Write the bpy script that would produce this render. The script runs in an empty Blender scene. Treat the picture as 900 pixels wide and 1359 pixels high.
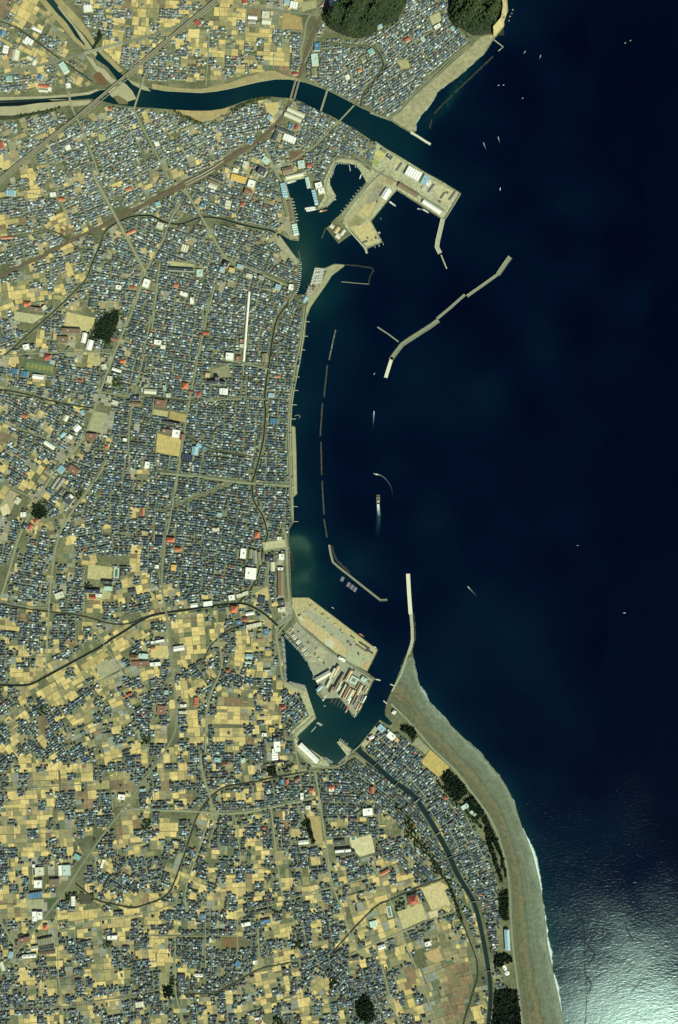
import bpy, math, random
import numpy as np
from mathutils import Vector, Matrix
from mathutils.geometry import tessellate_polygon

random.seed(7)
RNG = np.random.default_rng(11)
S = 4.0                      # metres per map unit of the plan below
CX, CY = 450.0, 679.5
G = 2.5                      # ground level above the sea
SC = bpy.context.scene
COL = SC.collection


def wx(x): return (x - CX) * S
def wy(y): return (CY - y) * S
def W(p, z=0.0): return Vector((wx(p[0]), wy(p[1]), z))


# ------------------------------------------------------------------ objects
def tag(o, label=None, cat=None, group=None, kind=None):
    if label: o['label'] = label
    if cat: o['category'] = cat
    if group: o['group'] = group
    if kind: o['kind'] = kind
    return o


def empty(name, loc=(0, 0, 0), rz=0.0):
    o = bpy.data.objects.new(name, None)
    o.empty_display_size = 2.0
    o.location = loc
    o.rotation_euler = (0, 0, rz)
    COL.objects.link(o)
    return o


def meshobj(name, verts, faces, mats, parent=None, midx=None, tint=None, loc=None, rz=0.0, smooth=False):
    me = bpy.data.meshes.new(name)
    me.from_pydata([tuple(v) for v in verts], [], faces)
    if not isinstance(mats, (list, tuple)): mats = [mats]
    for m in mats: me.materials.append(m)
    if midx is not None:
        me.polygons.foreach_set('material_index', np.asarray(midx, dtype=np.int32))
    if tint is not None:
        t = np.asarray(tint, dtype=np.float32)
        if t.ndim == 1: t = np.tile(t, (len(me.polygons), 1))
        if t.shape[1] == 3: t = np.hstack([t, np.ones((len(t), 1), np.float32)])
        at = me.attributes.new('tint', 'FLOAT_COLOR', 'FACE')
        at.data.foreach_set('color', t.ravel())
    if smooth:
        me.polygons.foreach_set('use_smooth', np.ones(len(me.polygons), dtype=bool))
    me.update()
    o = bpy.data.objects.new(name, me)
    COL.objects.link(o)
    if loc is not None: o.location = loc
    o.rotation_euler = (0, 0, rz)
    if parent is not None: o.parent = parent
    return o


def copy_tree(o, parent=None):
    c = o.copy()
    COL.objects.link(c)
    if parent is not None: c.parent = parent
    for ch in list(o.children):
        copy_tree(ch, c)
    return c


class MB:
    """collects simple solids for one mesh"""
    def __init__(s): s.v = []; s.f = []; s.t = []
    def add(s, vs, fs, t=None):
        b = len(s.v)
        s.v += [tuple(v) for v in vs]
        s.f += [tuple(i + b for i in f) for f in fs]
        s.t += [t if t is not None else (1, 1, 1)] * len(fs)
        return s
    def box(s, cx, cy, z0, z1, lx, ly, a=0.0, t=None):
        c, n = math.cos(a), math.sin(a)
        q = [(-lx / 2, -ly / 2), (lx / 2, -ly / 2), (lx / 2, ly / 2), (-lx / 2, ly / 2)]
        q = [(cx + x * c - y * n, cy + x * n + y * c) for x, y in q]
        return s.add([(x, y, z0) for x, y in q] + [(x, y, z1) for x, y in q],
                     [(3, 2, 1, 0), (4, 5, 6, 7), (0, 1, 5, 4), (1, 2, 6, 5), (2, 3, 7, 6), (3, 0, 4, 7)], t)
    def gable(s, cx, cy, z0, z1, lx, ly, a=0.0, hip=0.0, t=None):
        c, n = math.cos(a), math.sin(a)
        q = [(-lx / 2, -ly / 2, z0), (lx / 2, -ly / 2, z0), (lx / 2, ly / 2, z0), (-lx / 2, ly / 2, z0),
             (-lx / 2 + hip, 0, z1), (lx / 2 - hip, 0, z1)]
        return s.add([(cx + x * c - y * n, cy + x * n + y * c, z) for x, y, z in q],
                     [(0, 1, 5, 4), (2, 3, 4, 5), (3, 0, 4), (1, 2, 5), (3, 2, 1, 0)], t)
    def cyl(s, cx, cy, z0, z1, r, n=12, r1=None, t=None):
        r1 = r if r1 is None else r1
        vs = [(cx + r * math.cos(i * 2 * math.pi / n), cy + r * math.sin(i * 2 * math.pi / n), z0) for i in range(n)]
        vs += [(cx + r1 * math.cos(i * 2 * math.pi / n), cy + r1 * math.sin(i * 2 * math.pi / n), z1) for i in range(n)]
        fs = [(i, (i + 1) % n, n + (i + 1) % n, n + i) for i in range(n)] + [tuple(range(n, 2 * n)), tuple(range(n - 1, -1, -1))]
        return s.add(vs, fs, t)
    def build(s, name, mat, parent=None, tint=None, **k):
        return meshobj(name, s.v, s.f, mat, parent, tint=(s.t if tint is None else tint), **k)


# ------------------------------------------------------------------ materials
def nt(name):
    m = bpy.data.materials.new(name)
    m.use_nodes = True
    t = m.node_tree
    return m, t, t.nodes['Principled BSDF']


def noise(t, scale, detail=4.0, rough=0.55, coord='Object', dist=0.0, sc3=None):
    tc = t.nodes.new('ShaderNodeTexCoord')
    n = t.nodes.new('ShaderNodeTexNoise')
    n.inputs['Scale'].default_value = scale
    n.inputs['Detail'].default_value = detail
    n.inputs['Roughness'].default_value = rough
    n.inputs['Distortion'].default_value = dist
    if sc3:
        mp = t.nodes.new('ShaderNodeMapping')
        mp.inputs['Scale'].default_value = sc3[0]
        mp.inputs['Rotation'].default_value = (0, 0, sc3[1])
        t.links.new(tc.outputs[coord], mp.inputs['Vector'])
        t.links.new(mp.outputs['Vector'], n.inputs['Vector'])
    else:
        t.links.new(tc.outputs[coord], n.inputs['Vector'])
    return n.outputs['Fac']


def ramp(t, fac, stops):
    r = t.nodes.new('ShaderNodeValToRGB')
    e = r.color_ramp.elements
    while len(e) < len(stops): e.new(0.5)
    for i, (p, c) in enumerate(stops):
        e[i].position = p
        e[i].color = (*c, 1) if len(c) == 3 else c
    t.links.new(fac, r.inputs['Fac'])
    return r.outputs['Color']


def mix(t, a, b, fac, mode='MIX'):
    m = t.nodes.new('ShaderNodeMix')
    m.data_type = 'RGBA'
    m.blend_type = mode
    for sock, v in ((m.inputs[6], a), (m.inputs[7], b)):
        if isinstance(v, tuple): sock.default_value = (*v, 1) if len(v) == 3 else v
        else: t.links.new(v, sock)
    if isinstance(fac, (int, float)): m.inputs[0].default_value = fac
    else: t.links.new(fac, m.inputs[0])
    return m.outputs[2]


def math_(t, op, a, b=None, clamp=False):
    m = t.nodes.new('ShaderNodeMath')
    m.operation = op
    m.use_clamp = clamp
    for i, v in enumerate((a, b)):
        if v is None: continue
        if isinstance(v, (int, float)): m.inputs[i].default_value = v
        else: t.links.new(v, m.inputs[i])
    return m.outputs[0]


def attr(t, name, out='Color'):
    a = t.nodes.new('ShaderNodeAttribute')
    a.attribute_name = name
    return a.outputs[out]


def mat_plain(name, col, rough=0.8, var=0.25, scale=0.15, scale2=None, var2=0.0, spec=0.3):
    m, t, b = nt(name)
    f = noise(t, scale, 5)
    c = mix(t, tuple(x * (1 - var) for x in col), tuple(min(1, x * (1 + var)) for x in col), f)
    if scale2:
        f2 = noise(t, scale2, 3)
        g = ramp(t, f2, [(0.3, (1 - var2,) * 3), (0.7, (1 + var2,) * 3)])
        c = mix(t, c, g, 1.0, 'MULTIPLY')
    t.links.new(c, b.inputs['Base Color'])
    b.inputs['Roughness'].default_value = rough
    b.inputs['Specular IOR Level'].default_value = spec
    return m


def mat_tint(name, rough=0.8, var=0.2, scale=0.2, stripes=None, spec=0.3):
    """base colour of every face comes from what the thing is (paint, crop), with procedural wear"""
    m, t, b = nt(name)
    a = attr(t, 'tint')
    f = noise(t, scale, 5)
    g = ramp(t, f, [(0.25, (1 - var,) * 3), (0.75, (1 + var,) * 3)])
    c = mix(t, a, g, 1.0, 'MULTIPLY')
    if stripes:
        f2 = noise(t, stripes, 2, sc3=((1.0, 0.08, 1.0), 0.1))
        g2 = ramp(t, f2, [(0.35, (0.86,) * 3), (0.65, (1.12,) * 3)])
        c = mix(t, c, g2, 1.0, 'MULTIPLY')
    t.links.new(c, b.inputs['Base Color'])
    b.inputs['Roughness'].default_value = rough
    b.inputs['Specular IOR Level'].default_value = spec
    return m


COLS = dict(white=(.80, .80, .76), pale=(.58, .57, .44), pteal=(.44, .58, .52), lblue=(.27, .44, .54), blue=(.07, .18, .31),
            navy=(.035, .052, .088), red=(.38, .085, .06), orange=(.52, .145, .065), brown=(.19, .14, .09), rbrown=(.23, .12, .08),
            grey=(.26, .26, .23), dark=(.06, .07, .08), yellow=(.66, .43, .11), tan=(.56, .40, .22), olive=(.21, .21, .12),
            teal=(.20, .42, .40), green=(.08, .20, .11))
CNAME = dict(white='white', pale='cream', pteal='pale teal', lblue='light blue', blue='bright blue', navy='navy', red='red',
             orange='orange', brown='brown', rbrown='rust brown', grey='grey', dark='charcoal', yellow='yellow', tan='tan',
             olive='olive', teal='teal', green='dark green')

M = {}
M['roof'] = mat_tint('roof_covering', rough=0.55, var=0.18, scale=0.25, spec=0.4)
M['wall'] = mat_tint('rendered_wall', rough=0.85, var=0.12, scale=0.3)
M['field'] = mat_tint('crop_ground', rough=0.95, var=0.20, scale=0.06, stripes=0.35, spec=0.1)
M['metal'] = mat_tint('painted_metal', rough=0.5, var=0.12, scale=0.5, spec=0.4)
M['concrete'] = mat_plain('weathered_concrete', (.37, .375, .26), 0.85, 0.25, 0.04, 0.5, 0.12)
M['cap'] = mat_plain('breakwater_concrete', (.23, .24, .175), 0.9, 0.3, 0.05, 0.6, 0.15)
M['newcap'] = mat_plain('new_concrete', (.62, .60, .47), 0.8, 0.08, 0.05)
M['rubble'] = mat_plain('armour_stone', (.085, .085, .068), 0.9, 0.4, 0.15)
M['darkrubble'] = mat_plain('wet_armour_stone', (.035, .038, .033), 0.8, 0.4, 0.15)
M['asphalt'] = mat_plain('worn_asphalt', (.19, .20, .145), 0.9, 0.2, 0.03, 0.4, 0.15)
M['paleroad'] = mat_plain('pale_street', (.245, .26, .175), 0.9, 0.2, 0.03, 0.4, 0.15)
M['ballast'] = mat_plain('railway_ballast', (.135, .105, .066), 0.95, 0.3, 0.05, 0.5, 0.2)
M['viaduct'] = mat_plain('viaduct_concrete', (.30, .29, .21), 0.85, 0.15, 0.05)
M['track'] = mat_plain('track_bed', (.13, .12, .09), 0.9, 0.2, 0.1)
M['quay'] = mat_plain('quay_concrete', (.37, .365, .23), 0.9, 0.38, 0.012, 0.09, 0.30)
M['leaf'] = mat_plain('foliage', (.015, .027, .013), 0.9, 0.6, 0.02, 0.2, 0.35, spec=0.1)
M['pine'] = mat_plain('pine_foliage', (.009, .015, .012), 0.9, 0.5, 0.03, 0.2, 0.3, spec=0.1)
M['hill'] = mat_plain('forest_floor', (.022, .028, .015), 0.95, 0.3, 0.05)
M['cliff'] = mat_plain('sandstone_cliff', (.38, .31, .16), 0.9, 0.4, 0.05, 0.3, 0.2)
M['wood'] = mat_plain('timber', (.16, .13, .09), 0.9, 0.3, 0.3)
M['trunk'] = M['wood']


def mat_leaf(name, a, b_, c_):
    m, t, b = nt(name)
    f = noise(t, 0.010, 4, 0.65)
    f2 = noise(t, 0.11, 3, 0.6)
    c = ramp(t, f, [(0.32, a), (0.5, b_), (0.68, c_)])
    g = ramp(t, f2, [(0.3, (.45,) * 3), (0.55, (1.0,) * 3), (0.75, (1.7, 1.6, 1.4))])
    t.links.new(mix(t, c, g, 1.0, 'MULTIPLY'), b.inputs['Base Color'])
    b.inputs['Roughness'].default_value = 0.9
    b.inputs['Specular IOR Level'].default_value = 0.1
    return m


M['leaf'] = mat_leaf('mixed_foliage', (.017, .033, .016), (.034, .060, .022), (.066, .082, .030))
M['pine'] = mat_leaf('pine_needles', (.012, .024, .016), (.020, .038, .021), (.040, .058, .026))


def mat_ground():
    m, t, b = nt('town_ground')
    f1 = noise(t, 0.006, 6, 0.6)
    c = ramp(t, f1, [(0.30, (.085, .092, .055)), (0.5, (.140, .147, .085)), (0.70, (.235, .232, .13))])
    f2 = noise(t, 0.09, 4, 0.6)
    g = ramp(t, f2, [(0.30, (.60, .62, .62)), (0.5, (.98, .98, .98)), (0.72, (1.3, 1.28, 1.25))])
    c = mix(t, c, g, 1.0, 'MULTIPLY')
    t.links.new(c, b.inputs['Base Color'])
    b.inputs['Roughness'].default_value = 0.95
    b.inputs['Specular IOR Level'].default_value = 0.1
    return m


def mat_sand():
    m, t, b = nt('beach_shingle')
    a = attr(t, 'along', 'Fac')            # 0 at the sea wall, 1 at the water's edge
    f = noise(t, 0.012, 6, 0.6)
    f2 = noise(t, 0.05, 5, 0.65)
    k = math_(t, 'ADD', a, math_(t, 'MULTIPLY', math_(t, 'SUBTRACT', f, 0.5), 0.80))
    c = ramp(t, k, [(0.02, (.120, .125, .076)), (0.20, (.112, .122, .076)), (0.32, (.165, .146, .082)), (0.46, (.118, .132, .088)),
                    (0.62, (.138, .160, .112)), (0.80, (.142, .168, .120)), (0.97, (.19, .22, .165))])
    g = ramp(t, f2, [(0.3, (.78,) * 3), (0.7, (1.22,) * 3)])
    c = mix(t, c, g, 1.0, 'MULTIPLY')
    cb = t.nodes.new('ShaderNodeCombineXYZ')         # storm ridges run along the shore
    t.links.new(math_(t, 'ADD', math_(t, 'MULTIPLY', a, 11.0), math_(t, 'MULTIPLY', f, 2.2)), cb.inputs[0])
    nb = t.nodes.new('ShaderNodeTexNoise'); nb.inputs['Scale'].default_value = 1.6; nb.inputs['Detail'].default_value = 4
    t.links.new(cb.outputs[0], nb.inputs['Vector'])
    g = ramp(t, nb.outputs['Fac'], [(0.34, (.82, .83, .82)), (0.5, (1, 1, 1)), (0.66, (1.2, 1.22, 1.2))])
    c = mix(t, c, g, 1.0, 'MULTIPLY')
    t.links.new(c, b.inputs['Base Color'])
    b.inputs['Roughness'].default_value = 0.95
    b.inputs['Specular IOR Level'].default_value = 0.1
    return m


def mat_sea():
    m, t, b = nt('sea_water')
    s = attr(t, 'shoal_glare', 'Fac')
    f = noise(t, 0.0016, 5, 0.55)
    k = math_(t, 'ADD', s, math_(t, 'MULTIPLY', math_(t, 'SUBTRACT', f, 0.5), 0.26))
    c = ramp(t, k, [(0.0, (.0002, .0008, .0080)), (0.18, (.0003, .0028, .0142)), (0.40, (.0007, .0075, .0205)),
                    (0.68, (.0020, .0175, .0270)), (0.86, (.0085, .0330, .0335)), (1.0, (.026, .062, .052))])
    patch = noise(t, 0.0024, 5, 0.6)
    rg = math_(t, 'ADD', SEA_ROUGH - .085, math_(t, 'MULTIPLY', patch, 0.16))
    w1 = noise(t, 0.046, 3, 0.6, dist=0.6, sc3=((1.0, 2.0, 1.0), -0.45))
    w2 = noise(t, 0.0065, 3, 0.6, dist=0.4, sc3=((1.0, 1.8, 1.0), -0.3))
    h = math_(t, 'ADD', math_(t, 'MULTIPLY', w1, 1.0), math_(t, 'MULTIPLY', w2, 1.2))
    bp = t.nodes.new('ShaderNodeBump')
    bp.inputs['Strength'].default_value = 1.0
    bp.inputs['Distance'].default_value = SEA_WAVE
    t.links.new(h, bp.inputs['Height'])
    di = t.nodes.new('ShaderNodeBsdfDiffuse')
    t.links.new(c, di.inputs['Color'])
    gl = t.nodes.new('ShaderNodeBsdfGlossy')
    gl.distribution = 'BECKMANN'
    gl.inputs['Color'].default_value = (.60, .82, .88, 1)
    t.links.new(rg, gl.inputs['Roughness'])
    t.links.new(bp.outputs['Normal'], gl.inputs['Normal'])
    fr = t.nodes.new('ShaderNodeFresnel')
    fr.inputs['IOR'].default_value = 1.33
    mx = t.nodes.new('ShaderNodeMixShader')
    t.links.new(fr.outputs[0], mx.inputs[0]); t.links.new(di.outputs[0], mx.inputs[1]); t.links.new(gl.outputs[0], mx.inputs[2])
    t.links.new(mx.outputs[0], t.nodes['Material Output'].inputs['Surface'])
    t.nodes.remove(b)
    return m


def mat_river():
    m, t, b = nt('river_water')
    f = noise(t, 0.008, 4)
    c = ramp(t, f, [(0.3, (.0035, .010, .012)), (0.7, (.006, .015, .015))])
    t.links.new(c, b.inputs['Base Color'])
    b.inputs['IOR'].default_value = 1.33
    b.inputs['Roughness'].default_value = 0.2
    return m


def mat_foam():
    m, t, b = nt('sea_foam')
    a = attr(t, 'foam', 'Fac')
    f = noise(t, 0.12, 5, 0.7)
    k = math_(t, 'MULTIPLY', a, math_(t, 'MULTIPLY', f, 1.9), clamp=True)
    b.inputs['Base Color'].default_value = (.55, .68, .66, 1)
    b.inputs['Roughness'].default_value = 0.8
    t.links.new(k, b.inputs['Alpha'])
    return m


SEA_ROUGH = 0.25
SEA_WAVE = 0.48
M['ground'] = mat_ground()
M['sand'] = mat_sand()
M['sea'] = mat_sea()
M['river'] = mat_river()


def mat_slick():
    m, t, b = nt('smooth_slick_water')
    b.inputs['Base Color'].default_value = (.0015, .006, .016, 1)
    b.inputs['Roughness'].default_value = .14
    b.inputs['IOR'].default_value = 1.33
    f = noise(t, 0.03, 3, 0.6)
    t.links.new(ramp(t, math_(t, 'MULTIPLY', f, attr(t, 'foam', 'Fac')), [(.18, (0,) * 3), (.55, (.62,) * 3)]), b.inputs['Alpha'])
    return m


M['slick'] = mat_slick()
M['foam'] = mat_foam()
M['wash'] = mat_foam(); M['wash'].name = 'aerated_water'
M['wash'].node_tree.nodes['Principled BSDF'].inputs['Base Color'].default_value = (.012, .085, .105, 1)


# ------------------------------------------------------------------ plan rasters (2 m cells) used to place things without overlaps
PADX, PADY = 80, 80
RW, RH = (900 + 2 * PADX) * 2, (1359 + 2 * PADY) * 2
BLOCK = np.zeros((RH, RW), bool)
LAND = np.zeros((RH, RW), bool)
CODE = np.full((RH, RW), ord(' '), np.uint8)


def rast_poly(arr, pts, val=True):
    p = (np.array(pts, float) + (PADX, PADY)) * 2
    x0, x1 = max(0, int(p[:, 0].min())), min(arr.shape[1], int(p[:, 0].max()) + 2)
    y0, y1 = max(0, int(p[:, 1].min())), min(arr.shape[0], int(p[:, 1].max()) + 2)
    if x1 <= x0 or y1 <= y0: return
    xs = np.arange(x0, x1) + 0.5
    n = len(p)
    for yy in range(y0, y1):
        y = yy + 0.5
        cr = []
        for i in range(n):
            (ax, ay), (bx, by) = p[i], p[(i + 1) % n]
            if (ay > y) != (by > y):
                cr.append(ax + (y - ay) / (by - ay) * (bx - ax))
        cr.sort()
        for k in range(0, len(cr) - 1, 2):
            a, b = int(max(x0, math.ceil(cr[k] - 0.5))), int(min(x1, math.floor(cr[k + 1] - 0.5) + 1))
            if b > a: arr[yy, a:b] = val


def rast_line(arr, pts, width, val=True):
    for (ax, ay), (bx, by) in zip(pts[:-1], pts[1:]):
        L = math.hypot(bx - ax, by - ay)
        if L < 1e-6: continue
        nx, ny = -(by - ay) / L * width / 2, (bx - ax) / L * width / 2
        ex, ey = (bx - ax) / L * width * 0.3, (by - ay) / L * width * 0.3
        rast_poly(arr, [(ax + nx - ex, ay + ny - ey), (bx + nx + ex, by + ny + ey), (bx - nx + ex, by - ny + ey), (ax - nx - ex, ay - ny - ey)], val)


def rect(x, y, w, h, a):
    """plan rectangle; w runs along the direction a (degrees, rising to the right)"""
    c, s = math.cos(math.radians(a)), -math.sin(math.radians(a))
    return [(x + u * c - v * s, y + u * s + v * c) for u, v in ((-w / 2, -h / 2), (w / 2, -h / 2), (w / 2, h / 2), (-w / 2, h / 2))]


def samp(arr, x, y):
    xi = np.clip(((np.asarray(x) + PADX) * 2).astype(int), 0, RW - 1)
    yi = np.clip(((np.asarray(y) + PADY) * 2).astype(int), 0, RH - 1)
    return arr[yi, xi]


def inpoly(x, y, pts):
    x = np.asarray(x, float); y = np.asarray(y, float)
    r = np.zeros(x.shape, bool)
    n = len(pts)
    for i in range(n):
        (ax, ay), (bx, by) = pts[i], pts[(i + 1) % n]
        if ay == by: continue
        c = ((ay > y) != (by > y)) & (x < (bx - ax) * (y - ay) / (by - ay) + ax)
        r ^= c
    return r


def resample(pts, step):
    out = [pts[0]]
    for (ax, ay), (bx, by) in zip(pts[:-1], pts[1:]):
        n = max(1, int(math.hypot(bx - ax, by - ay) / step))
        out += [(ax + (bx - ax) * i / n, ay + (by - ay) * i / n) for i in range(1, n + 1)]
    return out


def smooth(pts, it=2):
    for _ in range(it):
        q = [pts[0]]
        for a, b in zip(pts[:-1], pts[1:]):
            q += [(a[0] * .75 + b[0] * .25, a[1] * .75 + b[1] * .25), (a[0] * .25 + b[0] * .75, a[1] * .25 + b[1] * .75)]
        q.append(pts[-1])
        pts = q
    return pts


def normals(pts):
    p = np.array(pts, float)
    d = np.gradient(p, axis=0)
    d /= np.maximum(np.linalg.norm(d, axis=1, keepdims=True), 1e-9)
    return np.stack([-d[:, 1], d[:, 0]], 1)


def offset(pts, o):
    n = normals(pts)
    o = np.asarray(o, float)
    if o.ndim == 0: o = np.full(len(pts), float(o))
    return [tuple(x) for x in np.array(pts, float) + n * o[:, None]]


def sheet(name, pts, z, mat, kind='structure', tint=None, label=None, parent=None):
    vs = [W(p, z) for p in pts]
    tris = tessellate_polygon([vs])
    fs = []
    for a, b, c in tris:
        n = (vs[b] - vs[a]).cross(vs[c] - vs[a])
        fs.append((a, b, c) if n.z > 0 else (a, c, b))
    o = meshobj(name, vs, fs, mat, parent, tint=tint)
    return tag(o, label, None, None, kind)


def prism(name, pts, z0, z1, mat, parent=None, kind=None, label=None, midx_side=None):
    vs = [W(p, z1) for p in pts]
    n = len(vs)
    area = sum(vs[i].x * vs[(i + 1) % n].y - vs[(i + 1) % n].x * vs[i].y for i in range(n))
    if area < 0:
        vs = vs[::-1]
    tris = tessellate_polygon([vs])
    fs = []
    for a, b, c in tris:
        nn = (vs[b] - vs[a]).cross(vs[c] - vs[a])
        fs.append((a, b, c) if nn.z > 0 else (a, c, b))
    lo = [(v.x, v.y, z0) for v in vs]
    nt_ = len(fs)
    fs += [(i, n + i, n + (i + 1) % n, (i + 1) % n) for i in range(n)]
    mats = mat if isinstance(mat, (list, tuple)) else [mat]
    mi = [0] * nt_ + [len(mats) - 1] * n
    o = meshobj(name, list(vs) + lo, fs, mats, parent, midx=mi)
    return tag(o, label, None, None, kind)


def ribbon(name, pts, width, z, mat, kind='structure', label=None, parent=None, o0=None, tint=None):
    """flat strip along a plan line; width in plan units, number or list"""
    w = np.asarray(width, float) / 2
    a = offset(pts, w if o0 is None else o0[0])
    b = offset(pts, -w if o0 is None else o0[1])
    zz = z if hasattr(z, '__len__') else [z] * len(pts)
    vs = [W(p, q) for p, q in zip(a, zz)] + [W(p, q) for p, q in zip(b, zz)]
    n = len(pts)
    fs = []
    for i in range(n - 1):
        f = (i, i + 1, n + i + 1, n + i)
        nn = (vs[f[1]] - vs[f[0]]).cross(vs[f[2]] - vs[f[0]])
        fs.append(f if nn.z > 0 else f[::-1])
    o = meshobj(name, vs, fs, mat, parent, tint=tint)
    return tag(o, label, None, None, kind)


def wallstrip(mb, pts, off0, off1, z0, z1, t=None):
    """a solid kerb / wall between two offsets of a plan line"""
    a, b = offset(pts, off0), offset(pts, off1)
    zz0 = z0 if hasattr(z0, '__len__') else [z0] * len(pts)
    zz1 = z1 if hasattr(z1, '__len__') else [z1] * len(pts)
    vs = []
    for p, q, l, h in zip(a, b, zz0, zz1):
        vs += [W(p, l), W(q, l), W(q, h), W(p, h)]
    fs = []
    for i in range(len(pts) - 1):
        k = i * 4
        for j in range(4):
            fs.append((k + j, k + (j + 1) % 4, k + 4 + (j + 1) % 4, k + 4 + j))
    n = len(vs)
    fs += [(0, 3, 2, 1), (n - 4, n - 3, n - 2, n - 1)]
    mb.add(vs, fs, t)
# ================================================================== LAND, WATER, SHORE
SPIT_RIVER = smooth([(475, 994.6), (484, 1003), (495.6, 1012), (510, 1026), (523.7, 1038), (546.7, 1053), (557, 1066), (577, 1099), (592.7, 1127),
                     (596, 1135), (608.6, 1164), (627.7, 1193), (636.7, 1222.7), (645.6, 1268.7), (652, 1312), (649.5, 1350), (640, 1400), (625, 1470)], 2)
_n = len(SPIT_RIVER)
_w = np.array([7.5 if i < _n * .12 else 6.6 if i < _n * .6 else 5.6 if i < _n * .8 else 5.0 for i in range(_n)])
_w = np.convolve(np.pad(_w, 4, mode='edge'), np.ones(9) / 9, 'valid')
_ra, _rb = offset(SPIT_RIVER, _w / 2), offset(SPIT_RIVER, -_w / 2)
RIV_WEST, RIV_EAST = (_ra, _rb) if _ra[5][0] < _rb[5][0] else (_rb, _ra)

NORTH = [(66, -160), (71.5, 0), (79, 9), (87, 18), (95, 27), (102, 36), (112, 46), (120, 57.5), (129, 67), (138, 77), (146, 83), (153, 89), (163, 100), (174, 107),
         (186, 112), (202, 117.5), (220, 120.6), (246, 122), (266, 123), (286, 121), (300, 118.5), (312, 116), (328, 112), (343, 108.6), (366, 104.8),
         (384, 105), (404, 108.6), (420, 114), (438, 121), (465, 135), (480, 143), (492, 148), (519, 160), (531, 168), (548, 177.5),
         (551.5, 174), (552, 163), (557, 155), (564, 147), (572, 137), (577, 129), (580, 123), (583, 118), (592, 112.5), (600, 108), (609, 101), (616, 93), (626, 86), (634, 78),
         (642, 72), (648, 64), (655, 52), (664, 43), (669.6, 34), (669, 28), (674.5, 14), (673.5, 0), (678, -160)]
WEST = [(-330, -160), (57, -160), (61, 0), (69, 9), (77, 19), (84, 25), (89, 31), (95, 40), (100, 48.5), (112, 60), (120, 66), (125, 73), (128, 79), (143, 89), (153, 102), (160, 113),
        (148, 118), (133, 119), (120, 124), (93, 126.5), (53, 130), (0, 131), (-330, 135)]
SOUTH = [(-330, 139), (0, 136), (60, 133.5), (85, 134), (100, 132.5), (120, 131), (135, 134), (150, 138), (179, 142), (200, 143), (229, 145.5), (255.5, 147), (278, 147), (295.5, 144.5),
         (311, 139), (324.5, 134), (342, 129), (355.5, 128), (386.7, 130.5), (400, 135), (420, 145.5), (438, 153), (471, 171), (495, 187.5), (525, 204),
         (564, 228), (584.5, 239), (611, 255.5), (611, 258), (604.5, 269), (591, 291), (585.6, 290), (526.7, 252.5), (520, 260), (493, 293.5), (498, 303), (508, 321), (487, 330),
         (483, 330), (460, 300), (467, 310), (449, 323), (433, 303), (441, 294), (453, 283), (493, 232), (486, 224.5), (474, 218), (464, 215.5), (444, 214), (436.7, 235.5), (436.7, 244.5),
         (443, 258), (443, 265.5), (435, 274), (421, 278.5), (418, 267), (413, 253), (407, 242), (405, 234.5), (379, 242.5), (381, 252), (383, 261.7), (386.7, 262.5), (389, 275),
         (393.7, 295), (397.5, 312), (396.5, 319.5), (385, 318), (369, 308.5), (368, 311), (370, 317), (368, 328), (397, 347), (397, 362), (395, 377), (390, 392), (398.5, 390.7), (407, 391.6), (411, 377.5), (418.4, 354),
         (430, 355.7), (444, 350), (457, 351), (457, 353), (440, 366), (434.5, 375.6), (421, 394.5), (412, 407.7), (407, 421), (405, 443.6), (401, 466), (399, 480),
         (396, 493), (391, 518), (388, 538), (386.7, 564.5), (392, 566.7), (393.5, 600), (394.5, 655.5), (389.5, 660), (390, 693), (384, 702), (383, 718), (385, 732), (385.7, 760),
         (387, 792.7), (410, 792.7), (502, 862.7), (487.5, 892), (499, 901.5), (495.5, 904), (488, 920), (478, 943.7), (471, 953), (467, 949.5), (459.7, 936.7), (450, 927), (441, 920),
         (429, 929.7), (420, 920), (424, 909), (417.7, 901.7), (417.7, 892), (409, 884), (408, 876), (398, 861), (378, 840), (373, 842.5), (375.7, 866.7), (378, 906), (384, 907.5), (406, 913),
         (413, 934), (420, 953), (395, 977.5), (397, 981), (424.7, 1004), (436, 1015), (450, 1015), (462, 1004), (448, 984.5), (450.5, 982.5), (469, 995)] + RIV_WEST[3:] + [(600, 1560), (-330, 1560)]
SPIT = RIV_EAST[3:][::-1] + [(478, 987.5), (504, 955), (517, 963), (521, 960), (511, 949), (511, 943.7), (513, 932), (518, 920), (524.7, 908.7), (536.7, 873.7), (546.5, 852),
        (548, 868), (552, 890), (559, 915), (568, 930), (580, 943), (597, 961), (613, 976.7), (630, 992), (644, 1007), (660, 1026), (672, 1043), (681, 1062), (687, 1079), (694, 1100), (702, 1119),
        (708, 1136), (712, 1153), (716, 1169), (719.5, 1188), (722, 1207), (725, 1230), (727, 1253), (732, 1277), (736, 1299), (741, 1320), (745, 1340), (748.5, 1359), (760, 1420), (784, 1560), (622, 1560)]

for nm, pl in (('north_shore_ground', NORTH), ('river_fork_ground', WEST), ('town_ground', SOUTH), ('beach_spit_ground', SPIT)):
    prism(nm, pl, -8.0, G, [M['ground'], M['concrete']], kind='structure')
    rast_poly(LAND, pl)
BLOCK |= ~LAND

# ---- sea: one sheet far past the frame; 'shallow' is how shoal or silty the water is, plus a painted glare tint
STEP = 6.0
gx = np.arange(-420, 1500, STEP); gy = np.arange(-420, 1800, STEP)
GX, GY = np.meshgrid(gx, gy)
lm = samp(LAND, np.clip(GX, -PADX, 979), np.clip(GY, -PADY, 1438)).astype(float)


def blur(a, r):
    k = np.ones(2 * r + 1) / (2 * r + 1)
    a = np.apply_along_axis(lambda v: np.convolve(np.pad(v, r, mode='edge'), k, 'valid'), 0, a)
    return np.apply_along_axis(lambda v: np.convolve(np.pad(v, r, mode='edge'), k, 'valid'), 1, a)


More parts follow.
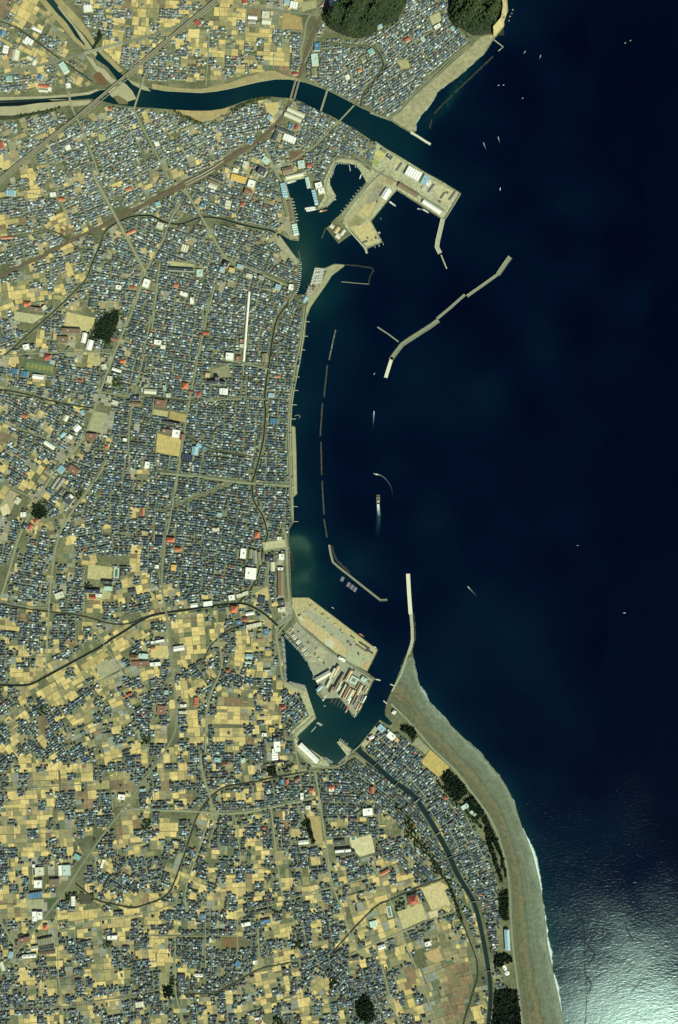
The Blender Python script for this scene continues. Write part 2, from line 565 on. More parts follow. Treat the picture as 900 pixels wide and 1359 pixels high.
near = blur(blur(lm, 2), 2)
mid = blur(blur(lm, 6), 6)
far = blur(blur(lm, 16), 16)


def blob(x, y, rx, ry, a=0.0):
    c, s = math.cos(a), math.sin(a)
    u, v = (GX - x) * c + (GY - y) * s, -(GX - x) * s + (GY - y) * c
    return np.exp(-((u / rx) ** 2 + (v / ry) ** 2))


harb = blob(405, 290, 60, 60) * .28 + blob(430, 960, 70, 60) * .40 + blob(395, 880, 30, 40) * .26 + blob(400, 345, 25, 40) * .25
_r = np.random.default_rng(9)
_w1, _w2 = (blur(blur(_r.normal(size=GX.shape), 2), 2) for _ in range(2))
_w1, _w2 = _w1 / _w1.std() * 7, _w2 / _w2.std() * 7
_gx, _gy = GX, GY
GX, GY = GX + _w1, GY + _w2
silt = np.clip(1.5 * blob(402, 740, 21, 30, .2), 0, 1) * .55 + blob(428, 778, 60, 40) * .24 + blob(604, 116, 70, 7, -.87) * .50
GX, GY = _gx, _gy
sandbank = blob(430, 402, 60, 16, -.6) * .16
coast = np.where(GX < 560, blob(410, 560, 50, 300) * .16, 0)
east_beach = blur(np.clip((GY - 900) / 140, 0, 1) * blur(near, 1) * .42, 2)
offsh = blob(540, 480, 190, 420) * .17 + blob(640, 860, 130, 170) * .14 + blob(760, 330, 160, 240) * .05 + blob(790, 1240, 160, 120) * .32  # last blob paints the teal tint of the sun glare into the water
SH = np.clip(0.04 + far * .24 + mid * .22 + near * .10 + harb + silt + sandbank + coast + east_beach + offsh, 0, 1)
river = (GX < 560) & (GY < 235) & (GX > -400) & ((GY < 200) | (GX > 480))
_rw = blur(blur(river.astype(float), 2), 2) * (~((GX > 575) | (GY > 270)))
SH = SH * (1 - _rw) + _rw * np.clip(.64 + .22 * np.clip((300 - GX) / 300, 0, 1) * (GY < 160), 0, .86)
_nz = np.random.default_rng(5).normal(size=GX.shape); _nz = blur(blur(_nz, 2), 1); _nz /= _nz.std()
SH = np.clip(SH + silt * _nz * .16 + blur(_nz, 4) * .10 * (SH > .08), 0, 1)
ny, nx = GX.shape
vs = np.stack([wx(GX).ravel(), wy(GY).ravel(), np.zeros(nx * ny)], 1)
ii = np.arange(nx * ny).reshape(ny, nx)
fs = np.stack([ii[:-1, :-1], ii[1:, :-1], ii[1:, 1:], ii[:-1, 1:]], -1).reshape(-1, 4)
sea = meshobj('sea', vs.tolist(), fs.tolist(), M['sea'])
at = sea.data.attributes.new('shoal_glare', 'FLOAT', 'POINT')
at.data.foreach_set('value', SH.ravel().astype(np.float32))
tag(sea, 'dark navy sea and harbour water', None, None, 'structure')
# seabed / open ocean out to the horizon
FAR = 60000
o = meshobj('open_ocean', [(-FAR, -FAR, -9), (FAR, -FAR, -9), (FAR, FAR, -9), (-FAR, FAR, -9)], [(0, 1, 2, 3)],
            mat_plain('deep_ocean', (.001, .003, .012), 0.4, 0.2, 0.0005))
tag(o, 'open ocean to the horizon', None, None, 'structure')

ribbon('river_channel', SPIT_RIVER, list(_w * .99), .22, None or mat_plain('slate_river_water', (.0085, .024, .029), .7, .2, .01, spec=.04), label='slate grey water of the river behind the spit')
# ---- beach with gradient across, from the sea wall to the water
SEAWALL = [(513, 934), (518.6, 934), (531, 946), (544, 959), (558, 975), (572, 992), (586, 1005), (600, 1018), (612, 1032), (623, 1048), (634, 1062), (644, 1076), (652, 1090), (659, 1104),
           (667, 1130), (672.5, 1151), (676, 1176.7), (677.6, 1222.7), (681, 1266), (688, 1317), (693, 1359), (700, 1420), (712, 1560)]
WATERLINE = [(533, 885), (547.6, 869), (551.5, 890), (558.5, 915), (567.5, 930), (579.5, 943), (596.5, 961.5), (612.5, 977), (629.5, 992.5), (643.5, 1007.5), (659.5, 1026.5), (671.5, 1043.5), (680.5, 1062), (686.5, 1079), (693.5, 1100), (701.5, 1119),
             (707.5, 1136), (711.5, 1153), (715.5, 1169), (719, 1188), (721.5, 1207), (724.5, 1230), (726.5, 1253), (731.5, 1277), (735.5, 1299), (740.5, 1320), (744.5, 1340), (748, 1359), (759.5, 1420), (783.5, 1560)]


def even(pts, n):
    p = np.array(pts, float)
    d = np.r_[0, np.cumsum(np.linalg.norm(np.diff(p, axis=0), axis=1))]
    s = np.linspace(0, d[-1], n)
    return np.stack([np.interp(s, d, p[:, 0]), np.interp(s, d, p[:, 1])], 1)


def lofted(name, A, B, nA, nB, z, mat, an='along', label=None, lift=0.0):
    a, b = even(A, nA), even(B, nA)
    vs, al, fs = [], [], []
    for i in range(nA):
        for j in range(nB):
            k = j / (nB - 1)
            p = a[i] * (1 - k) + b[i] * k
            vs.append(W(p, z + lift * math.sin(k * math.pi)))
            al.append(k)
    for i in range(nA - 1):
        for j in range(nB - 1):
            q = i * nB + j
            fs.append((q, q + nB, q + nB + 1, q + 1))
    if (vs[fs[0][1]] - vs[fs[0][0]]).cross(vs[fs[0][2]] - vs[fs[0][0]]).z < 0: fs = [f[::-1] for f in fs]
    o = meshobj(name, vs, fs, mat)
    t = o.data.attributes.new(an, 'FLOAT', 'POINT')
    t.data.foreach_set('value', np.array(al, np.float32))
    return tag(o, label, None, None, 'structure')


lofted('beach', SEAWALL, WATERLINE, 90, 9, G + .12, M['sand'], label='grey shingle beach curving along the spit')
lofted('beach', [(548, 176), (531, 166), (520, 158.5), (533, 146), (546, 132), (562, 118), (582, 100), (604, 80), (625, 62), (640, 48), (655, 46)],
       [(551.3, 173), (551.8, 163), (556.5, 155.5), (563.5, 147.5), (571.5, 137.5), (579, 124), (591, 113), (608, 101.6), (625, 86.6), (641, 72.5), (655, 50)], 40, 5, G + .12,
       mat_plain('pale_beach_sand', (.31, .29, .175), .95, .35, .009, .05, .25), label='pale sandy beach below the northern town')
rast_poly(BLOCK, SEAWALL + WATERLINE[::-1])
rast_poly(BLOCK, [(548, 178), (531, 168), (517, 158.5), (533, 144), (546, 130), (562, 115), (582, 97), (604, 77), (625, 59), (640, 44), (690, 40), (690, 180)])


def foamstrip(pts, w0, w1, z, seed, name, label, strength=1.0, cat=None):
    """irregular run of broken surf on the water"""
    r = np.random.default_rng(seed)
    p = even(pts, max(12, int(len(pts) * 12)))
    n = len(p)
    wob = np.convolve(r.normal(size=n + 8), np.ones(9) / 9, 'valid') * 2.2
    nn = normals(p)
    vs, al, fs = [], [], []
    for i in range(n):
        w = max(.4, w0 + (w1 - w0) * i / n + wob[i] * w0)
        for j, k in enumerate((0, .35, .7, 1.0)):
            q = p[i] + nn[i] * (w * k)
            vs.append(W(q, z)); al.append((1, .9, .45, 0)[j] * strength * (0.72 + .28 * math.tanh(wob[i] * 2)))
    for i in range(n - 1):
        for j in range(3):
            q = i * 4 + j
            fs.append((q, q + 4, q + 5, q + 1))
    o = meshobj(name, vs, fs, M['foam'])
    t = o.data.attributes.new('foam', 'FLOAT', 'POINT')
    t.data.foreach_set('value', np.array(al, np.float32))
    return tag(o, label, cat, None, 'stuff')


_wl = [p for p in WATERLINE if p[1] > 1090]
foamstrip(_wl[::-1] if normals(np.array(_wl))[3][0] < 0 else _wl, 1.9, 2.4, .25, 3, 'surf', 'white surf breaking along the long shingle beach', 1.7, 'surf')
_wl = [p for p in WATERLINE if 865 < p[1] < 1095]
foamstrip(_wl[::-1] if normals(np.array(_wl))[3][0] < 0 else _wl, 1.6, 1.2, .25, 4, 'surf', 'thin surf line at the narrow tip of the spit beach', .7, 'surf')

_nb = [(551.3, 173), (551.8, 163), (556.5, 155.5), (563.5, 147.5), (571.5, 137.5), (579, 124), (591, 113), (608, 101.6), (625, 86.6), (641, 72.5), (655, 50)]
foamstrip(_nb if normals(np.array(_nb))[4][0] > 0 else _nb[::-1], 1.0, 1.0, .25, 6, 'surf', 'broken surf edge of the northern beach', .75, 'surf')

# ---- river gravel bars
BAR = mat_plain('gravel_bar', (.36, .335, .21), .95, .3, .02, .2, .2)
MUD = mat_plain('river_mud', (.15, .135, .07), .95, .4, .03)
BANK = mat_plain('grass_bank', (.33, .28, .14), .95, .35, .02, .15, .2)
for k, (pl, m) in enumerate([
        ([(78, 8), (86, 17), (94, 27), (101, 36), (110, 46), (118, 57), (122, 63), (116, 62), (108, 52), (102, 42), (96, 33), (88, 24), (81, 15), (76, 8)], BAR),
        ([(110, 52), (116, 58), (124, 66), (129, 71), (127, 75), (121, 68), (113, 60)], BAR),
        ([(113, 73), (123, 78), (128, 87), (139, 92), (148, 103), (159, 109), (150, 114), (143, 107), (130, 97), (122, 86)], BAR),
        ([(142, 120), (152, 112), (162, 108), (168, 112), (176, 121), (181, 131), (168, 135), (155, 131), (148, 128)], BAR),
        ([(150, 128), (156, 126), (168, 133), (170, 138), (158, 138)], MUD),
        ([(168, 103), (182, 110), (196, 116), (200, 121), (190, 119), (176, 112)], BAR),
        ([(-40, 146), (0, 142), (24, 141), (50, 137), (76, 134.5), (92, 135), (90, 140), (66, 145), (44, 149), (20, 153), (-40, 158)], BAR),
        ([(64, 132), (84, 132), (100, 134), (118, 133), (128, 137), (112, 139.5), (96, 141.5), (86, 137)], BAR),
        ([(-40, 132), (0, 129), (54, 128), (95, 125), (118, 122), (129, 118), (131, 120), (119, 125.5), (94, 128.5), (54, 131), (-40, 135)], BAR)]):
    sheet('gravel_bar', pl, G + .10 + .02 * k if samp(LAND, sum(p[0] for p in pl) / len(pl), sum(p[1] for p in pl) / len(pl)) else .35 + .03 * k, m, label='pale gravel bar in the river bed')
sheet('stream', [(-40, 139.5), (0, 136.5), (50, 134), (86, 132.8), (96, 133.2), (86, 134.3), (50, 137), (25, 140.5), (0, 141), (-40, 143)], G + .42, M['river'], label='thin dark stream between the gravel bars')
sheet('stream', [(-40, 153), (20, 153.5), (44, 149.5), (66, 145.5), (82, 141), (70, 147), (45, 153), (20, 158), (-40, 162)], G + .44,
      mat_plain('reed_bank', (.045, .055, .03), .95, .4, .05), label='dark reeds along the western stream')
for a, b in (([(246, 122), (266, 123), (286, 121), (300, 118.5), (312, 116), (328, 112), (343, 108.6), (366, 104.8), (384, 105), (400, 107.5)],
              [(246, 117.5), (268, 118), (287, 114), (304, 110.5), (318, 105), (334, 100), (350, 95), (364, 93.5), (380, 101), (397, 104)]),
             ([(202, 117.5), (220, 120.6), (246, 122)], [(202, 111), (222, 115), (246, 117.5)])):
    sheet('grass_bank', a + b[::-1], G + .2, BANK, label='dry grassy river bank')
sheet('grass_bank', [(229, 145.5), (255.5, 147), (278, 147), (295.5, 144.5), (305, 142), (300, 151), (284, 158.5), (270, 162), (255, 158), (238, 150.5)], G + .2,
      mat_plain('dry_grass_flat', (.37, .29, .14), .95, .3, .03, .15, .2), label='tan grass flat inside the river bend')
for pl in ([(40, -60), (62, 0), (95, 45), (128, 80), (158, 112), (120, 112), (114, 78), (96, 52), (78, 30), (62, 14), (52, 0)],
           [(71, 0), (88, 0), (104, 22), (124, 50), (140, 68), (170, 96), (204, 110), (300, 104), (364, 92), (395, 102), (395, 110), (300, 123), (190, 118), (140, 80)],
           [(-40, 128), (130, 113), (160, 112), (200, 140), (200, 146), (160, 141), (130, 138), (90, 143), (60, 149), (20, 160), (-40, 162)],
           [(200, 141), (300, 142), (345, 126), (390, 130), (390, 133), (345, 132.5), (306, 146), (286, 160), (268, 163), (250, 158), (236, 151), (200, 147)]):
    rast_poly(BLOCK, pl)
sheet('river_flat', [(71.5, 0), (82, 0), (92, 10), (106, 25), (119, 43), (128, 60), (122, 59), (112, 46), (102, 36), (87, 18)], G + .12, BANK, label='grassy flood bank of the river')
sheet('river_flat', [(128, 60), (136, 68), (150, 80), (164, 94), (158, 96), (146, 84), (132, 70)], G + .12, BANK, label='grassy flood bank of the river')
sheet('river_flat', [(52, 0), (61, 0), (77, 19), (89, 31), (100, 48.5), (112, 60), (120, 66), (112, 66), (98, 54), (80, 32), (66, 16)], G + .12, BANK, label='grassy flood bank of the river')
sheet('sports_ground', [(129, 95.5), (134, 96.5), (142, 106.7), (140, 112.5), (132, 113), (123.5, 101)], G + .3, mat_plain('bare_red_earth', (.15, .085, .045), .95, .25, .04), label='red brown field on the river spur')

# ================================================================== WOODED HILLS
HILLS = [[(429, 27), (432, 18), (446, 8), (459, -2), (462, -70), (560, -70), (538, 0), (532, 17), (521, 29), (504, 35), (492, 45), (477, 51), (462, 48), (448, 43), (436, 36)],
         [(599, -70), (598, 0), (596, 16), (600, 33), (612, 37), (624, 45), (632, 46), (654, 44), (664.5, 33), (668, 16), (664, 0), (664, -70)]]


def dist_edge(x, y, pts):
    d = np.full(np.asarray(x).shape, 1e9)
    for i in range(len(pts)):
        (ax, ay), (bx, by) = pts[i], pts[(i + 1) % len(pts)]
        L2 = (bx - ax) ** 2 + (by - ay) ** 2
        t = np.clip(((x - ax) * (bx - ax) + (y - ay) * (by - ay)) / L2, 0, 1)
        d = np.minimum(d, np.hypot(x - ax - t * (bx - ax), y - ay - t * (by - ay)))
    return d


def hill_h(x, y, pts, top):
    d = dist_edge(x, y, pts)
    k = np.clip(d / 9, 0, 1)
    h = top * (1 - np.exp(-d / 10.0)) + k * (15 * np.sin(x * .21 + y * .13) + 11 * np.sin(y * .34 - x * .17 + 1.0) + 6 * np.sin(x * .52 + y * .4))
    return np.where(inpoly(x, y, pts), h, 0)


ICO_V = np.array([(0, 0, 1), (.894, 0, .447), (.276, .851, .447), (-.724, .526, .447), (-.724, -.526, .447), (.276, -.851, .447),
                  (.724, .526, -.447), (-.276, .851, -.447), (-.894, 0, -.447), (-.276, -.851, -.447), (.724, -.526, -.447), (0, 0, -1)])
ICO_F = np.array([(0, 1, 2), (0, 2, 3), (0, 3, 4), (0, 4, 5), (0, 5, 1), (1, 6, 2), (2, 7, 3), (3, 8, 4), (4, 9, 5), (5, 10, 1),
                  (6, 7, 2), (7, 8, 3), (8, 9, 4), (9, 10, 5), (10, 6, 1), (11, 7, 6), (11, 8, 7), (11, 9, 8), (11, 10, 9), (11, 6, 10)])


def crowns(name, xs, ys, zs, rs, mat, label, cat='trees', kind='stuff', hh=.9, parent=None):
    """many leafy crowns with uneven outlines in one mass"""
    n = len(xs)
    sub = 3                                      # three lobes a crown
    off = RNG.normal(size=(n, sub, 3)) * .42
    off[:, 0] = 0
    k = RNG.uniform(.6, 1.0, (n, sub, 1, 1))
    jit = 1 + RNG.normal(size=(n, sub, 12, 1)) * .20
    v = ICO_V[None, None] * jit * k + off[:, :, None, :]
    v = v * np.asarray(rs)[:, None, None, None]
    v[..., 2] *= hh
    base = np.stack([wx(np.asarray(xs)), wy(np.asarray(ys)), np.asarray(zs) + np.asarray(rs) * .75], 1)
    v = v + base[:, None, None, :]
    f = ICO_F[None] + (np.arange(n * sub) * 12)[:, None, None]
    o = meshobj(name, v.reshape(-1, 3).tolist(), f.reshape(-1, 3).tolist(), mat, parent)
    if parent is None: tag(o, label, cat, None, kind)
    return o


def scatter(pts, dens_m):
    """points inside a plan polygon, about one per dens_m metres square"""
    p = np.array(pts, float)
    x0, y0, x1, y1 = p[:, 0].min(), p[:, 1].min(), p[:, 0].max(), p[:, 1].max()
    st = dens_m / S
    X, Y = np.meshgrid(np.arange(x0, x1, st), np.arange(y0, y1, st))
    X = X.ravel() + RNG.uniform(-.5, .5, X.size) * st
    Y = Y.ravel() + RNG.uniform(-.5, .5, Y.size) * st
    k = inpoly(X + RNG.normal(size=X.size) * .9, Y + RNG.normal(size=X.size) * .9, pts)
    return X[k], Y[k]


for hp, top, nm in ((HILLS[0], 84, 'long wooded hill at the top edge above the town'), (HILLS[1], 74, 'wooded headland hill beside the sea cliff')):
    X, Y = np.meshgrid(np.arange(min(p[0] for p in hp) - 3, max(p[0] for p in hp) + 3, 2.0), np.arange(min(p[1] for p in hp) - 3, max(p[1] for p in hp) + 3, 2.0))
    H = hill_h(X, Y, hp, top)
    a, b = X.shape
    ii = np.arange(a * b).reshape(a, b)
    V = np.stack([wx(X).ravel(), wy(Y).ravel(), (G - .3 + H).ravel()], 1)
    F = np.stack([ii[:-1, :-1], ii[1:, :-1], ii[1:, 1:], ii[:-1, 1:]], -1).reshape(-1, 4)
    tag(meshobj('hill', V.tolist(), F.tolist(), M['hill'], smooth=True), nm, None, None, 'structure')
    x, y = scatter(hp, 9.5)
    k = (y > -60) & (RNG.uniform(size=len(x)) > .09)
    x, y = x[k], y[k]
    crowns('woodland', x, y, G + hill_h(x, y, hp, top), RNG.uniform(3.4, 7.8, len(x)), M['leaf'], 'dense dark trees covering the ' + nm.replace('wooded ', ''), 'woodland')
    rast_poly(BLOCK, hp)
# bare cliff along the headland's seaward side
cl = [(664, -70), (664, 0), (668, 16), (664.5, 33), (654, 44.5), (655, 50), (664, 42.5), (669.3, 34), (668.6, 28), (674, 14), (673, 0), (676, -70)]
top, bot = even([(661, -60), (662, 0), (664.5, 16), (662, 32), (652, 43.5)], 60), even([(675.5, -60), (673, 0), (674, 14), (669, 29), (669.4, 34), (656, 49.5)], 60)
V, F = [], []
for i in range(60):
    for j in range(7):
        k = j / 6
        p = top[i] * (1 - k) + bot[i] * k
        z = 46 * (1 - k) ** 1.5 + RNG.normal() * 2.2 * (0 < j < 6)
        V.append(W(p, G + .2 + z))
for i in range(59):
    for j in range(6):
        q = i * 7 + j
        F.append((q, q + 1, q + 8, q + 7))
tag(meshobj('cliff', V, F, M['cliff']), 'yellow bare sandstone cliff of the headland', None, None, 'structure')
# rocks off the headland
for k, (x, y, r) in enumerate([(681, 12.6, 5), (677, 21.6, 5), (679.5, 17.5, 3.5), (675.5, 27, 4)]):
    v = ICO_V * (1 + RNG.normal(size=(12, 1)) * .22) * (r, r * .8, r * .7)
    o = meshobj('sea_rock', v.tolist(), ICO_F.tolist(), M['cliff'], loc=W((x, y), .3), rz=k)
    tag(o, ['northernmost pale rock in the sea off the cliff', 'pale rock in the sea beside the lower cliff', 'small middle rock in the sea off the cliff',
            'pale rock closest to the foot of the cliff'][k], 'rock', 'rocks off the headland')

# ================================================================== GROVES
GROVES = [
    ([(585, 1033), (595, 1020), (610, 1034), (621.5, 1051), (608, 1064), (596, 1052)], 'dark square pine grove below the yellow sports field on the spit'),
    ([(616, 1063), (625, 1053.5), (634, 1065), (643.5, 1079), (633.5, 1088), (622, 1072)], 'dark pine grove in the middle of the spit beside the pale garden'),
    ([(639, 1086), (645, 1081), (655, 1103), (664.5, 1127), (660, 1129), (649, 1109)], 'narrow wedge of pines between the spit town and the beach'),
    ([(642, 1098), (646, 1098), (653, 1119), (661, 1145), (668, 1171), (665, 1172), (656, 1148), (647, 1122)], 'thin inner strip of pines on the spit'),
    ([(653, 1104), (659, 1116), (667, 1134), (673, 1163), (670, 1164), (664, 1138), (655, 1116)], 'thin outer strip of pines along the sea wall'),
    ([(661, 1186), (668, 1180), (674, 1180), (675.5, 1219), (668, 1222), (663, 1211)], 'pine grove above the pale blue shed on the beach'),
    ([(655, 1266), (668, 1264), (679, 1268), (681, 1277), (670, 1276), (664, 1284), (656, 1283)], 'trees below the pale blue shed on the beach'),
    ([(657, 1314), (672, 1311), (685.5, 1314), (690, 1336), (693.5, 1362), (704, 1460), (640, 1460), (652, 1362)], 'dark pine wood at the bottom end of the spit'),
    ([(531, 962), (545, 963), (553, 973), (548, 985), (543, 975), (533, 970)], 'small grove round the walled garden on the spit'),
    ([(131, 424), (146, 416), (156, 410), (158.5, 424), (152, 440), (143, 456), (137, 449), (124, 451), (127, 437)], 'dark shrine grove beside the yellow school ground'),
    ([(404, 1082), (407, 1082), (412, 1095), (419, 1117), (416, 1121), (409, 1106)], 'row of dark trees beside the ochre park in the south'),
    ([(216, 1308), (230, 1308), (230, 1322), (218, 1324)], 'small dark square grove near the bottom edge'),
    ([(354, 1016), (366, 1016), (367, 1030), (356, 1030)], 'round dark grove near the lower harbour'),
    ([(44, 668), (58, 670), (62, 684), (50, 690), (42, 684)], 'dark walled grove by the diagonal avenue'),
    ([(472, 1329), (484, 1318), (496, 1334), (498, 1352), (484, 1356), (474, 1348)], 'dark homestead grove near the bottom edge of the town'),
    ([(122, 66), (131, 42), (136, 46), (133, 54)], 'dark trees on the river bank by the highway'),
]
for pl, lb in GROVES:
    x, y = scatter(pl, 7.0)
    k = RNG.uniform(size=len(x)) > .14
    x, y = x[k], y[k]
    crowns('pine_grove', x, y, np.full(len(x), G), RNG.uniform(2.4, 5.4, len(x)), M['pine'], lb, 'grove', hh=1.25)
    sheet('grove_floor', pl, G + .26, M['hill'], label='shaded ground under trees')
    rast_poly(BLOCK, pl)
# tree lines along the old water courses
TREELINES = [[(538, 1082), (546, 1097), (553, 1111), (561, 1122), (569, 1133), (577, 1147), (584, 1158), (593, 1169), (600, 1184), (608.6, 1210), (614, 1224)],
             [(20, 156), (44, 151.5), (66, 147.5), (80, 143)], [(232, 147.5), (240, 152), (256, 159.5), (268, 164)], [(308, 147), (326, 137), (345, 131.5), (358, 130)],
             [(608, 1068), (596, 1054), (580, 1037)], [(640, 1098), (630, 1090), (612, 1068)]]
xs, ys = [], []
for ln in TREELINES:
    for (x, y) in resample(ln, 1.5):
        for _ in range(2):
            xs.append(x + RNG.normal() * 1.1); ys.append(y + RNG.normal() * 1.1)
crowns('bank_trees', np.array(xs), np.array(ys), np.full(len(xs), G), RNG.uniform(2.4, 4.6, len(xs)), M['leaf'], 'dark trees lining the streams and banks', 'trees', hh=1.1)
for ln in TREELINES: rast_line(BLOCK, ln, 3.4)
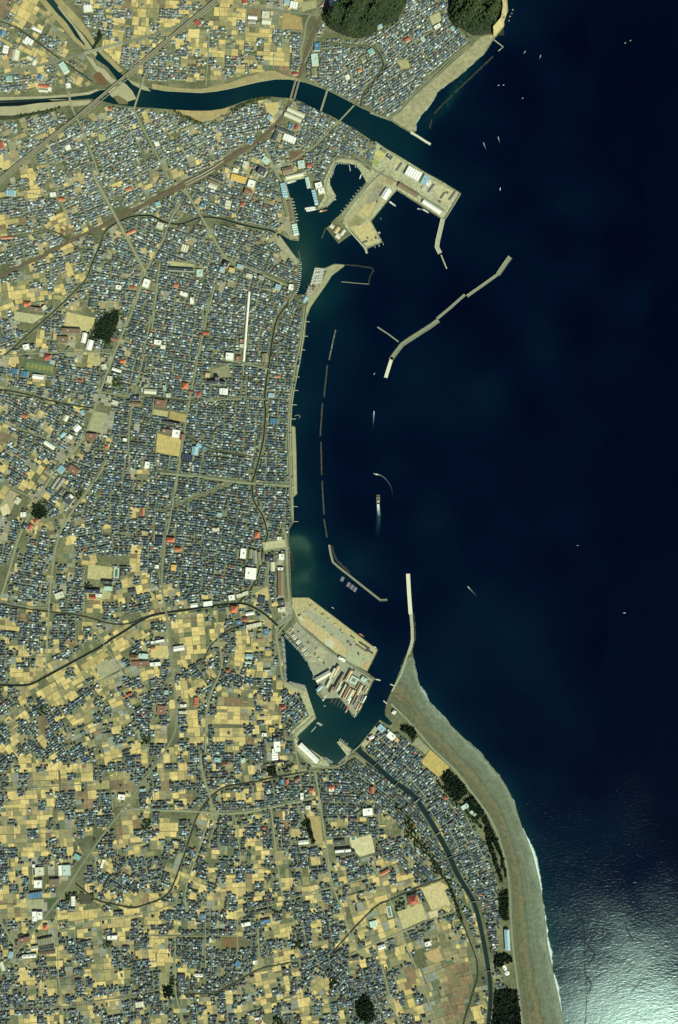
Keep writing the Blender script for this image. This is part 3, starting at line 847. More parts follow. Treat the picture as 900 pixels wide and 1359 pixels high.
# ================================================================== ROADS, RAIL, CANALS
ROADS = [  # (points, width, pale?, name)
    ([(-70, 122), (0, 101), (32, 92), (64, 84), (88, 78), (112, 71.5)], 3.6, 0, 'highway'),
    ([(164, 57.5), (197, 48.5), (220, 41), (238, 33), (253, 25.6), (270, 14), (286, 2.5), (312, -40)], 3.4, 0, 'highway'),
    ([(310, 2), (327, 9), (362, 12.5), (399, 18), (420, 20.5), (436, 22)], 2.2, 0, 'road'),
    ([(412, 20), (406, 30), (404, 50), (399, 70), (401, 84)], 1.8, 1, 'road'),
    ([(327, 9), (327, 34), (345, 36), (371, 39), (371, 17)], 1.5, 1, 'road'),
    ([(371, 39), (402, 42)], 1.3, 1, 'road'), ([(278, 45), (276, 80), (273, 115)], 1.4, 1, 'road'), ([(364, 58), (363, 92)], 1.0, 1, 'lane'),
    ([(280, 65), (320, 70), (352, 74), (385, 78)], .9, 1, 'lane'), ([(274, 45), (310, 48), (360, 50)], .9, 1, 'lane'),
    ([(62, 70), (77, 89), (84, 104), (89, 120), (93, 134)], 2.4, 0, 'road'),
    ([(96, 144), (101, 155), (107, 166), (116, 190), (125, 212), (131, 232)], 2.0, 1, 'road'),
    ([(178, 146), (190, 170), (202, 194), (213, 214), (224, 238)], 1.8, 1, 'road'),
    ([(-70, 268), (0, 254), (48, 257), (64, 262)], 1.4, 1, 'road'), ([(52, 260), (92, 247)], 1.8, 1, 'road'),
    ([(60, 206), (66, 232), (76, 252), (92, 300)], 1.3, 1, 'road'),
    ([(193, 360), (214.7, 322.7), (222, 306), (227.5, 289), (240, 270)], 2.2, 1, 'road'),
    ([(240, 252), (250, 258), (259, 274), (270, 292), (282, 313), (296, 338), (302, 345)], 2.4, 1, 'road'),
    ([(302, 345), (330, 356), (352, 366), (380, 378), (391, 384)], 2.0, 1, 'road'),
    ([(352, 198), (366, 228), (378, 250), (384, 268), (389, 296), (385, 312)], 2.8, 1, 'harbour_road'),
    ([(470, 140), (440, 172), (416, 196), (390, 212), (364, 228)], 2.0, 1, 'road'),
    ([(193, 360), (186, 385), (178, 409), (164, 440), (151, 471), (142, 496), (133, 520), (124, 548), (115.5, 573), (102, 595.5), (88, 608), (75, 622), (60, 646), (46.7, 669), (37, 688), (29, 704), (24, 717), (20, 729), (14, 752), (6.7, 778), (0, 795.5), (-20, 830)], 2.6, 1, 'avenue'),
    ([(142, 610), (131, 633), (118, 649), (106.7, 664), (96, 679), (86.7, 693), (80, 706), (75.5, 720), (72, 738), (69, 760), (67, 780), (65.5, 800), (64, 830), (61, 889)], 2.2, 1, 'avenue'),
    ([(212, 350), (206, 400), (202, 440)], 1.8, 1, 'road'),
    ([(285, 380), (272, 430), (262, 480), (252, 530), (242, 590), (234, 640), (227, 686), (220, 714.7)], 1.7, 1, 'road'),
    ([(220, 714.7), (216, 745), (214.5, 770.7), (216, 790), (220, 808), (223, 830), (226, 859), (229, 889), (233, 924), (235, 950), (233, 970), (226.7, 984), (214, 1006), (200, 1024), (180, 1051), (160, 1078), (146, 1096), (133, 1113), (115, 1138), (98, 1164), (83, 1187), (66.7, 1208), (45, 1235), (22, 1263), (0, 1294.5), (-40, 1345)], 2.8, 0, 'trunk_road'),
    ([(288, 809), (289, 844), (293, 864), (295.5, 884), (288, 903), (278, 924), (274, 950), (273, 975), (273, 1000)], 2.0, 1, 'road'),
    ([(266.7, 1000), (267, 1012), (269, 1026.7), (274, 1043), (280, 1060), (281, 1076)], 2.0, 1, 'road'),
    ([(160, 1077), (180, 1073), (200, 1075.5), (230, 1076), (262, 1076.7), (290, 1080), (306.7, 1080), (335, 1077), (360, 1072), (380, 1067), (400, 1064), (418, 1058)], 2.6, 1, 'main_street'),
    ([(360, 1073), (363, 1100), (366.7, 1133), (371, 1162), (375.5, 1193)], 1.8, 1, 'road'),
    ([(278, 1082), (264, 1128), (249, 1169), (245, 1190), (248, 1210)], 1.8, 1, 'road'), ([(289, 1082), (282, 1106), (276, 1125)], 1.3, 1, 'road'), ([(311, 1082), (316, 1110), (320, 1138)], 1.2, 1, 'road'),
    ([(436, 1018), (418, 1022), (390, 1029), (370, 1033)], 1.4, 1, 'road'),
    ([(418, 1022), (424, 1058), (429, 1095.5), (433, 1118), (435.5, 1138), (440, 1172), (446, 1188), (453, 1203), (459, 1221), (464, 1241), (475.5, 1263)], 2.0, 1, 'road'),
    ([(500, 1259), (506, 1280), (513, 1303), (516, 1320), (522, 1338), (531, 1359), (545, 1400)], 1.8, 1, 'road'),
    ([(496, 1150), (507, 1172), (518, 1194.5), (526, 1216), (533, 1237), (542, 1259), (551, 1281), (562, 1310), (570, 1332), (578, 1352), (584, 1380)], 1.6, 1, 'road'),
    ([(464, 1268), (473, 1263), (500, 1250), (533, 1237), (566, 1223), (600, 1210), (606, 1208)], 1.8, 1, 'road'),
    ([(400, 1189), (424, 1181), (449, 1176), (475, 1169), (500, 1159), (512, 1150)], 1.6, 1, 'road'), ([(-60, 1055), (0, 1049), (50, 1045), (100, 1042), (124, 1040), (140, 1031), (155.5, 1023)], 1.0, 0, 'lane'),
    ([(75.5, 1203), (76, 1240), (76.7, 1274.6), (78, 1300), (84, 1337), (85, 1380)], 1.4, 1, 'road'),
    ([(75, 1236), (100, 1229), (122, 1222), (140, 1217), (170, 1216), (200, 1212), (218, 1204), (233, 1200), (240, 1197)], 1.3, 1, 'road'),
    ([(200, 1242), (233, 1242), (260, 1242), (315.5, 1242)], 1.1, 1, 'lane'), ([(233, 1242), (233, 1290), (233, 1323), (242, 1348), (243, 1390)], 1.3, 1, 'road'), ([(273, 1210), (273, 1285)], 1.0, 1, 'lane'),
    ([(315.5, 1212), (315, 1285)], 1.0, 1, 'lane'), ([(342, 1232), (344, 1260), (345.5, 1286)], 1.2, 1, 'lane'), ([(315.5, 1212), (340, 1206), (360, 1201), (380, 1194), (400, 1189)], 1.1, 1, 'lane'),
    ([(-40, 1206), (0, 1221), (10, 1238), (20, 1254.6)], 2.0, 1, 'road'), ([(113, 1135.5), (100, 1115), (86.7, 1093)], 1.2, 0, 'lane'),
    ([(0, 1340), (44, 1338), (84, 1337), (110, 1334), (133, 1327), (173, 1323.5), (195.5, 1316), (232, 1310)], 1.3, 0, 'lane'), ([(322, 1344), (360, 1332), (400, 1318)], 1.0, 1, 'lane'),
    ([(78, 1306), (92, 1300), (104, 1293), (133, 1288), (158, 1286)], .9, 1, 'lane'), ([(61, 889), (62, 872), (62, 850)], 1.6, 1, 'road'), ([(66, 872), (20, 872)], .9, 1, 'lane'),
    ([(124, 834), (140, 858), (152, 875), (164, 888), (150, 897), (120, 908), (96, 917)], 1.3, 1, 'lane'), ([(420, 1265), (400, 1270), (390, 1277)], 1.0, 0, 'lane'),
    ([(404, 406), (402, 430), (399, 455), (396, 470), (393, 480), (390, 500), (386.5, 525), (384.5, 538), (383, 560), (383.5, 590), (384.5, 613), (386, 650), (388, 688)], 1.6, 1, 'coast_road'),
    ([(376, 700), (380, 715), (381, 735), (381.5, 760), (383, 785), (385, 800), (388, 812)], 2.6, 1, 'coast_road'),
    ([(388, 812), (394, 824), (406, 838), (424, 852), (444, 869), (462, 879), (480, 890), (490, 896)], 2.2, 0, 'harbour_road'),
    ([(388, 814), (380, 824), (368, 832), (366, 844), (371, 866), (373, 890), (376, 904), (390, 911), (405, 916)], 2.6, 1, 'harbour_road'),
    ([(417, 950), (405, 961), (394, 970), (390, 976), (391, 990), (400, 1004), (412, 1014), (424, 1017), (440, 1019)], 2.2, 1, 'harbour_road'),
    ([(390, 976), (393, 1000), (396, 1016), (397, 1025)], 1.6, 1, 'road'),
    ([(440, 1019), (455, 1015), (468, 1001), (478, 1006), (486, 1015)], 1.6, 1, 'road'),
    ([(328, 786), (348, 781), (356, 776), (356, 735), (352, 731)], 1.6, 1, 'road'), ([(356, 776), (360, 810), (366, 822)], 1.4, 0, 'lane'),
    ([(0, 796), (6, 800), (40, 806), (66, 806)], 2.2, 0, 'road'), ([(350, 731), (384, 727)], 1.6, 1, 'road'),
    ([(212, 628), (260, 632), (300, 638), (334, 642), (386, 645)], 2.6, 1, 'main_street'), ([(275, 532), (320, 529), (352, 530)], 1.6, 1, 'road'), ([(300, 478), (322, 482), (357, 490)], 1.8, 1, 'road'),
    ([(212, 680), (260, 661), (306, 642), (316, 638)], 1.4, 0, 'street'), ([(0, 473), (40, 469), (80, 468), (124, 467), (152, 470)], 1.5, 1, 'road'),
    ([(133, 520), (160, 525), (186, 526), (200, 526)], 1.5, 1, 'road'), ([(173, 630), (170, 570), (180, 520), (192, 470), (200, 420)], 1.3, 1, 'road'),
    ([(0, 560), (30, 570), (62, 582), (86, 602)], 1.3, 1, 'road'), ([(16, 648), (46, 662)], 1.6, 1, 'road'),
    ([(498, 188), (520, 204), (541, 217), (566, 233), (590, 246), (603, 254)], 1.4, 1, 'harbour_road'), ([(470, 205), (484, 216), (500, 228), (514, 235), (530, 243), (552, 256), (578, 272), (590, 280)], 2.4, 0, 'harbour_road'),
    ([(511, 226), (494, 240), (478, 258), (465, 274), (456, 288)], 2.0, 0, 'harbour_road'), ([(447, 212), (440, 226), (433, 242), (432, 256), (437, 264), (430, 271)], 1.6, 1, 'harbour_road'),
    ([(447, 211), (460, 211), (472, 213), (486, 220)], 1.6, 1, 'harbour_road'), ([(375, 238), (390, 233), (405, 230), (411, 240), (416, 256), (421, 272)], 1.6, 1, 'harbour_road'),
    ([(420, 50), (404, 84)], 1.4, 1, 'road'), ([(491, 148), (500, 153), (517, 158), (527, 150), (541, 134), (560, 114), (580, 95), (600, 76), (622, 60)], 1.4, 1, 'sea_wall_road'),
    (SEAWALL[1:21], 1.7, 1, 'sea_wall_road'),
]
CANALS = [
    ([(-60, 492), (0, 475.5), (13, 466.7), (28, 453), (44, 438), (66, 419), (86.7, 399.5), (101, 385), (115.5, 371), (122, 350), (131, 330), (140, 306.7)], 2.4),
    ([(136, 313), (143, 303), (155, 295.5), (166, 290), (178, 286.7), (200, 285.5), (211, 291), (222, 296.7), (240, 298), (254, 293), (266.7, 287.8), (284, 288.5), (300, 292), (316, 297), (333, 301), (347, 304), (360, 305.8), (370, 312)], 3.2),
    ([(390, 393), (378, 408), (368, 423), (365, 432), (363.6, 440), (361, 454), (358, 477.6), (356, 490), (353, 510), (351, 529.7), (353, 550.7), (351, 570), (350, 583), (346, 602), (341.7, 618), (338, 630), (334.7, 641), (335, 652), (336, 663), (342, 674), (348.7, 684), (353, 698), (355.7, 710), (352, 720), (348.7, 728.7), (347, 742), (344, 756.7), (340, 769), (334.7, 780), (327, 790), (318, 798.7)], 2.4),
    ([(-60, 908), (0, 909), (33, 910), (45, 907), (55.5, 901), (78, 889), (100, 876.7), (133, 859), (150, 847), (171, 834), (186, 824), (200, 816.7), (220, 813), (244, 810), (289, 803), (315.5, 800.5), (325, 801), (333, 804), (346, 811), (355.5, 818), (364, 826), (377, 839)], 3.0),
    ([(-60, 797), (0, 801), (16, 804), (33, 808), (66.7, 812), (100, 815.5), (124, 821), (144, 828), (164, 829), (178, 826), (190, 820)], 1.6),
    ([(436, 1019), (400, 1025.5), (362, 1032), (324, 1040), (308, 1042), (295.5, 1045.5), (286, 1052), (278, 1060), (270, 1070), (262, 1082), (254, 1106), (246.7, 1129), (239, 1150), (231, 1173), (226, 1183), (218, 1191), (209, 1195), (200, 1198), (178, 1205.7), (153, 1200), (129, 1195.7), (115, 1184), (100, 1172)], 1.9),
    ([(586.7, 1166), (564, 1174), (542, 1183), (515.5, 1195.7), (504, 1199), (495.5, 1205.7), (478, 1223), (462, 1241), (450, 1254), (438, 1268)], 1.6),
    ([(600, 1178), (608.6, 1210), (615, 1226), (621, 1243), (628, 1260), (633, 1274), (634, 1286), (634, 1297), (629, 1313), (624, 1330), (619, 1343), (610, 1380)], 2.4),
    ([(-60, 10), (0, 29), (15, 33), (30, 42), (43, 51), (61, 64.5), (79, 78), (101, 93), (122.7, 108.6)], 1.9),
    ([(386.7, 1277), (366, 1281), (346.7, 1284.5), (326, 1296), (306.7, 1307), (295, 1314), (284, 1318), (264, 1319), (244, 1320)], 1.3),
    ([(-60, 512), (0, 516.7), (31, 522), (71, 533), (98, 538), (124, 542)], 1.8), ([(192, 526), (212, 528), (240, 532), (258, 532)], 1.4),
    ([(420, 55.5), (446, 58), (470, 60), (492, 61.5), (502.5, 69), (507, 78), (510, 87), (504, 96), (498, 105), (488, 117), (480, 129), (479, 141)], 1.7),
    ([(60, 305), (75, 308), (92, 318), (100, 328), (112, 332), (124, 329)], 1.4), ([(0, 318), (40, 310), (66, 304)], 1.2),
    ([(270, 876), (280, 856), (290, 847), (300, 838), (318, 831)], 1.5), ([(238, 571), (262, 588), (290, 600), (345, 607)], 1.2),
]
JR = smooth([(450, -60), (440, -10), (434.7, 5), (428, 19), (422, 33), (415, 47), (409, 61), (402.7, 84), (397, 100), (394.5, 106), (391, 119), (386.5, 132), (382, 143), (376, 153), (365.7, 166), (347.8, 184), (330, 195.5), (304, 211), (277.8, 229), (235.5, 250), (200, 267.5),
             (153, 292), (126, 305), (100, 316.7), (75, 330), (53, 342), (26, 354), (0, 367.8), (-70, 402)], 1)
SHIN = [(330, -36), (310, -18), (287.7, 1), (254, 29), (220, 57.5), (191.7, 82), (158, 110.5), (130, 134), (102, 158), (80, 175), (61, 190), (37, 209.5), (13, 229), (-20, 257), (-70, 300)]

LBL = dict(highway='grey highway', road='pale paved road', lane='narrow lane', harbour_road='harbour road', avenue='wide pale avenue', trunk_road='wide trunk road', main_street='main street of the town',
           coast_road='road along the sea front', sea_wall_road='road on the sea wall', street='town street')
for i, (pts, w, pale, nm) in enumerate(ROADS):
    pts = smooth(pts, 2)
    ribbon(nm, pts, w, G + .75 + .012 * i, M['paleroad'] if pale else M['asphalt'], label=LBL[nm])
    rast_line(BLOCK, pts, w + .8)
for i, (pts, w) in enumerate(CANALS):
    pts = smooth(pts, 2)
    ribbon('canal', pts, w * .72, G + .55 + .01 * i, M['river'], label='dark water of a narrow town canal')
    mb = MB()
    wallstrip(mb, pts, w * .37, w * .37 + .15, G, G + 2.2)
    wallstrip(mb, pts, -w * .37 - .15, -w * .37, G, G + 2.2)
    o = mb.build('canal_wall', M['cap'])
    tag(o, None, None, None, 'structure'); o['label'] = 'low concrete walls lining a town canal'
    rast_line(BLOCK, pts, w + 1.1)

land_rail = [p for p in JR]
ribbon('railway', [p for p in JR if p[1] <= 106], 4.2, G + 1.6, M['ballast'], label='brown ballasted railway')
south_rail = [p for p in JR if p[1] >= 132]
wd = [4.0 + 4.6 * math.exp(-((p[0] - 262) / 62.0) ** 2) for p in south_rail]
ribbon('railway', south_rail, wd, G + 1.6, M['ballast'], label='brown ballasted railway through the town')
rast_line(BLOCK, JR, 5.2); rast_line(BLOCK, [p for p in JR if 190 < p[0] < 335], 9.5)
TRK = mat_plain('rail_track', (.10, .085, .065), .8, .2, .2)
for k, off in enumerate((-.8, .8)):
    ribbon('railway_track', offset(south_rail, off), .45, G + 1.75 + .02 * k, TRK, label='railway track')
    ribbon('railway_track', offset([p for p in JR if p[1] <= 106], off), .45, G + 1.75 + .02 * k, TRK, label='railway track')
st = [p for p in south_rail if 205 < p[0] < 325]
for k, off in enumerate((-2.6, 2.6, 3.6)):
    ribbon('railway_track', offset(st, off), .4, G + 1.85 + .02 * k, TRK, label='station siding track')
# station platforms
for k, (a, b, off, lb) in enumerate([(232, 305, 1.7, 'long grey island platform with canopy on the railway'), (238, 290, -1.8, 'shorter platform beside the railway ticket hall')]):
    seg = [p for p in south_rail if a < p[0] < b]
    e = empty('station_platform', W(offset(seg, off)[len(seg) // 2], G))
    tag(e, lb, 'platform')
    def local(mb):
        mb.v = [(x - e.location.x, y - e.location.y, z - e.location.z) for x, y, z in mb.v]
        return mb
    mb = MB(); wallstrip(mb, seg, off - .55, off + .55, G + 1.6, G + 2.8); local(mb).build('platform_slab', M['concrete'], e)
    mid_ = seg[len(seg) // 4: 3 * len(seg) // 4]
    mb = MB(); wallstrip(mb, mid_, off - .42, off + .42, G + 6.2, G + 6.6, (.34, .32, .27)); local(mb).build('canopy_roof', M['roof'], e)
    for p in offset(mid_, off):
        mb = MB(); mb.box(wx(p[0]), wy(p[1]), G + 2.8, G + 6.2, .4, .4); local(mb).build('canopy_post', M['concrete'], e)


# ------------------------------------------------------------------ elevated line and bridges
def localise(mb, e):
    mb.v = [(x - e.location.x, y - e.location.y, z - e.location.z) for x, y, z in mb.v]
    return mb


sh = resample(SHIN, 6.5)
e = empty('railway_viaduct', W((110, 151), G)); tag(e, 'long straight elevated railway viaduct running diagonally across the upper left', 'viaduct')
mb = MB(); wallstrip(mb, SHIN, -1.55, 1.55, G + 8.6, G + 9.8); localise(mb, e).build('deck', M['viaduct'], e)
for s_ in (-1, 1):
    mb = MB(); wallstrip(mb, SHIN, s_ * 1.55 - .09, s_ * 1.55 + .09, G + 9.0, G + 11.4); localise(mb, e).build('parapet', M['viaduct'], e)
    mb = MB(); wallstrip(mb, SHIN, s_ * .62 - .34, s_ * .62 + .34, G + 9.8, G + 10.1); localise(mb, e).build('track', M['track'], e)
for (x, y) in sh[2:-2]:
    mb = MB(); mb.box(wx(x), wy(y), -3, G + 8.6, 2.2, 7.5, math.radians(40)); localise(mb, e).build('pillar', M['viaduct'], e)
rast_line(BLOCK, SHIN, 4.6)
ribbon('service_road', offset(SHIN, -3.0 if offset(SHIN, -3)[5][1] > SHIN[5][1] else 3.0), 1.1, G + .62, M['paleroad'], label='service road beside the viaduct')


def bridge(a, b, w, lb, z0=None, z1=None, name='bridge', n=5, white=False, rise=2.5, group=None):
    z = (G + .9) if z0 is None else z0
    mid_ = ((a[0] + b[0]) / 2, (a[1] + b[1]) / 2)
    e = empty(name, W(mid_, 0)); tag(e, lb, 'bridge', group)
    L = math.hypot(b[0] - a[0], b[1] - a[1]) * S
    an = math.atan2(-(b[1] - a[1]), b[0] - a[0])
    e.rotation_euler = (0, 0, an)
    m = M['newcap'] if white else M['concrete']
    mb = MB(); mb.box(0, 0, z - .9, z + rise * .3, L, w * S); mb.build('deck', m, e)
    mb = MB(); mb.box(0, 0, z + rise * .3 + .02, z + rise * .3 + .12, L * .995, w * S * .72); mb.build('roadway', M['paleroad'] if not white else M['track'], e)
    for s_ in (-1, 1):
        mb = MB(); mb.box(0, s_ * (w * S / 2 - .25), z + rise * .3 + .003, z + rise * .3 + 1.1, L, .4); mb.build('railing', m, e)
    for i in range(n):
        mb = MB(); mb.box(-L / 2 + L * (i + 1) / (n + 1), 0, -4, z - .9, 2.0, w * S * .8); mb.build('pier', M['concrete'], e)
    return e


bridge((112, 71.5), (164, 57.5), 3.6, 'grey highway bridge over the upper river beside the gravel bars', z0=G + 3.4, n=6)
bridge((191, 104), (178, 145), 1.8, 'narrow road bridge just below the viaduct at the river fork', z0=G + 1.5, n=6)
bridge((393.2, 105), (385.5, 132), 1.9, 'left one of the paired white railway bridges over the river', white=True, z0=G + 1.5, n=3)
bridge((397.6, 106), (390, 133.5), 1.7, 'right one of the paired white railway bridges over the river', white=True, z0=G + 1.5, n=3)
bridge((435.5, 117), (425.5, 149), 2.3, 'grey road bridge between the paired railway bridges and the sea', n=4)
bridge((91, 122), (96.5, 145), 2.2, 'short road bridge over the gravelly western branch', z0=G + 1.2, n=3)
bridge((124, 232), (193, 361), 2.9, 'long straight road flyover crossing above the railway', z0=G + 7.4, n=14, name='flyover')
rast_line(BLOCK, [(124, 232), (193, 361)], 4.4)
for k, (a, b, w, lb) in enumerate([((479, 988), (467, 999), 2.0, 'bridge at the mouth of the spit river in the lower harbour'), ((501, 1011.5), (492, 1020.5), .9, 'footbridge first above the mouth of the spit river'),
                                ((530, 1036), (521, 1046), .9, 'footbridge with tan deck in the middle of the spit river'), ((560, 1057), (548, 1068), 1.8, 'road bridge where the spit river bends'),
                                ((588, 1102), (575, 1110), 1.4, 'road bridge of the spit river below its bend'), ((602, 1135), (592, 1140), .8, 'thin footbridge below the two road bridges of the spit river'),
                                ((633, 1196), (621, 1197.5), 1.0, 'bridge over the spit river beside the schoolyard'), ((652, 1288), (643, 1288.5), .9, 'lowest thin bridge over the spit river'),
                                ((366, 845), (388, 818), 2.4, 'broad quay bridge at the top of the lower harbour'), ((392, 388), (384, 402), 1.8, 'short bridge over the canal at the old harbour'),
                                ((378, 302), (364, 312), 1.6, 'bridge over the canal mouth beside the fish quay')]):
    bridge(a, b, w, lb, n=2)

# ------------------------------------------------------------------ breakwaters
def breakwater(pts, w, cap, lb, rubble=None, parapet=0, name='breakwater', z=3.2, group=None, cat='breakwater'):
    pts = [tuple(p) for p in pts]
    mid_ = pts[len(pts) // 2]
    e = empty(name, W(mid_, 0)); tag(e, lb, cat, group)
    mb = MB(); wallstrip(mb, pts, -w / 2, w / 2, -6, z); localise(mb, e).build('cap', cap, e)
    if parapet:
        s_ = 1 if parapet > 0 else -1
        mb = MB(); wallstrip(mb, pts, s_ * (w / 2 - .45), s_ * (w / 2 - .02), z - .5, z + 2.4); localise(mb, e).build('parapet', M['newcap'] if cap is not M['cap'] else M['concrete'], e)
    if rubble:
        o0, o1, m = rubble
        mb = MB()
        line = resample(pts, .8)
        nn = normals(line)
        for (x, y), n in zip(line, nn):
            for _ in range(2):
                k = RNG.uniform(o0, o1)
                r = RNG.uniform(1.6, 3.0)
                v = ICO_V * (1 + RNG.normal(size=(12, 1)) * .25) * r
                c = W((x + n[0] * k, y + n[1] * k), RNG.uniform(-.4, 1.6))
                mb.add(v + np.array(c), ICO_F.tolist())
        localise(mb, e).build('armour_stones', m, e)['kind'] = 'stuff'
    return e


breakwater([(545, 175.5), (553, 180), (563, 186.5), (571.5, 191.5)], 2.6, M['newcap'], 'pale stone jetty at the mouth of the big river', parapet=1, name='jetty', cat='jetty')
breakwater([(655.5, 52.5), (668, 62), (661.5, 67.5)], 1.0, M['concrete'], 'thin hooked jetty below the headland cliff', name='jetty', cat='jetty', z=2.2)
for pts, lb in (([(654, 75), (638, 90), (620, 107), (603, 123)], 'long dark rubble breakwater off the northern beach'), ([(600, 126), (588, 138), (576, 150)], 'middle dark rubble breakwater off the northern beach'),
                ([(573, 159), (570, 169.5)], 'short dark rubble breakwater nearest the river jetty')):
    breakwater(pts, .8, M['darkrubble'], lb, (-1.1, 1.1, M['darkrubble']), z=1.4, group='detached breakwaters off the northern beach')
breakwater([(588, 290), (585, 303), (581, 320), (580, 328), (584, 336)], 6.0, M['concrete'], 'thick crooked arm at the tip of the big pier', parapet=1)
breakwater([(585.5, 338), (589, 347), (593, 356.5)], 1.6, M['concrete'], 'thin tail pointing down from the crooked pier arm', z=2.0)
e = breakwater([(677, 341), (669, 352), (661, 364)], 5.6, M['cap'], 'blunt head of the long outer breakwater', (-3.6, -2.4, M['darkrubble']), parapet=1)
breakwater([(661, 364), (640, 379), (620, 393)], 3.6, M['cap'], 'outer straight run of the long outer breakwater', parapet=1)
breakwater([(617, 391), (598, 408), (580, 423)], 3.6, M['cap'], 'straight middle run of the long outer breakwater between two steps')
breakwater([(582, 425), (571, 433), (560, 440), (546, 449), (534, 457), (527, 466), (519, 477)], 5.6, M['cap'], 'thick bent run of the long outer breakwater', (2.4, 3.4, M['rubble']), parapet=-1)
breakwater([(520.5, 474), (516, 488), (512, 501)], 4.6, M['newcap'], 'bright new concrete end of the long outer breakwater')
breakwater([(529, 453.5), (515, 443), (501, 434)], 1.6, M['cap'], 'thin spur on the inner side of the outer breakwater', z=2.0)
for k, (a, b) in enumerate([((445.4, 438), (436.7, 477.6)), ((434.5, 484.5), (430, 526.7)), ((428, 535), (425, 578.5)), ((426, 586), (427, 630)), ((427.5, 638), (430, 682.7)), ((430, 689), (434, 713))]):
    breakwater([a, ((a[0] + b[0]) / 2, (a[1] + b[1]) / 2), b], 1.4, M['cap'] if k < 1 else M['rubble'],
               ['topmost pale detached breakwater off the town front', 'second detached breakwater from the top off the town front', 'third detached breakwater from the top off the town front',
                'fourth detached breakwater from the top off the town front', 'fifth long detached breakwater off the town front', 'short lowest detached breakwater above the bent mole'][k],
               (-.9, .9, M['darkrubble']), z=2.2, group='row of detached breakwaters off the town')
breakwater([(437, 723), (439, 735), (442, 746), (450, 753), (462.7, 763), (484, 780), (505, 796.5), (514, 796)], 2.6, M['cap'], 'bent mole of grey concrete sheltering the fish rafts', parapet=1)
breakwater([(440, 724), (443, 735), (447, 744), (456, 752), (464, 760)], 2.4, M['darkrubble'], 'dark rubble slope on the outer side of the bent mole', (-1.6, 1.6, M['darkrubble']), z=1.2)
breakwater([(541.5, 761.5), (543, 788), (545, 815)], 5.2, M['newcap'], 'bright straight north end of the spit breakwater', parapet=1)
breakwater([(545.5, 815), (547, 832), (547.5, 850)], 4.0, M['concrete'], 'grey bent root of the spit breakwater', (-4.4, -2.2, M['rubble']))
breakwater([(547.5, 848), (546, 856), (542, 868)], 4.2, M['concrete'], 'broad curve where the spit breakwater meets the shingle', (-3.6, -2.0, M['rubble']), z=3.4)
breakwater([(545, 858), (540, 872), (532, 896), (520, 918)], 1.9, M['concrete'], 'low training wall along the inner edge of the spit', z=3.6)
breakwater([(457, 351), (475, 352.5), (494, 355.5), (495.5, 358.6), (491, 366), (489.5, 377)], 1.0, M['darkrubble'], 'dark thin hook of rubble beyond the sand bank', (-.8, .8, M['darkrubble']), z=1.2)
breakwater([(490, 377), (471, 375.5), (453, 373.7)], .7, M['cap'], 'thin straight wall closing the rubble hook', z=1.6)
breakwater([(386, 731), (389, 744), (389, 757)], 1.0, M['darkrubble'], 'dark rocks heaped along the town sea wall', (-2.5, 3.5, M['darkrubble']), z=.8, name='rock_heap', cat='rocks')
for k, (a, b, lb) in enumerate([((404, 426.5), (411, 427), 'groyne just below the sand bank'), ((403, 446), (408.5, 446.2), 'groyne beside the topmost detached breakwater'), ((399, 464), (405, 464.3), 'groyne level with the lower end of the topmost detached breakwater'),
                             ((391, 500), (397.5, 500.2), 'groyne level with the second detached breakwater'), ((389, 518), (396, 518.2), 'groyne level with the lower end of the second detached breakwater'),
                             ((386, 537), (394, 537.3), 'groyne level with the top of the third detached breakwater'), ((386, 556), (393, 556), 'groyne just above the pale sea front terrace'),
                             ((388, 672), (395.5, 672.4), 'groyne just below the pale sea front terrace'), ((388, 692), (396, 692.3), 'lowest groyne above the silty water')]):
    breakwater([a, b], .8, M['concrete'], 'short ' + lb, z=2.6, name='groyne', cat='groyne', group='groynes along the town front')
breakwater([(391, 552), (396, 550.5), (398.5, 552), (397, 555)], .7, M['cap'], 'small hooked landing off the town front', z=1.4, name='jetty', cat='jetty')
breakwater([(499, 901.5), (505, 903)], 1.4, M['newcap'], 'short pale pier at the corner of the shipyard', name='jetty', cat='jetty')
breakwater([(518, 908), (524, 910.5)], 1.2, M['newcap'], 'upper short pale landing on the inner side of the spit', name='jetty', cat='jetty')
breakwater([(509, 930), (513.5, 934)], 1.2, M['newcap'], 'lower short pale landing on the inner side of the spit', name='jetty', cat='jetty')
breakwater([(484.5, 328), (487, 336)], 3.0, M['concrete'], 'stub of quay wall at the corner of the sandy pier', name='jetty', cat='jetty')
breakwater([(396, 333), (399, 345)], .9, M['wood'], 'thin wooden landing in the old harbour', z=1.6, name='landing_stage', cat='jetty')
breakwater([(432.5, 302), (428.5, 313), (427, 316)], 1.1, M['rubble'], 'curved rubble tail on the northern shipyard', name='jetty', cat='jetty', z=1.8)

# sea walls as things of their own
def seawall(pts, w, h, lb, mat=None):
    e = empty('sea_wall', W(pts[len(pts) // 2], 0)); tag(e, lb, 'sea wall')
    mb = MB(); wallstrip(mb, pts, -w / 2, w / 2, G - .5, G + h); localise(mb, e).build('wall', mat or M['concrete'], e)
    mb = MB(); wallstrip(mb, pts, -w / 2 - .25, w / 2 + .25, G - .5, G + h * .35); localise(mb, e).build('footing', M['cap'], e)


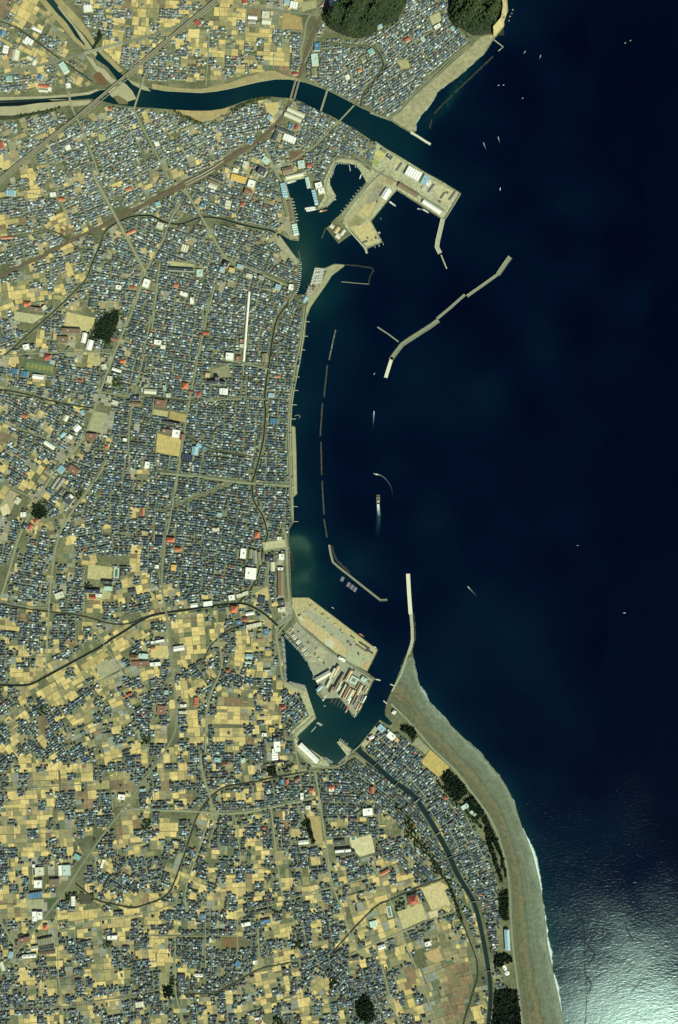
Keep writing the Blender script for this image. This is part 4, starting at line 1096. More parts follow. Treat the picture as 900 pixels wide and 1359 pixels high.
seawall([(407, 408), (404.5, 430), (401, 458), (397.5, 480), (393.8, 500), (389.5, 522), (386.5, 545), (385.5, 565), (386, 600), (388, 650), (389, 690)], .8, 3.2, 'long grey sea wall along the town front')
seawall(offset(SEAWALL[1:21], 1.4 if offset(SEAWALL, 1.4)[8][0] > SEAWALL[8][0] else -1.4), .7, 3.0, 'curving sea wall between the spit town and the beach', M['cap'])
seawall(offset([(491, 150), (517, 159.5), (531, 149), (545, 133), (562, 116), (582, 97.5), (602, 78), (622, 62)], 0), .7, 3.0, 'sea wall behind the northern beach', M['cap'])
seawall([(458, 299), (466, 309), (475, 319), (484, 329)], .9, 3.4, 'pale dyke on the left edge of the sandy pier', M['newcap'])
seawall([(454, 287), (470, 266), (486, 246), (500, 229), (509, 222)], .8, 2.6, 'long straight dyke down the middle of the sandy pier')
seawall([(611, 257), (604, 269), (591, 290)], 1.6, 4.0, 'dark outer wall at the right end of the big pier', M['cap'])
# ================================================================== LAND-USE PLAN, one letter per 50 m cell
# '.' pale stubble  ',' olive field  'r' brown field  '#' packed houses  '+' loose houses  '-' few houses  'T' trees  'g' bare ground
TILES = {
(0, 0): """r+..    +++#+r..
r+..,,   +#.##..
++..,,   ##+....
+ #++,,   ##.+..
++ ++#+    +- ..
++++.++    ..##+
,#+#,+ +,  ..##+
+,.,.++ ,    +++
#+#+g++++,     #
#+#+++,,,
 
           +++++
 ,+-+++ #,g+##+-
++,+#+ ++####++#
+,,++ ++++####++
+g+# ++#+#####+#""",
(1, 0): """...+++ ...+,gg++
.#++.  ...rr+,,,
+..+ +...+r++,..
+. +..+#++...+++
++++..+.+.++.+.+
 ++++.....#....+
#++..++.#+.+...+
###+#.++#.+.,rr+
####+++,+,
 
          ++gg g
         +++gg +
#++    +####+g +
#+#++++###++++ +
##+#+##+#++  +##
###+#+#+#+ +++++""",
(0, 1): """+,+ +++#+###+##,
.++ ++,+#++###+#
+ ..#+#++++##+##
 +#.#,+++#++.#++
....+ ++++###+#,
+#+++#+##+##+#++
++####.++#+#  ++
...+#..+#++ +##+
.+#+++.r+  +,###
+##++#+ g+ #+++#
+###+++.+#+++##+
##+++.#++##+####
 # +##+.##+#+###
++,..#,+.+###+++
.,.++#.++##+####
,......++##+####""",
(1, 1): """##+++#++ +++++++
+,##++++ +++++++
,+++#+ +++.+#++
+++ +#+#+++###+
+ ++++++##++##+
+###+++++###++++
+##++++++####++
##+  +   +###++
####+++##++++++
####+#+####+++g
+#+###+###+###+g
+######+#####++g
##   +###+#####+
+####+##+######+
,+####+g+####+#
+g+#########+##""",
(0, 2): """..  ++ +.++,+###
,#   ++   +TT+##
+g  +##+  TT+###
##+ .+#+ TTT+###
##+ .+ g  +T++##
++++g++++.++++##
g.    ##+.,+#+##
##+   #####+####
,+#+.g+##+#,T##g
+,++++####++## +
####++#,+#gg++##
+##++###.+  ####
+##+++#+#  g####
.+##+++##  g##+#
r,###+#+#r++####
,+##+##+#g+##+##""",
(0, 3): """++#.+#g++######+
.+++.+g###+####+
+++..+########+,
,+..++++#######+
.  ++++,T#+#####
,  ,T+.++######+
+ + T++ +##+##.#
g#+.,,++,##+####
+# .+,+++#+,###+
+# +++ .###+####
## ##+ .+#####.#
# ##++ ,+.    .+
 +##+ +,#  +##.+
 ####+#g#  g+,+.
 +###+g##T  +...
,+### #+#..r. ++""",
(0, 4): """+# + +++#..##+##
+#r#+ ###  ++  +
.+##++##.++,,.,.
++##++##.++,....
+.+##++.+, +..#+
##.#.+++ .. . #+
#++#.,,. ..gg++
+......+.++gg++.
# .. ....#++,##,
++,,..,.+#.,+.++
##.++..++.#..+++
#,+#T###,.+#,,##
+.++r#+...++..##
#,##r++++.,+.#+#
#.,+.##,,+,,#+.T
.+##+##+#+++.+.,""",
(1, 4): """.,++++++++,++ g
..+.,.+ +,+++ g
##,.....##++++
++ ....##..,,
+g ...++#...+#
gg ....#+..+.##
++ .+++#+.#.,++
.#+##+.+#+..+++
#++...##+#+##.
##++.+#.,.,+#.#+
##++.+#,rr,++.##
#+ +.##...++..##
 + #.++...++..+#
+g +.,+...#..+##
++ +..+.+.r++++g
#+.++###++##+ +g
+##..+##+#++# ++""",
(0, 5): """##..++####...++.
#+..+....,+####+
+,+,,..+..#..,##
+,#,...,+,..rr+ 
#.+..+##r.++,+ +
+..,+.##,r#+r+ +
+..,...#+#+# ,,+
,+...++,###+ .rT
..,+...,#. #r.++
+.,..+..  ##...+
##...+#.+ ++++.,
+.+g++++  +.####
#,+  g   #+.+.##
+#,  g+ ,+.+###+
..++++ ,,,..#+#.
+..gg, +TT......""",
(1, 5): """++.++++#####g++ 
+++.##+#+++g#+T+
+,..++###+,++   
#r#+###+##+.####
+,..r#++,++.####
##+++#+###+####+
+    ++###++#r++
+..##,+#++++++r+
+..+ #+##.#+###.
.+++ +####.,#+#+
.#++#+.,,#+.,,+#
++,#+# ##+++#+,#
++,+##.##+#.. ,+
##..+,#.#+..++#,
##+##.#...,.+.#.
..+###+.+.+##+.#""",
(2, 5): """    +#  ####+   
+ +#### ##+##   
##+#####+####   
##########+###  
++#+########### 
#+#+##++##T+##+#
++####++++#T##+#
T.#.+#+#+,+T##+#
+,######++,T##++
+,++    ##++T+++
##+     ####+T++
#+++#+,g.+#+#+T+
.#+.,##+++,+##T+
..##,#,+....#+ +
,.+#,,...+..,+  
,,#+#,+,#+++    """,
}
SOUTH_TILES = {
0: """#+++ ,g  #++##+#
+#+  +   +.+###+
..+++,+TTT+.+...
...gg,++. .+...,
,..+  ......+...
##+#.++,,,.+..#,
# ++ g++,,,+.+#+
++ +gg+##+,T,+++
+++++..+#,,+#++,
#+,,#..+++..+###
##.+###,#...+.##
##..+.,,+#...,##
#++,+.,,#.##+#+#
###+##,#.#..+###
#++###+++.#+,+#+
#,..+.++#,,##++#""",
1: """##++.+,#.+,.++.+
#++ +.#....#.+.+
.++#.#.,+.#.#+##
..++#+,.#+###.##
.##+#+##..#+.#.#
+++,.##,#+##+..+
.+.######.##,..#
.,####+    ###+T
..###+#######,.+
..+++####+#.,..+
+.#..##,#+#...+.
#+T##+###+,..,.+
#+##+###++,+.#.+
#+#++,+#.#+..+++
#++.#+.#+.+#.+g.
.+#+#.#+#+++ T#+""",
2: """.++#.+#.,+.,#+++
..#++,.+..,+++++
,.##+.+,..++##  
#+.#.+,..,T++   
###+...,. gggg++
#.###..+..g,++,.
#.##++.,..,##,,,
#,.++.#.+#,.,+T,
#####+.+.,.+    
#####..#.,,+   ,
#+###,###++r..++
#,.T######.r.+,.
++.#######+.+..,
,+++#####,+.+.,.
.+.#+#+##+.,.,+.
..+#.####+##+..#""",
}


def paint_tile(x0, y0, txt, n=16):
    for j, row in enumerate(txt.split('\n')[:n + 1]):
        for i, ch in enumerate(row[:n]):
            xa, ya = x0 + i * 12.5, y0 + j * 12.5
            X0, X1 = int((xa + PADX) * 2), int((xa + 12.5 + PADX) * 2)
            Y0, Y1 = int((ya + PADY) * 2), int((ya + 12.5 + PADY) * 2)
            CODE[Y0:Y1, X0:X1] = ord(ch)


for (i, j), t in TILES.items(): paint_tile(i * 200, j * 200, t)
for j in (2, 3):
    for k in range(16): paint_tile(200, j * 200 + k * 12.5, '#' * 16, 16)
    paint_tile(200, 787.5, '.++++++##+++++  ')
paint_tile(200, 775, '+.+#####+####   ')
paint_tile(200, 762.5, '++##########+   ')
for k, t in SOUTH_TILES.items(): paint_tile(k * 200, 1159, t)
EXTRA = [  # code letter, polygon
    ('#', [(425, 57), (445, 52), (470, 56), (492, 50), (505, 40), (522, 34), (534, 22), (541, 0), (548, -70), (590, -70), (594, 0), (592, 20), (598, 38), (612, 42), (622, 50), (617, 66), (560, 112), (520, 156), (478, 138), (436, 118), (410, 106), (406, 92), (414, 66)]),
    ('+', [(434, -60), (452, -60), (458, 12), (446, 22), (432, 30), (428, 48), (414, 60), (424, 30)]),
    ('#', [(398, 134), (420, 147), (438, 155), (470, 173), (484, 183), (476, 206), (462, 210), (445, 208), (438, 216), (430, 240), (424, 240), (414, 232), (404, 228), (390, 214), (372, 190), (386, 160)]),
    ('+', [(484, 183), (497, 190), (512, 200), (506, 215), (488, 214), (476, 206)]),
    ('#', [(480, 990), (503, 960), (517, 967), (535, 978), (553, 988), (559, 1012), (582, 1035), (600, 1060), (613, 1078), (630, 1098), (647, 1126), (660, 1176), (664, 1207), (661, 1258), (654, 1270), (640, 1200), (608, 1152), (586, 1098), (562, 1056), (526, 1032)]),
    ('+', [(652, 1272), (664, 1285), (670, 1312), (658, 1312)]),
    ('#', [(462, 1008), (472, 1002), (490, 1012), (545, 1058), (570, 1098), (590, 1136), (604, 1166), (600, 1176), (584, 1150), (566, 1120), (548, 1088), (530, 1066), (500, 1040), (470, 1022)]),
    ('+', [(600, 1176), (612, 1170), (626, 1200), (634, 1225), (640, 1262), (636, 1266), (628, 1240), (614, 1206)]),
    ('+', [(570, 1196), (588, 1176), (598, 1186), (608, 1216), (600, 1240), (612, 1226), (622, 1250), (612, 1262), (598, 1226), (588, 1210), (574, 1214)]),
    (',', [(572, 1250), (610, 1236), (620, 1262), (630, 1290), (622, 1322), (608, 1359), (600, 1400), (566, 1400), (562, 1300)]),
    ('r', [(590, 1280), (622, 1278), (626, 1300), (616, 1340), (604, 1359), (590, 1359)]),
    ('-', [(638, 1270), (646, 1300), (648, 1330), (640, 1359), (626, 1359), (632, 1320), (640, 1296)]),
    ('#', [(398, 400), (410, 392), (420, 380), (430, 366), (426, 362), (412, 385), (400, 393)]),
    ('+', [(364, 318), (369, 320), (367, 328), (358, 324)]),
    ('+', [(356, 735), (372, 716), (380, 720), (380, 790), (370, 812), (358, 790)]),
    ('+', [(383, 915), (402, 918), (414, 940), (416, 950), (392, 974), (384, 968), (378, 940)]),
    ('#', [(384, 922), (398, 920), (412, 946), (390, 966), (380, 950)]),
]
for ch, pl in EXTRA: rast_poly(CODE, pl, ord(ch))
# the surroundings just past the frame carry on like the margin
x0, x1, y0, y1 = int(PADX * 2), int((900 + PADX) * 2), int(PADY * 2), int((1359 + PADY) * 2)
CODE[:, :x0] = CODE[:, x0:2 * x0][:, ::-1]
CODE[y1:, :] = CODE[2 * y1 - RH:y1, :][::-1]
_ext = CODE[y0:2 * y0, :][::-1].copy(); _k = CODE[:y0, :]
CODE[:y0, :] = np.where(_k == ord(' '), _ext, _k)

# ------------------------------------------------------------------ open grounds: (polygon, colour, what)
GROUNDS = [
    ([(89, 414), (106, 418), (128, 422), (119, 441), (85.5, 433.5)], (.50, .43, .21), 'bare yellow school ground beside the shrine grove'),
    ([(19, 413), (38, 416), (59, 419), (44, 429.5), (19, 425)], (.42, .41, .24), 'pale ground of the school beside the diagonal canal'),
    ([(125.5, 545.5), (143, 549), (133, 574.5), (117, 571)], (.33, .33, .20), 'grey green soccer ground in the upper town'),
    ([(209, 575), (241, 583), (238, 606), (207, 600)], (.48, .38, .16), 'ochre ground of the central school'),
    ([(204, 543), (224, 546), (222, 554), (203, 550)], (.40, .36, .20), 'pale yard'), ([(226, 545), (250, 551), (247, 561), (224, 556)], (.36, .29, .13), 'ochre yard'),
    ([(117.5, 749), (149, 752.5), (148, 770), (116, 768)], (.44, .40, .21), 'pale sports ground by the swimming pool'),
    ([(129, 882), (142, 874.5), (153, 882), (153.5, 891), (135.5, 901), (129, 893)], (.33, .32, .20), 'round ball park by the canal'),
    ([(351, 136.7), (369, 135.6), (372, 142), (364, 155.5), (355.5, 149)], (.52, .42, .19), 'fan shaped bare ground inside the river bend'),
    ([(225, 346), (258, 351), (257, 357), (226, 354)], (.40, .39, .20), 'pale olive schoolyard of the old town'), ([(281, 490), (304, 484), (307, 500), (284, 504)], (.24, .24, .15), 'grey open square'),
    ([(200, 857), (223, 857), (223, 873), (200, 873)], (.52, .43, .20), 'yellow ground west of the trunk road'), ([(464, 1115.5), (493, 1106.7), (498, 1131), (478, 1137), (468, 1128)], (.54, .49, .30), 'pale bare schoolyard in the south'),
    ([(526.7, 1210), (560, 1199), (566.7, 1219), (535.5, 1233)], (.47, .42, .22), 'pale schoolyard below the red roof'), ([(559, 1179), (584.5, 1169.5), (598, 1199), (573, 1208)], (.52, .44, .24), 'large pale field beside the tree lined stream'),
    ([(563, 1264.6), (582, 1257.5), (588, 1274), (578, 1278.5), (568, 1273)], (.44, .32, .16), 'half round ochre ground'), ([(569, 1210), (580, 1207), (582, 1216), (571, 1219)], (.56, .47, .28), 'pale yard'),
    ([(571, 994.6), (596.5, 1017.6), (582, 1031.6), (559, 1012)], (.46, .36, .13), 'yellow sports field on the spit'), ([(554, 978), (570.5, 994), (564.6, 1001), (546.7, 987)], (.27, .27, .17), 'grey green field on the spit'),
    ([(292.7, 1244), (315, 1244), (315, 1258), (294, 1258)], (.17, .12, .06), 'walled brown lot in the south'), ([(411, 1083), (425, 1083), (429, 1119), (418, 1119)], (.36, .29, .14), 'ochre park beside a row of dark trees'),
    ([(36, 1194), (58, 1193), (58, 1206), (36, 1206)], (.33, .33, .21), 'pale lot'), ([(62, 1193), (78, 1191), (76, 1206), (64, 1207)], (.07, .11, .055), 'dark green field'), ([(104, 1186), (126, 1188), (122, 1199), (106, 1200)], (.075, .075, .055), 'dark wet field'),
    ([(120, 474), (133, 472), (134, 484), (123, 487)], (.40, .36, .20), 'pale yard'), ([(14, 474), (24, 473), (26, 482), (14, 484)], (.52, .42, .20), 'pale yard'), ([(8, 330), (8, 330.5), (9, 330.2)], (.4, .4, .2), 'yard'),
    ([(10, 188), (21, 188), (22, 198), (13, 199)], (.27, .27, .18), 'yard'), ([(130, 178), (140, 178), (140, 188), (132, 188)], (.4, .37, .2), 'yard'), ([(132, 150), (143, 150), (142, 158), (131, 158)], (.33, .31, .19), 'yard'),
    ([(374, 332), (384, 342), (378, 348), (370, 337)], (.32, .31, .18), 'triangular quay lot'), ([(526, 80), (541, 80), (545, 90), (533, 92)], (.36, .33, .18), 'yard'), ([(570, 22), (584, 16), (586, 28), (574, 34)], (.42, .40, .24), 'pale schoolyard of the northern town'),
    ([(385, 202), (401, 200), (403, 212), (386, 215)], (.16, .11, .07), 'brown bare lot'), ([(-1, 672), (14, 650), (26, 656), (12, 684)], (.34, .30, .19), 'earth yard'), ([(0, 674), (10, 668), (14, 680), (4, 686)], (.60, .53, .33), 'pale earthworks'),
    ([(338, 787), (356, 778), (358, 795), (346, 801)], (.46, .38, .18), 'ochre lot by the canal fork'), ([(286, 760), (340, 758), (340, 758.5), (286, 760.5)], (.4, .37, .2), 'lane'), ([(70, 540), (70, 540.2), (70.4, 540)], (.4, .4, .3), 'yard'),
    ([(107, 883), (137, 865), (146, 869.5), (128, 880), (112, 892)], (.40, .32, .14), 'park ground with scattered palms'), ([(348, 720), (378, 716), (380, 726), (350, 730)], (.44, .42, .26), 'park ground by the canal'),
    ([(114, 786), (135, 780), (148, 787), (146, 795), (116, 796)], (.38, .36, .20), 'pale yard of the school'), ([(376, 17), (400, 23), (402, 40), (374, 38)], (.36, .27, .12), 'rough ochre ground beside the railway'),
    ([(398, 4), (420, 0), (420, 10), (402, 16)], (.34, .33, .18), 'pale olive lot'),
]
for i, (pl, c, lb) in enumerate(GROUNDS):
    if len(pl) == 3 and abs(pl[0][0] - pl[1][0]) < .5: continue
    sheet('sports_ground' if 'ground' in lb or 'yard' in lb or 'field' in lb else 'open_lot', pl, G + .62 + .006 * i, M['field'], tint=c, label=lb)
    rast_poly(BLOCK, pl)

# quays
QUAYS = [
    ([(443, 213), (455, 211), (475, 214), (492, 228), (500, 190), (525, 205), (564, 229), (584, 240.5), (609.5, 256), (603, 269), (590, 289.5), (586, 288.5), (527, 251), (519, 260), (491.5, 293.5), (497, 303), (506, 320.5), (486.5, 328.5), (460, 299), (454, 283.5), (487, 243), (474, 219.5), (462, 217), (446, 215), (438, 236), (438, 245), (444.5, 258), (444.5, 264), (435, 273), (421.5, 277), (430, 262), (430, 240)], (.40, .365, .215), 'concrete aprons of the big pier'),
    ([(372, 244), (380, 243.5), (385, 262), (396, 318), (386, 316), (374, 302), (380, 290)], (.30, .28, .19), 'quay of the fish market'), ([(377, 235), (406, 227), (408, 236), (378, 242)], (.42, .40, .24), 'pale quay apron'),
    ([(371, 312), (396, 346), (393, 352), (366, 322)], (.33, .32, .21), 'old harbour quay'), ([(388, 793.5), (410, 793.5), (500.5, 862.7), (487, 890.5), (460, 877), (425, 850), (395, 822), (388, 806)], (.42, .375, .21), 'sandy reclaimed pier'),
    ([(380, 838), (395, 824), (424, 854), (462, 881), (495, 902), (476, 941), (470, 950), (452, 926), (430, 927), (420, 905), (408, 878), (398, 858)], (.30, .30, .22), 'shipyard ground'),
    ([(376, 906), (384, 906.5), (406, 912), (419, 953), (393, 978), (386, 972), (410, 950), (398, 920), (378, 913)], (.38, .37, .25), 'harbour apron'), ([(391, 980), (425, 1003), (437, 1014), (436, 1018), (415, 1018), (392, 992)], (.36, .35, .23), 'apron of the long white warehouse'),
    ([(447, 985), (451, 983), (466, 995), (463, 1003), (460, 1002)], (.40, .39, .27), 'small pier apron'), ([(479, 989), (504, 956), (508, 960), (484, 992)], (.38, .36, .25), 'quay of the spit'), ([(430, 357), (444, 351), (457, 352), (441, 365), (432, 378), (420, 396), (411, 409), (408, 420), (406, 408), (424, 380), (434, 360)], (.32, .31, .19), 'sand bank behind the old breakwater'),
    ([(387.5, 566), (391.5, 567), (393, 600), (394, 655), (390, 659)], (.33, .32, .20), 'pale terrace below the sea wall'), ([(400, 391), (407, 392), (412, 378), (419, 355), (429, 356), (424, 378), (410, 402)], (.30, .29, .20), 'parking ground of the truck yard'),
    ([(513, 934), (519, 923), (534, 884), (546, 870), (552, 890), (534, 886)], (.27, .27, .17), 'shingle')]
for i, (pl, c, lb) in enumerate(QUAYS[:-1]):
    sheet('quay_apron', pl, G + .30 + .01 * i, M['quay'], label=lb) if i in (0, 2, 6, 7, 8, 9) else sheet('quay_ground', pl, G + .30 + .01 * i, M['field'], tint=c, label=lb)
    if i not in (5,): rast_poly(BLOCK, pl)
rast_poly(BLOCK, QUAYS[5][0])
PATCHES = [  # surfaces on the two piers
    ([(455, 296), (508, 228), (515, 233), (514, 255), (491, 289), (470, 300), (462, 303)], (.36, .335, .20), 'grey apron'), ([(462, 297), (472, 286), (486, 293), (478, 298), (464, 301)], (.26, .25, .13), 'rough olive triangle on the pier'),
    ([(474, 286), (492, 262), (505, 256), (493, 283), (486, 290)], (.47, .39, .20), 'sandy ground on the pier'), ([(466, 303), (484, 297), (491, 292), (494, 303), (502, 319), (487, 326)], (.50, .425, .21), 'sandy tip of the pier'),
    ([(497, 203), (504, 199), (512, 206), (506, 213)], (.50, .47, .19), 'yellow ball court'), ([(493, 214), (498, 210), (504, 215), (499, 220)], (.27, .32, .10), 'green ball court'), ([(514, 232), (520, 234), (526, 240), (518, 246), (512, 240)], (.33, .26, .13), 'brown yard'),
    ([(518, 216), (530, 212), (538, 219), (528, 231)], (.47, .44, .26), 'pale yard'), ([(574, 248), (590, 243), (606, 257), (595, 273), (586, 268)], (.47, .43, .26), 'pale open yard at the pier end'), ([(500, 242), (512, 250), (504, 264), (490, 272), (486, 268)], (.28, .27, .19), 'asphalt yard'),
    ([(394, 806), (401, 800), (470, 850), (480, 862), (468, 868), (440, 848), (408, 818)], (.33, .33, .235), 'grey strip of the reclaimed pier'), ([(396, 826), (404, 818), (450, 850), (460, 862), (446, 866), (424, 848)], (.47, .385, .21), 'ochre sand of the reclaimed pier'),
    ([(462, 866), (474, 862), (494, 872), (486, 888), (472, 884), (458, 876)], (.35, .38, .25), 'greenish corner of the reclaimed pier'), ([(476, 884), (490, 876), (494, 872), (486, 889)], (.44, .33, .17), 'ochre corner of the reclaimed pier'), ([(432, 846), (444, 852), (442, 862), (432, 856)], (.52, .50, .36), 'pale patch of the reclaimed pier'),
    ([(392, 808), (396, 797), (409, 796), (420, 806), (408, 808), (398, 818)], (.40, .36, .20), 'corner of the reclaimed pier'), ([(410, 869), (424, 857), (436, 866), (428, 878), (412, 880)], (.37, .36, .24), 'shipyard spit ground')]
for i, (pl, c, lb) in enumerate(PATCHES):
    sheet('yard_surface', pl, G + .48 + .01 * i, M['field'], tint=c, label=lb)
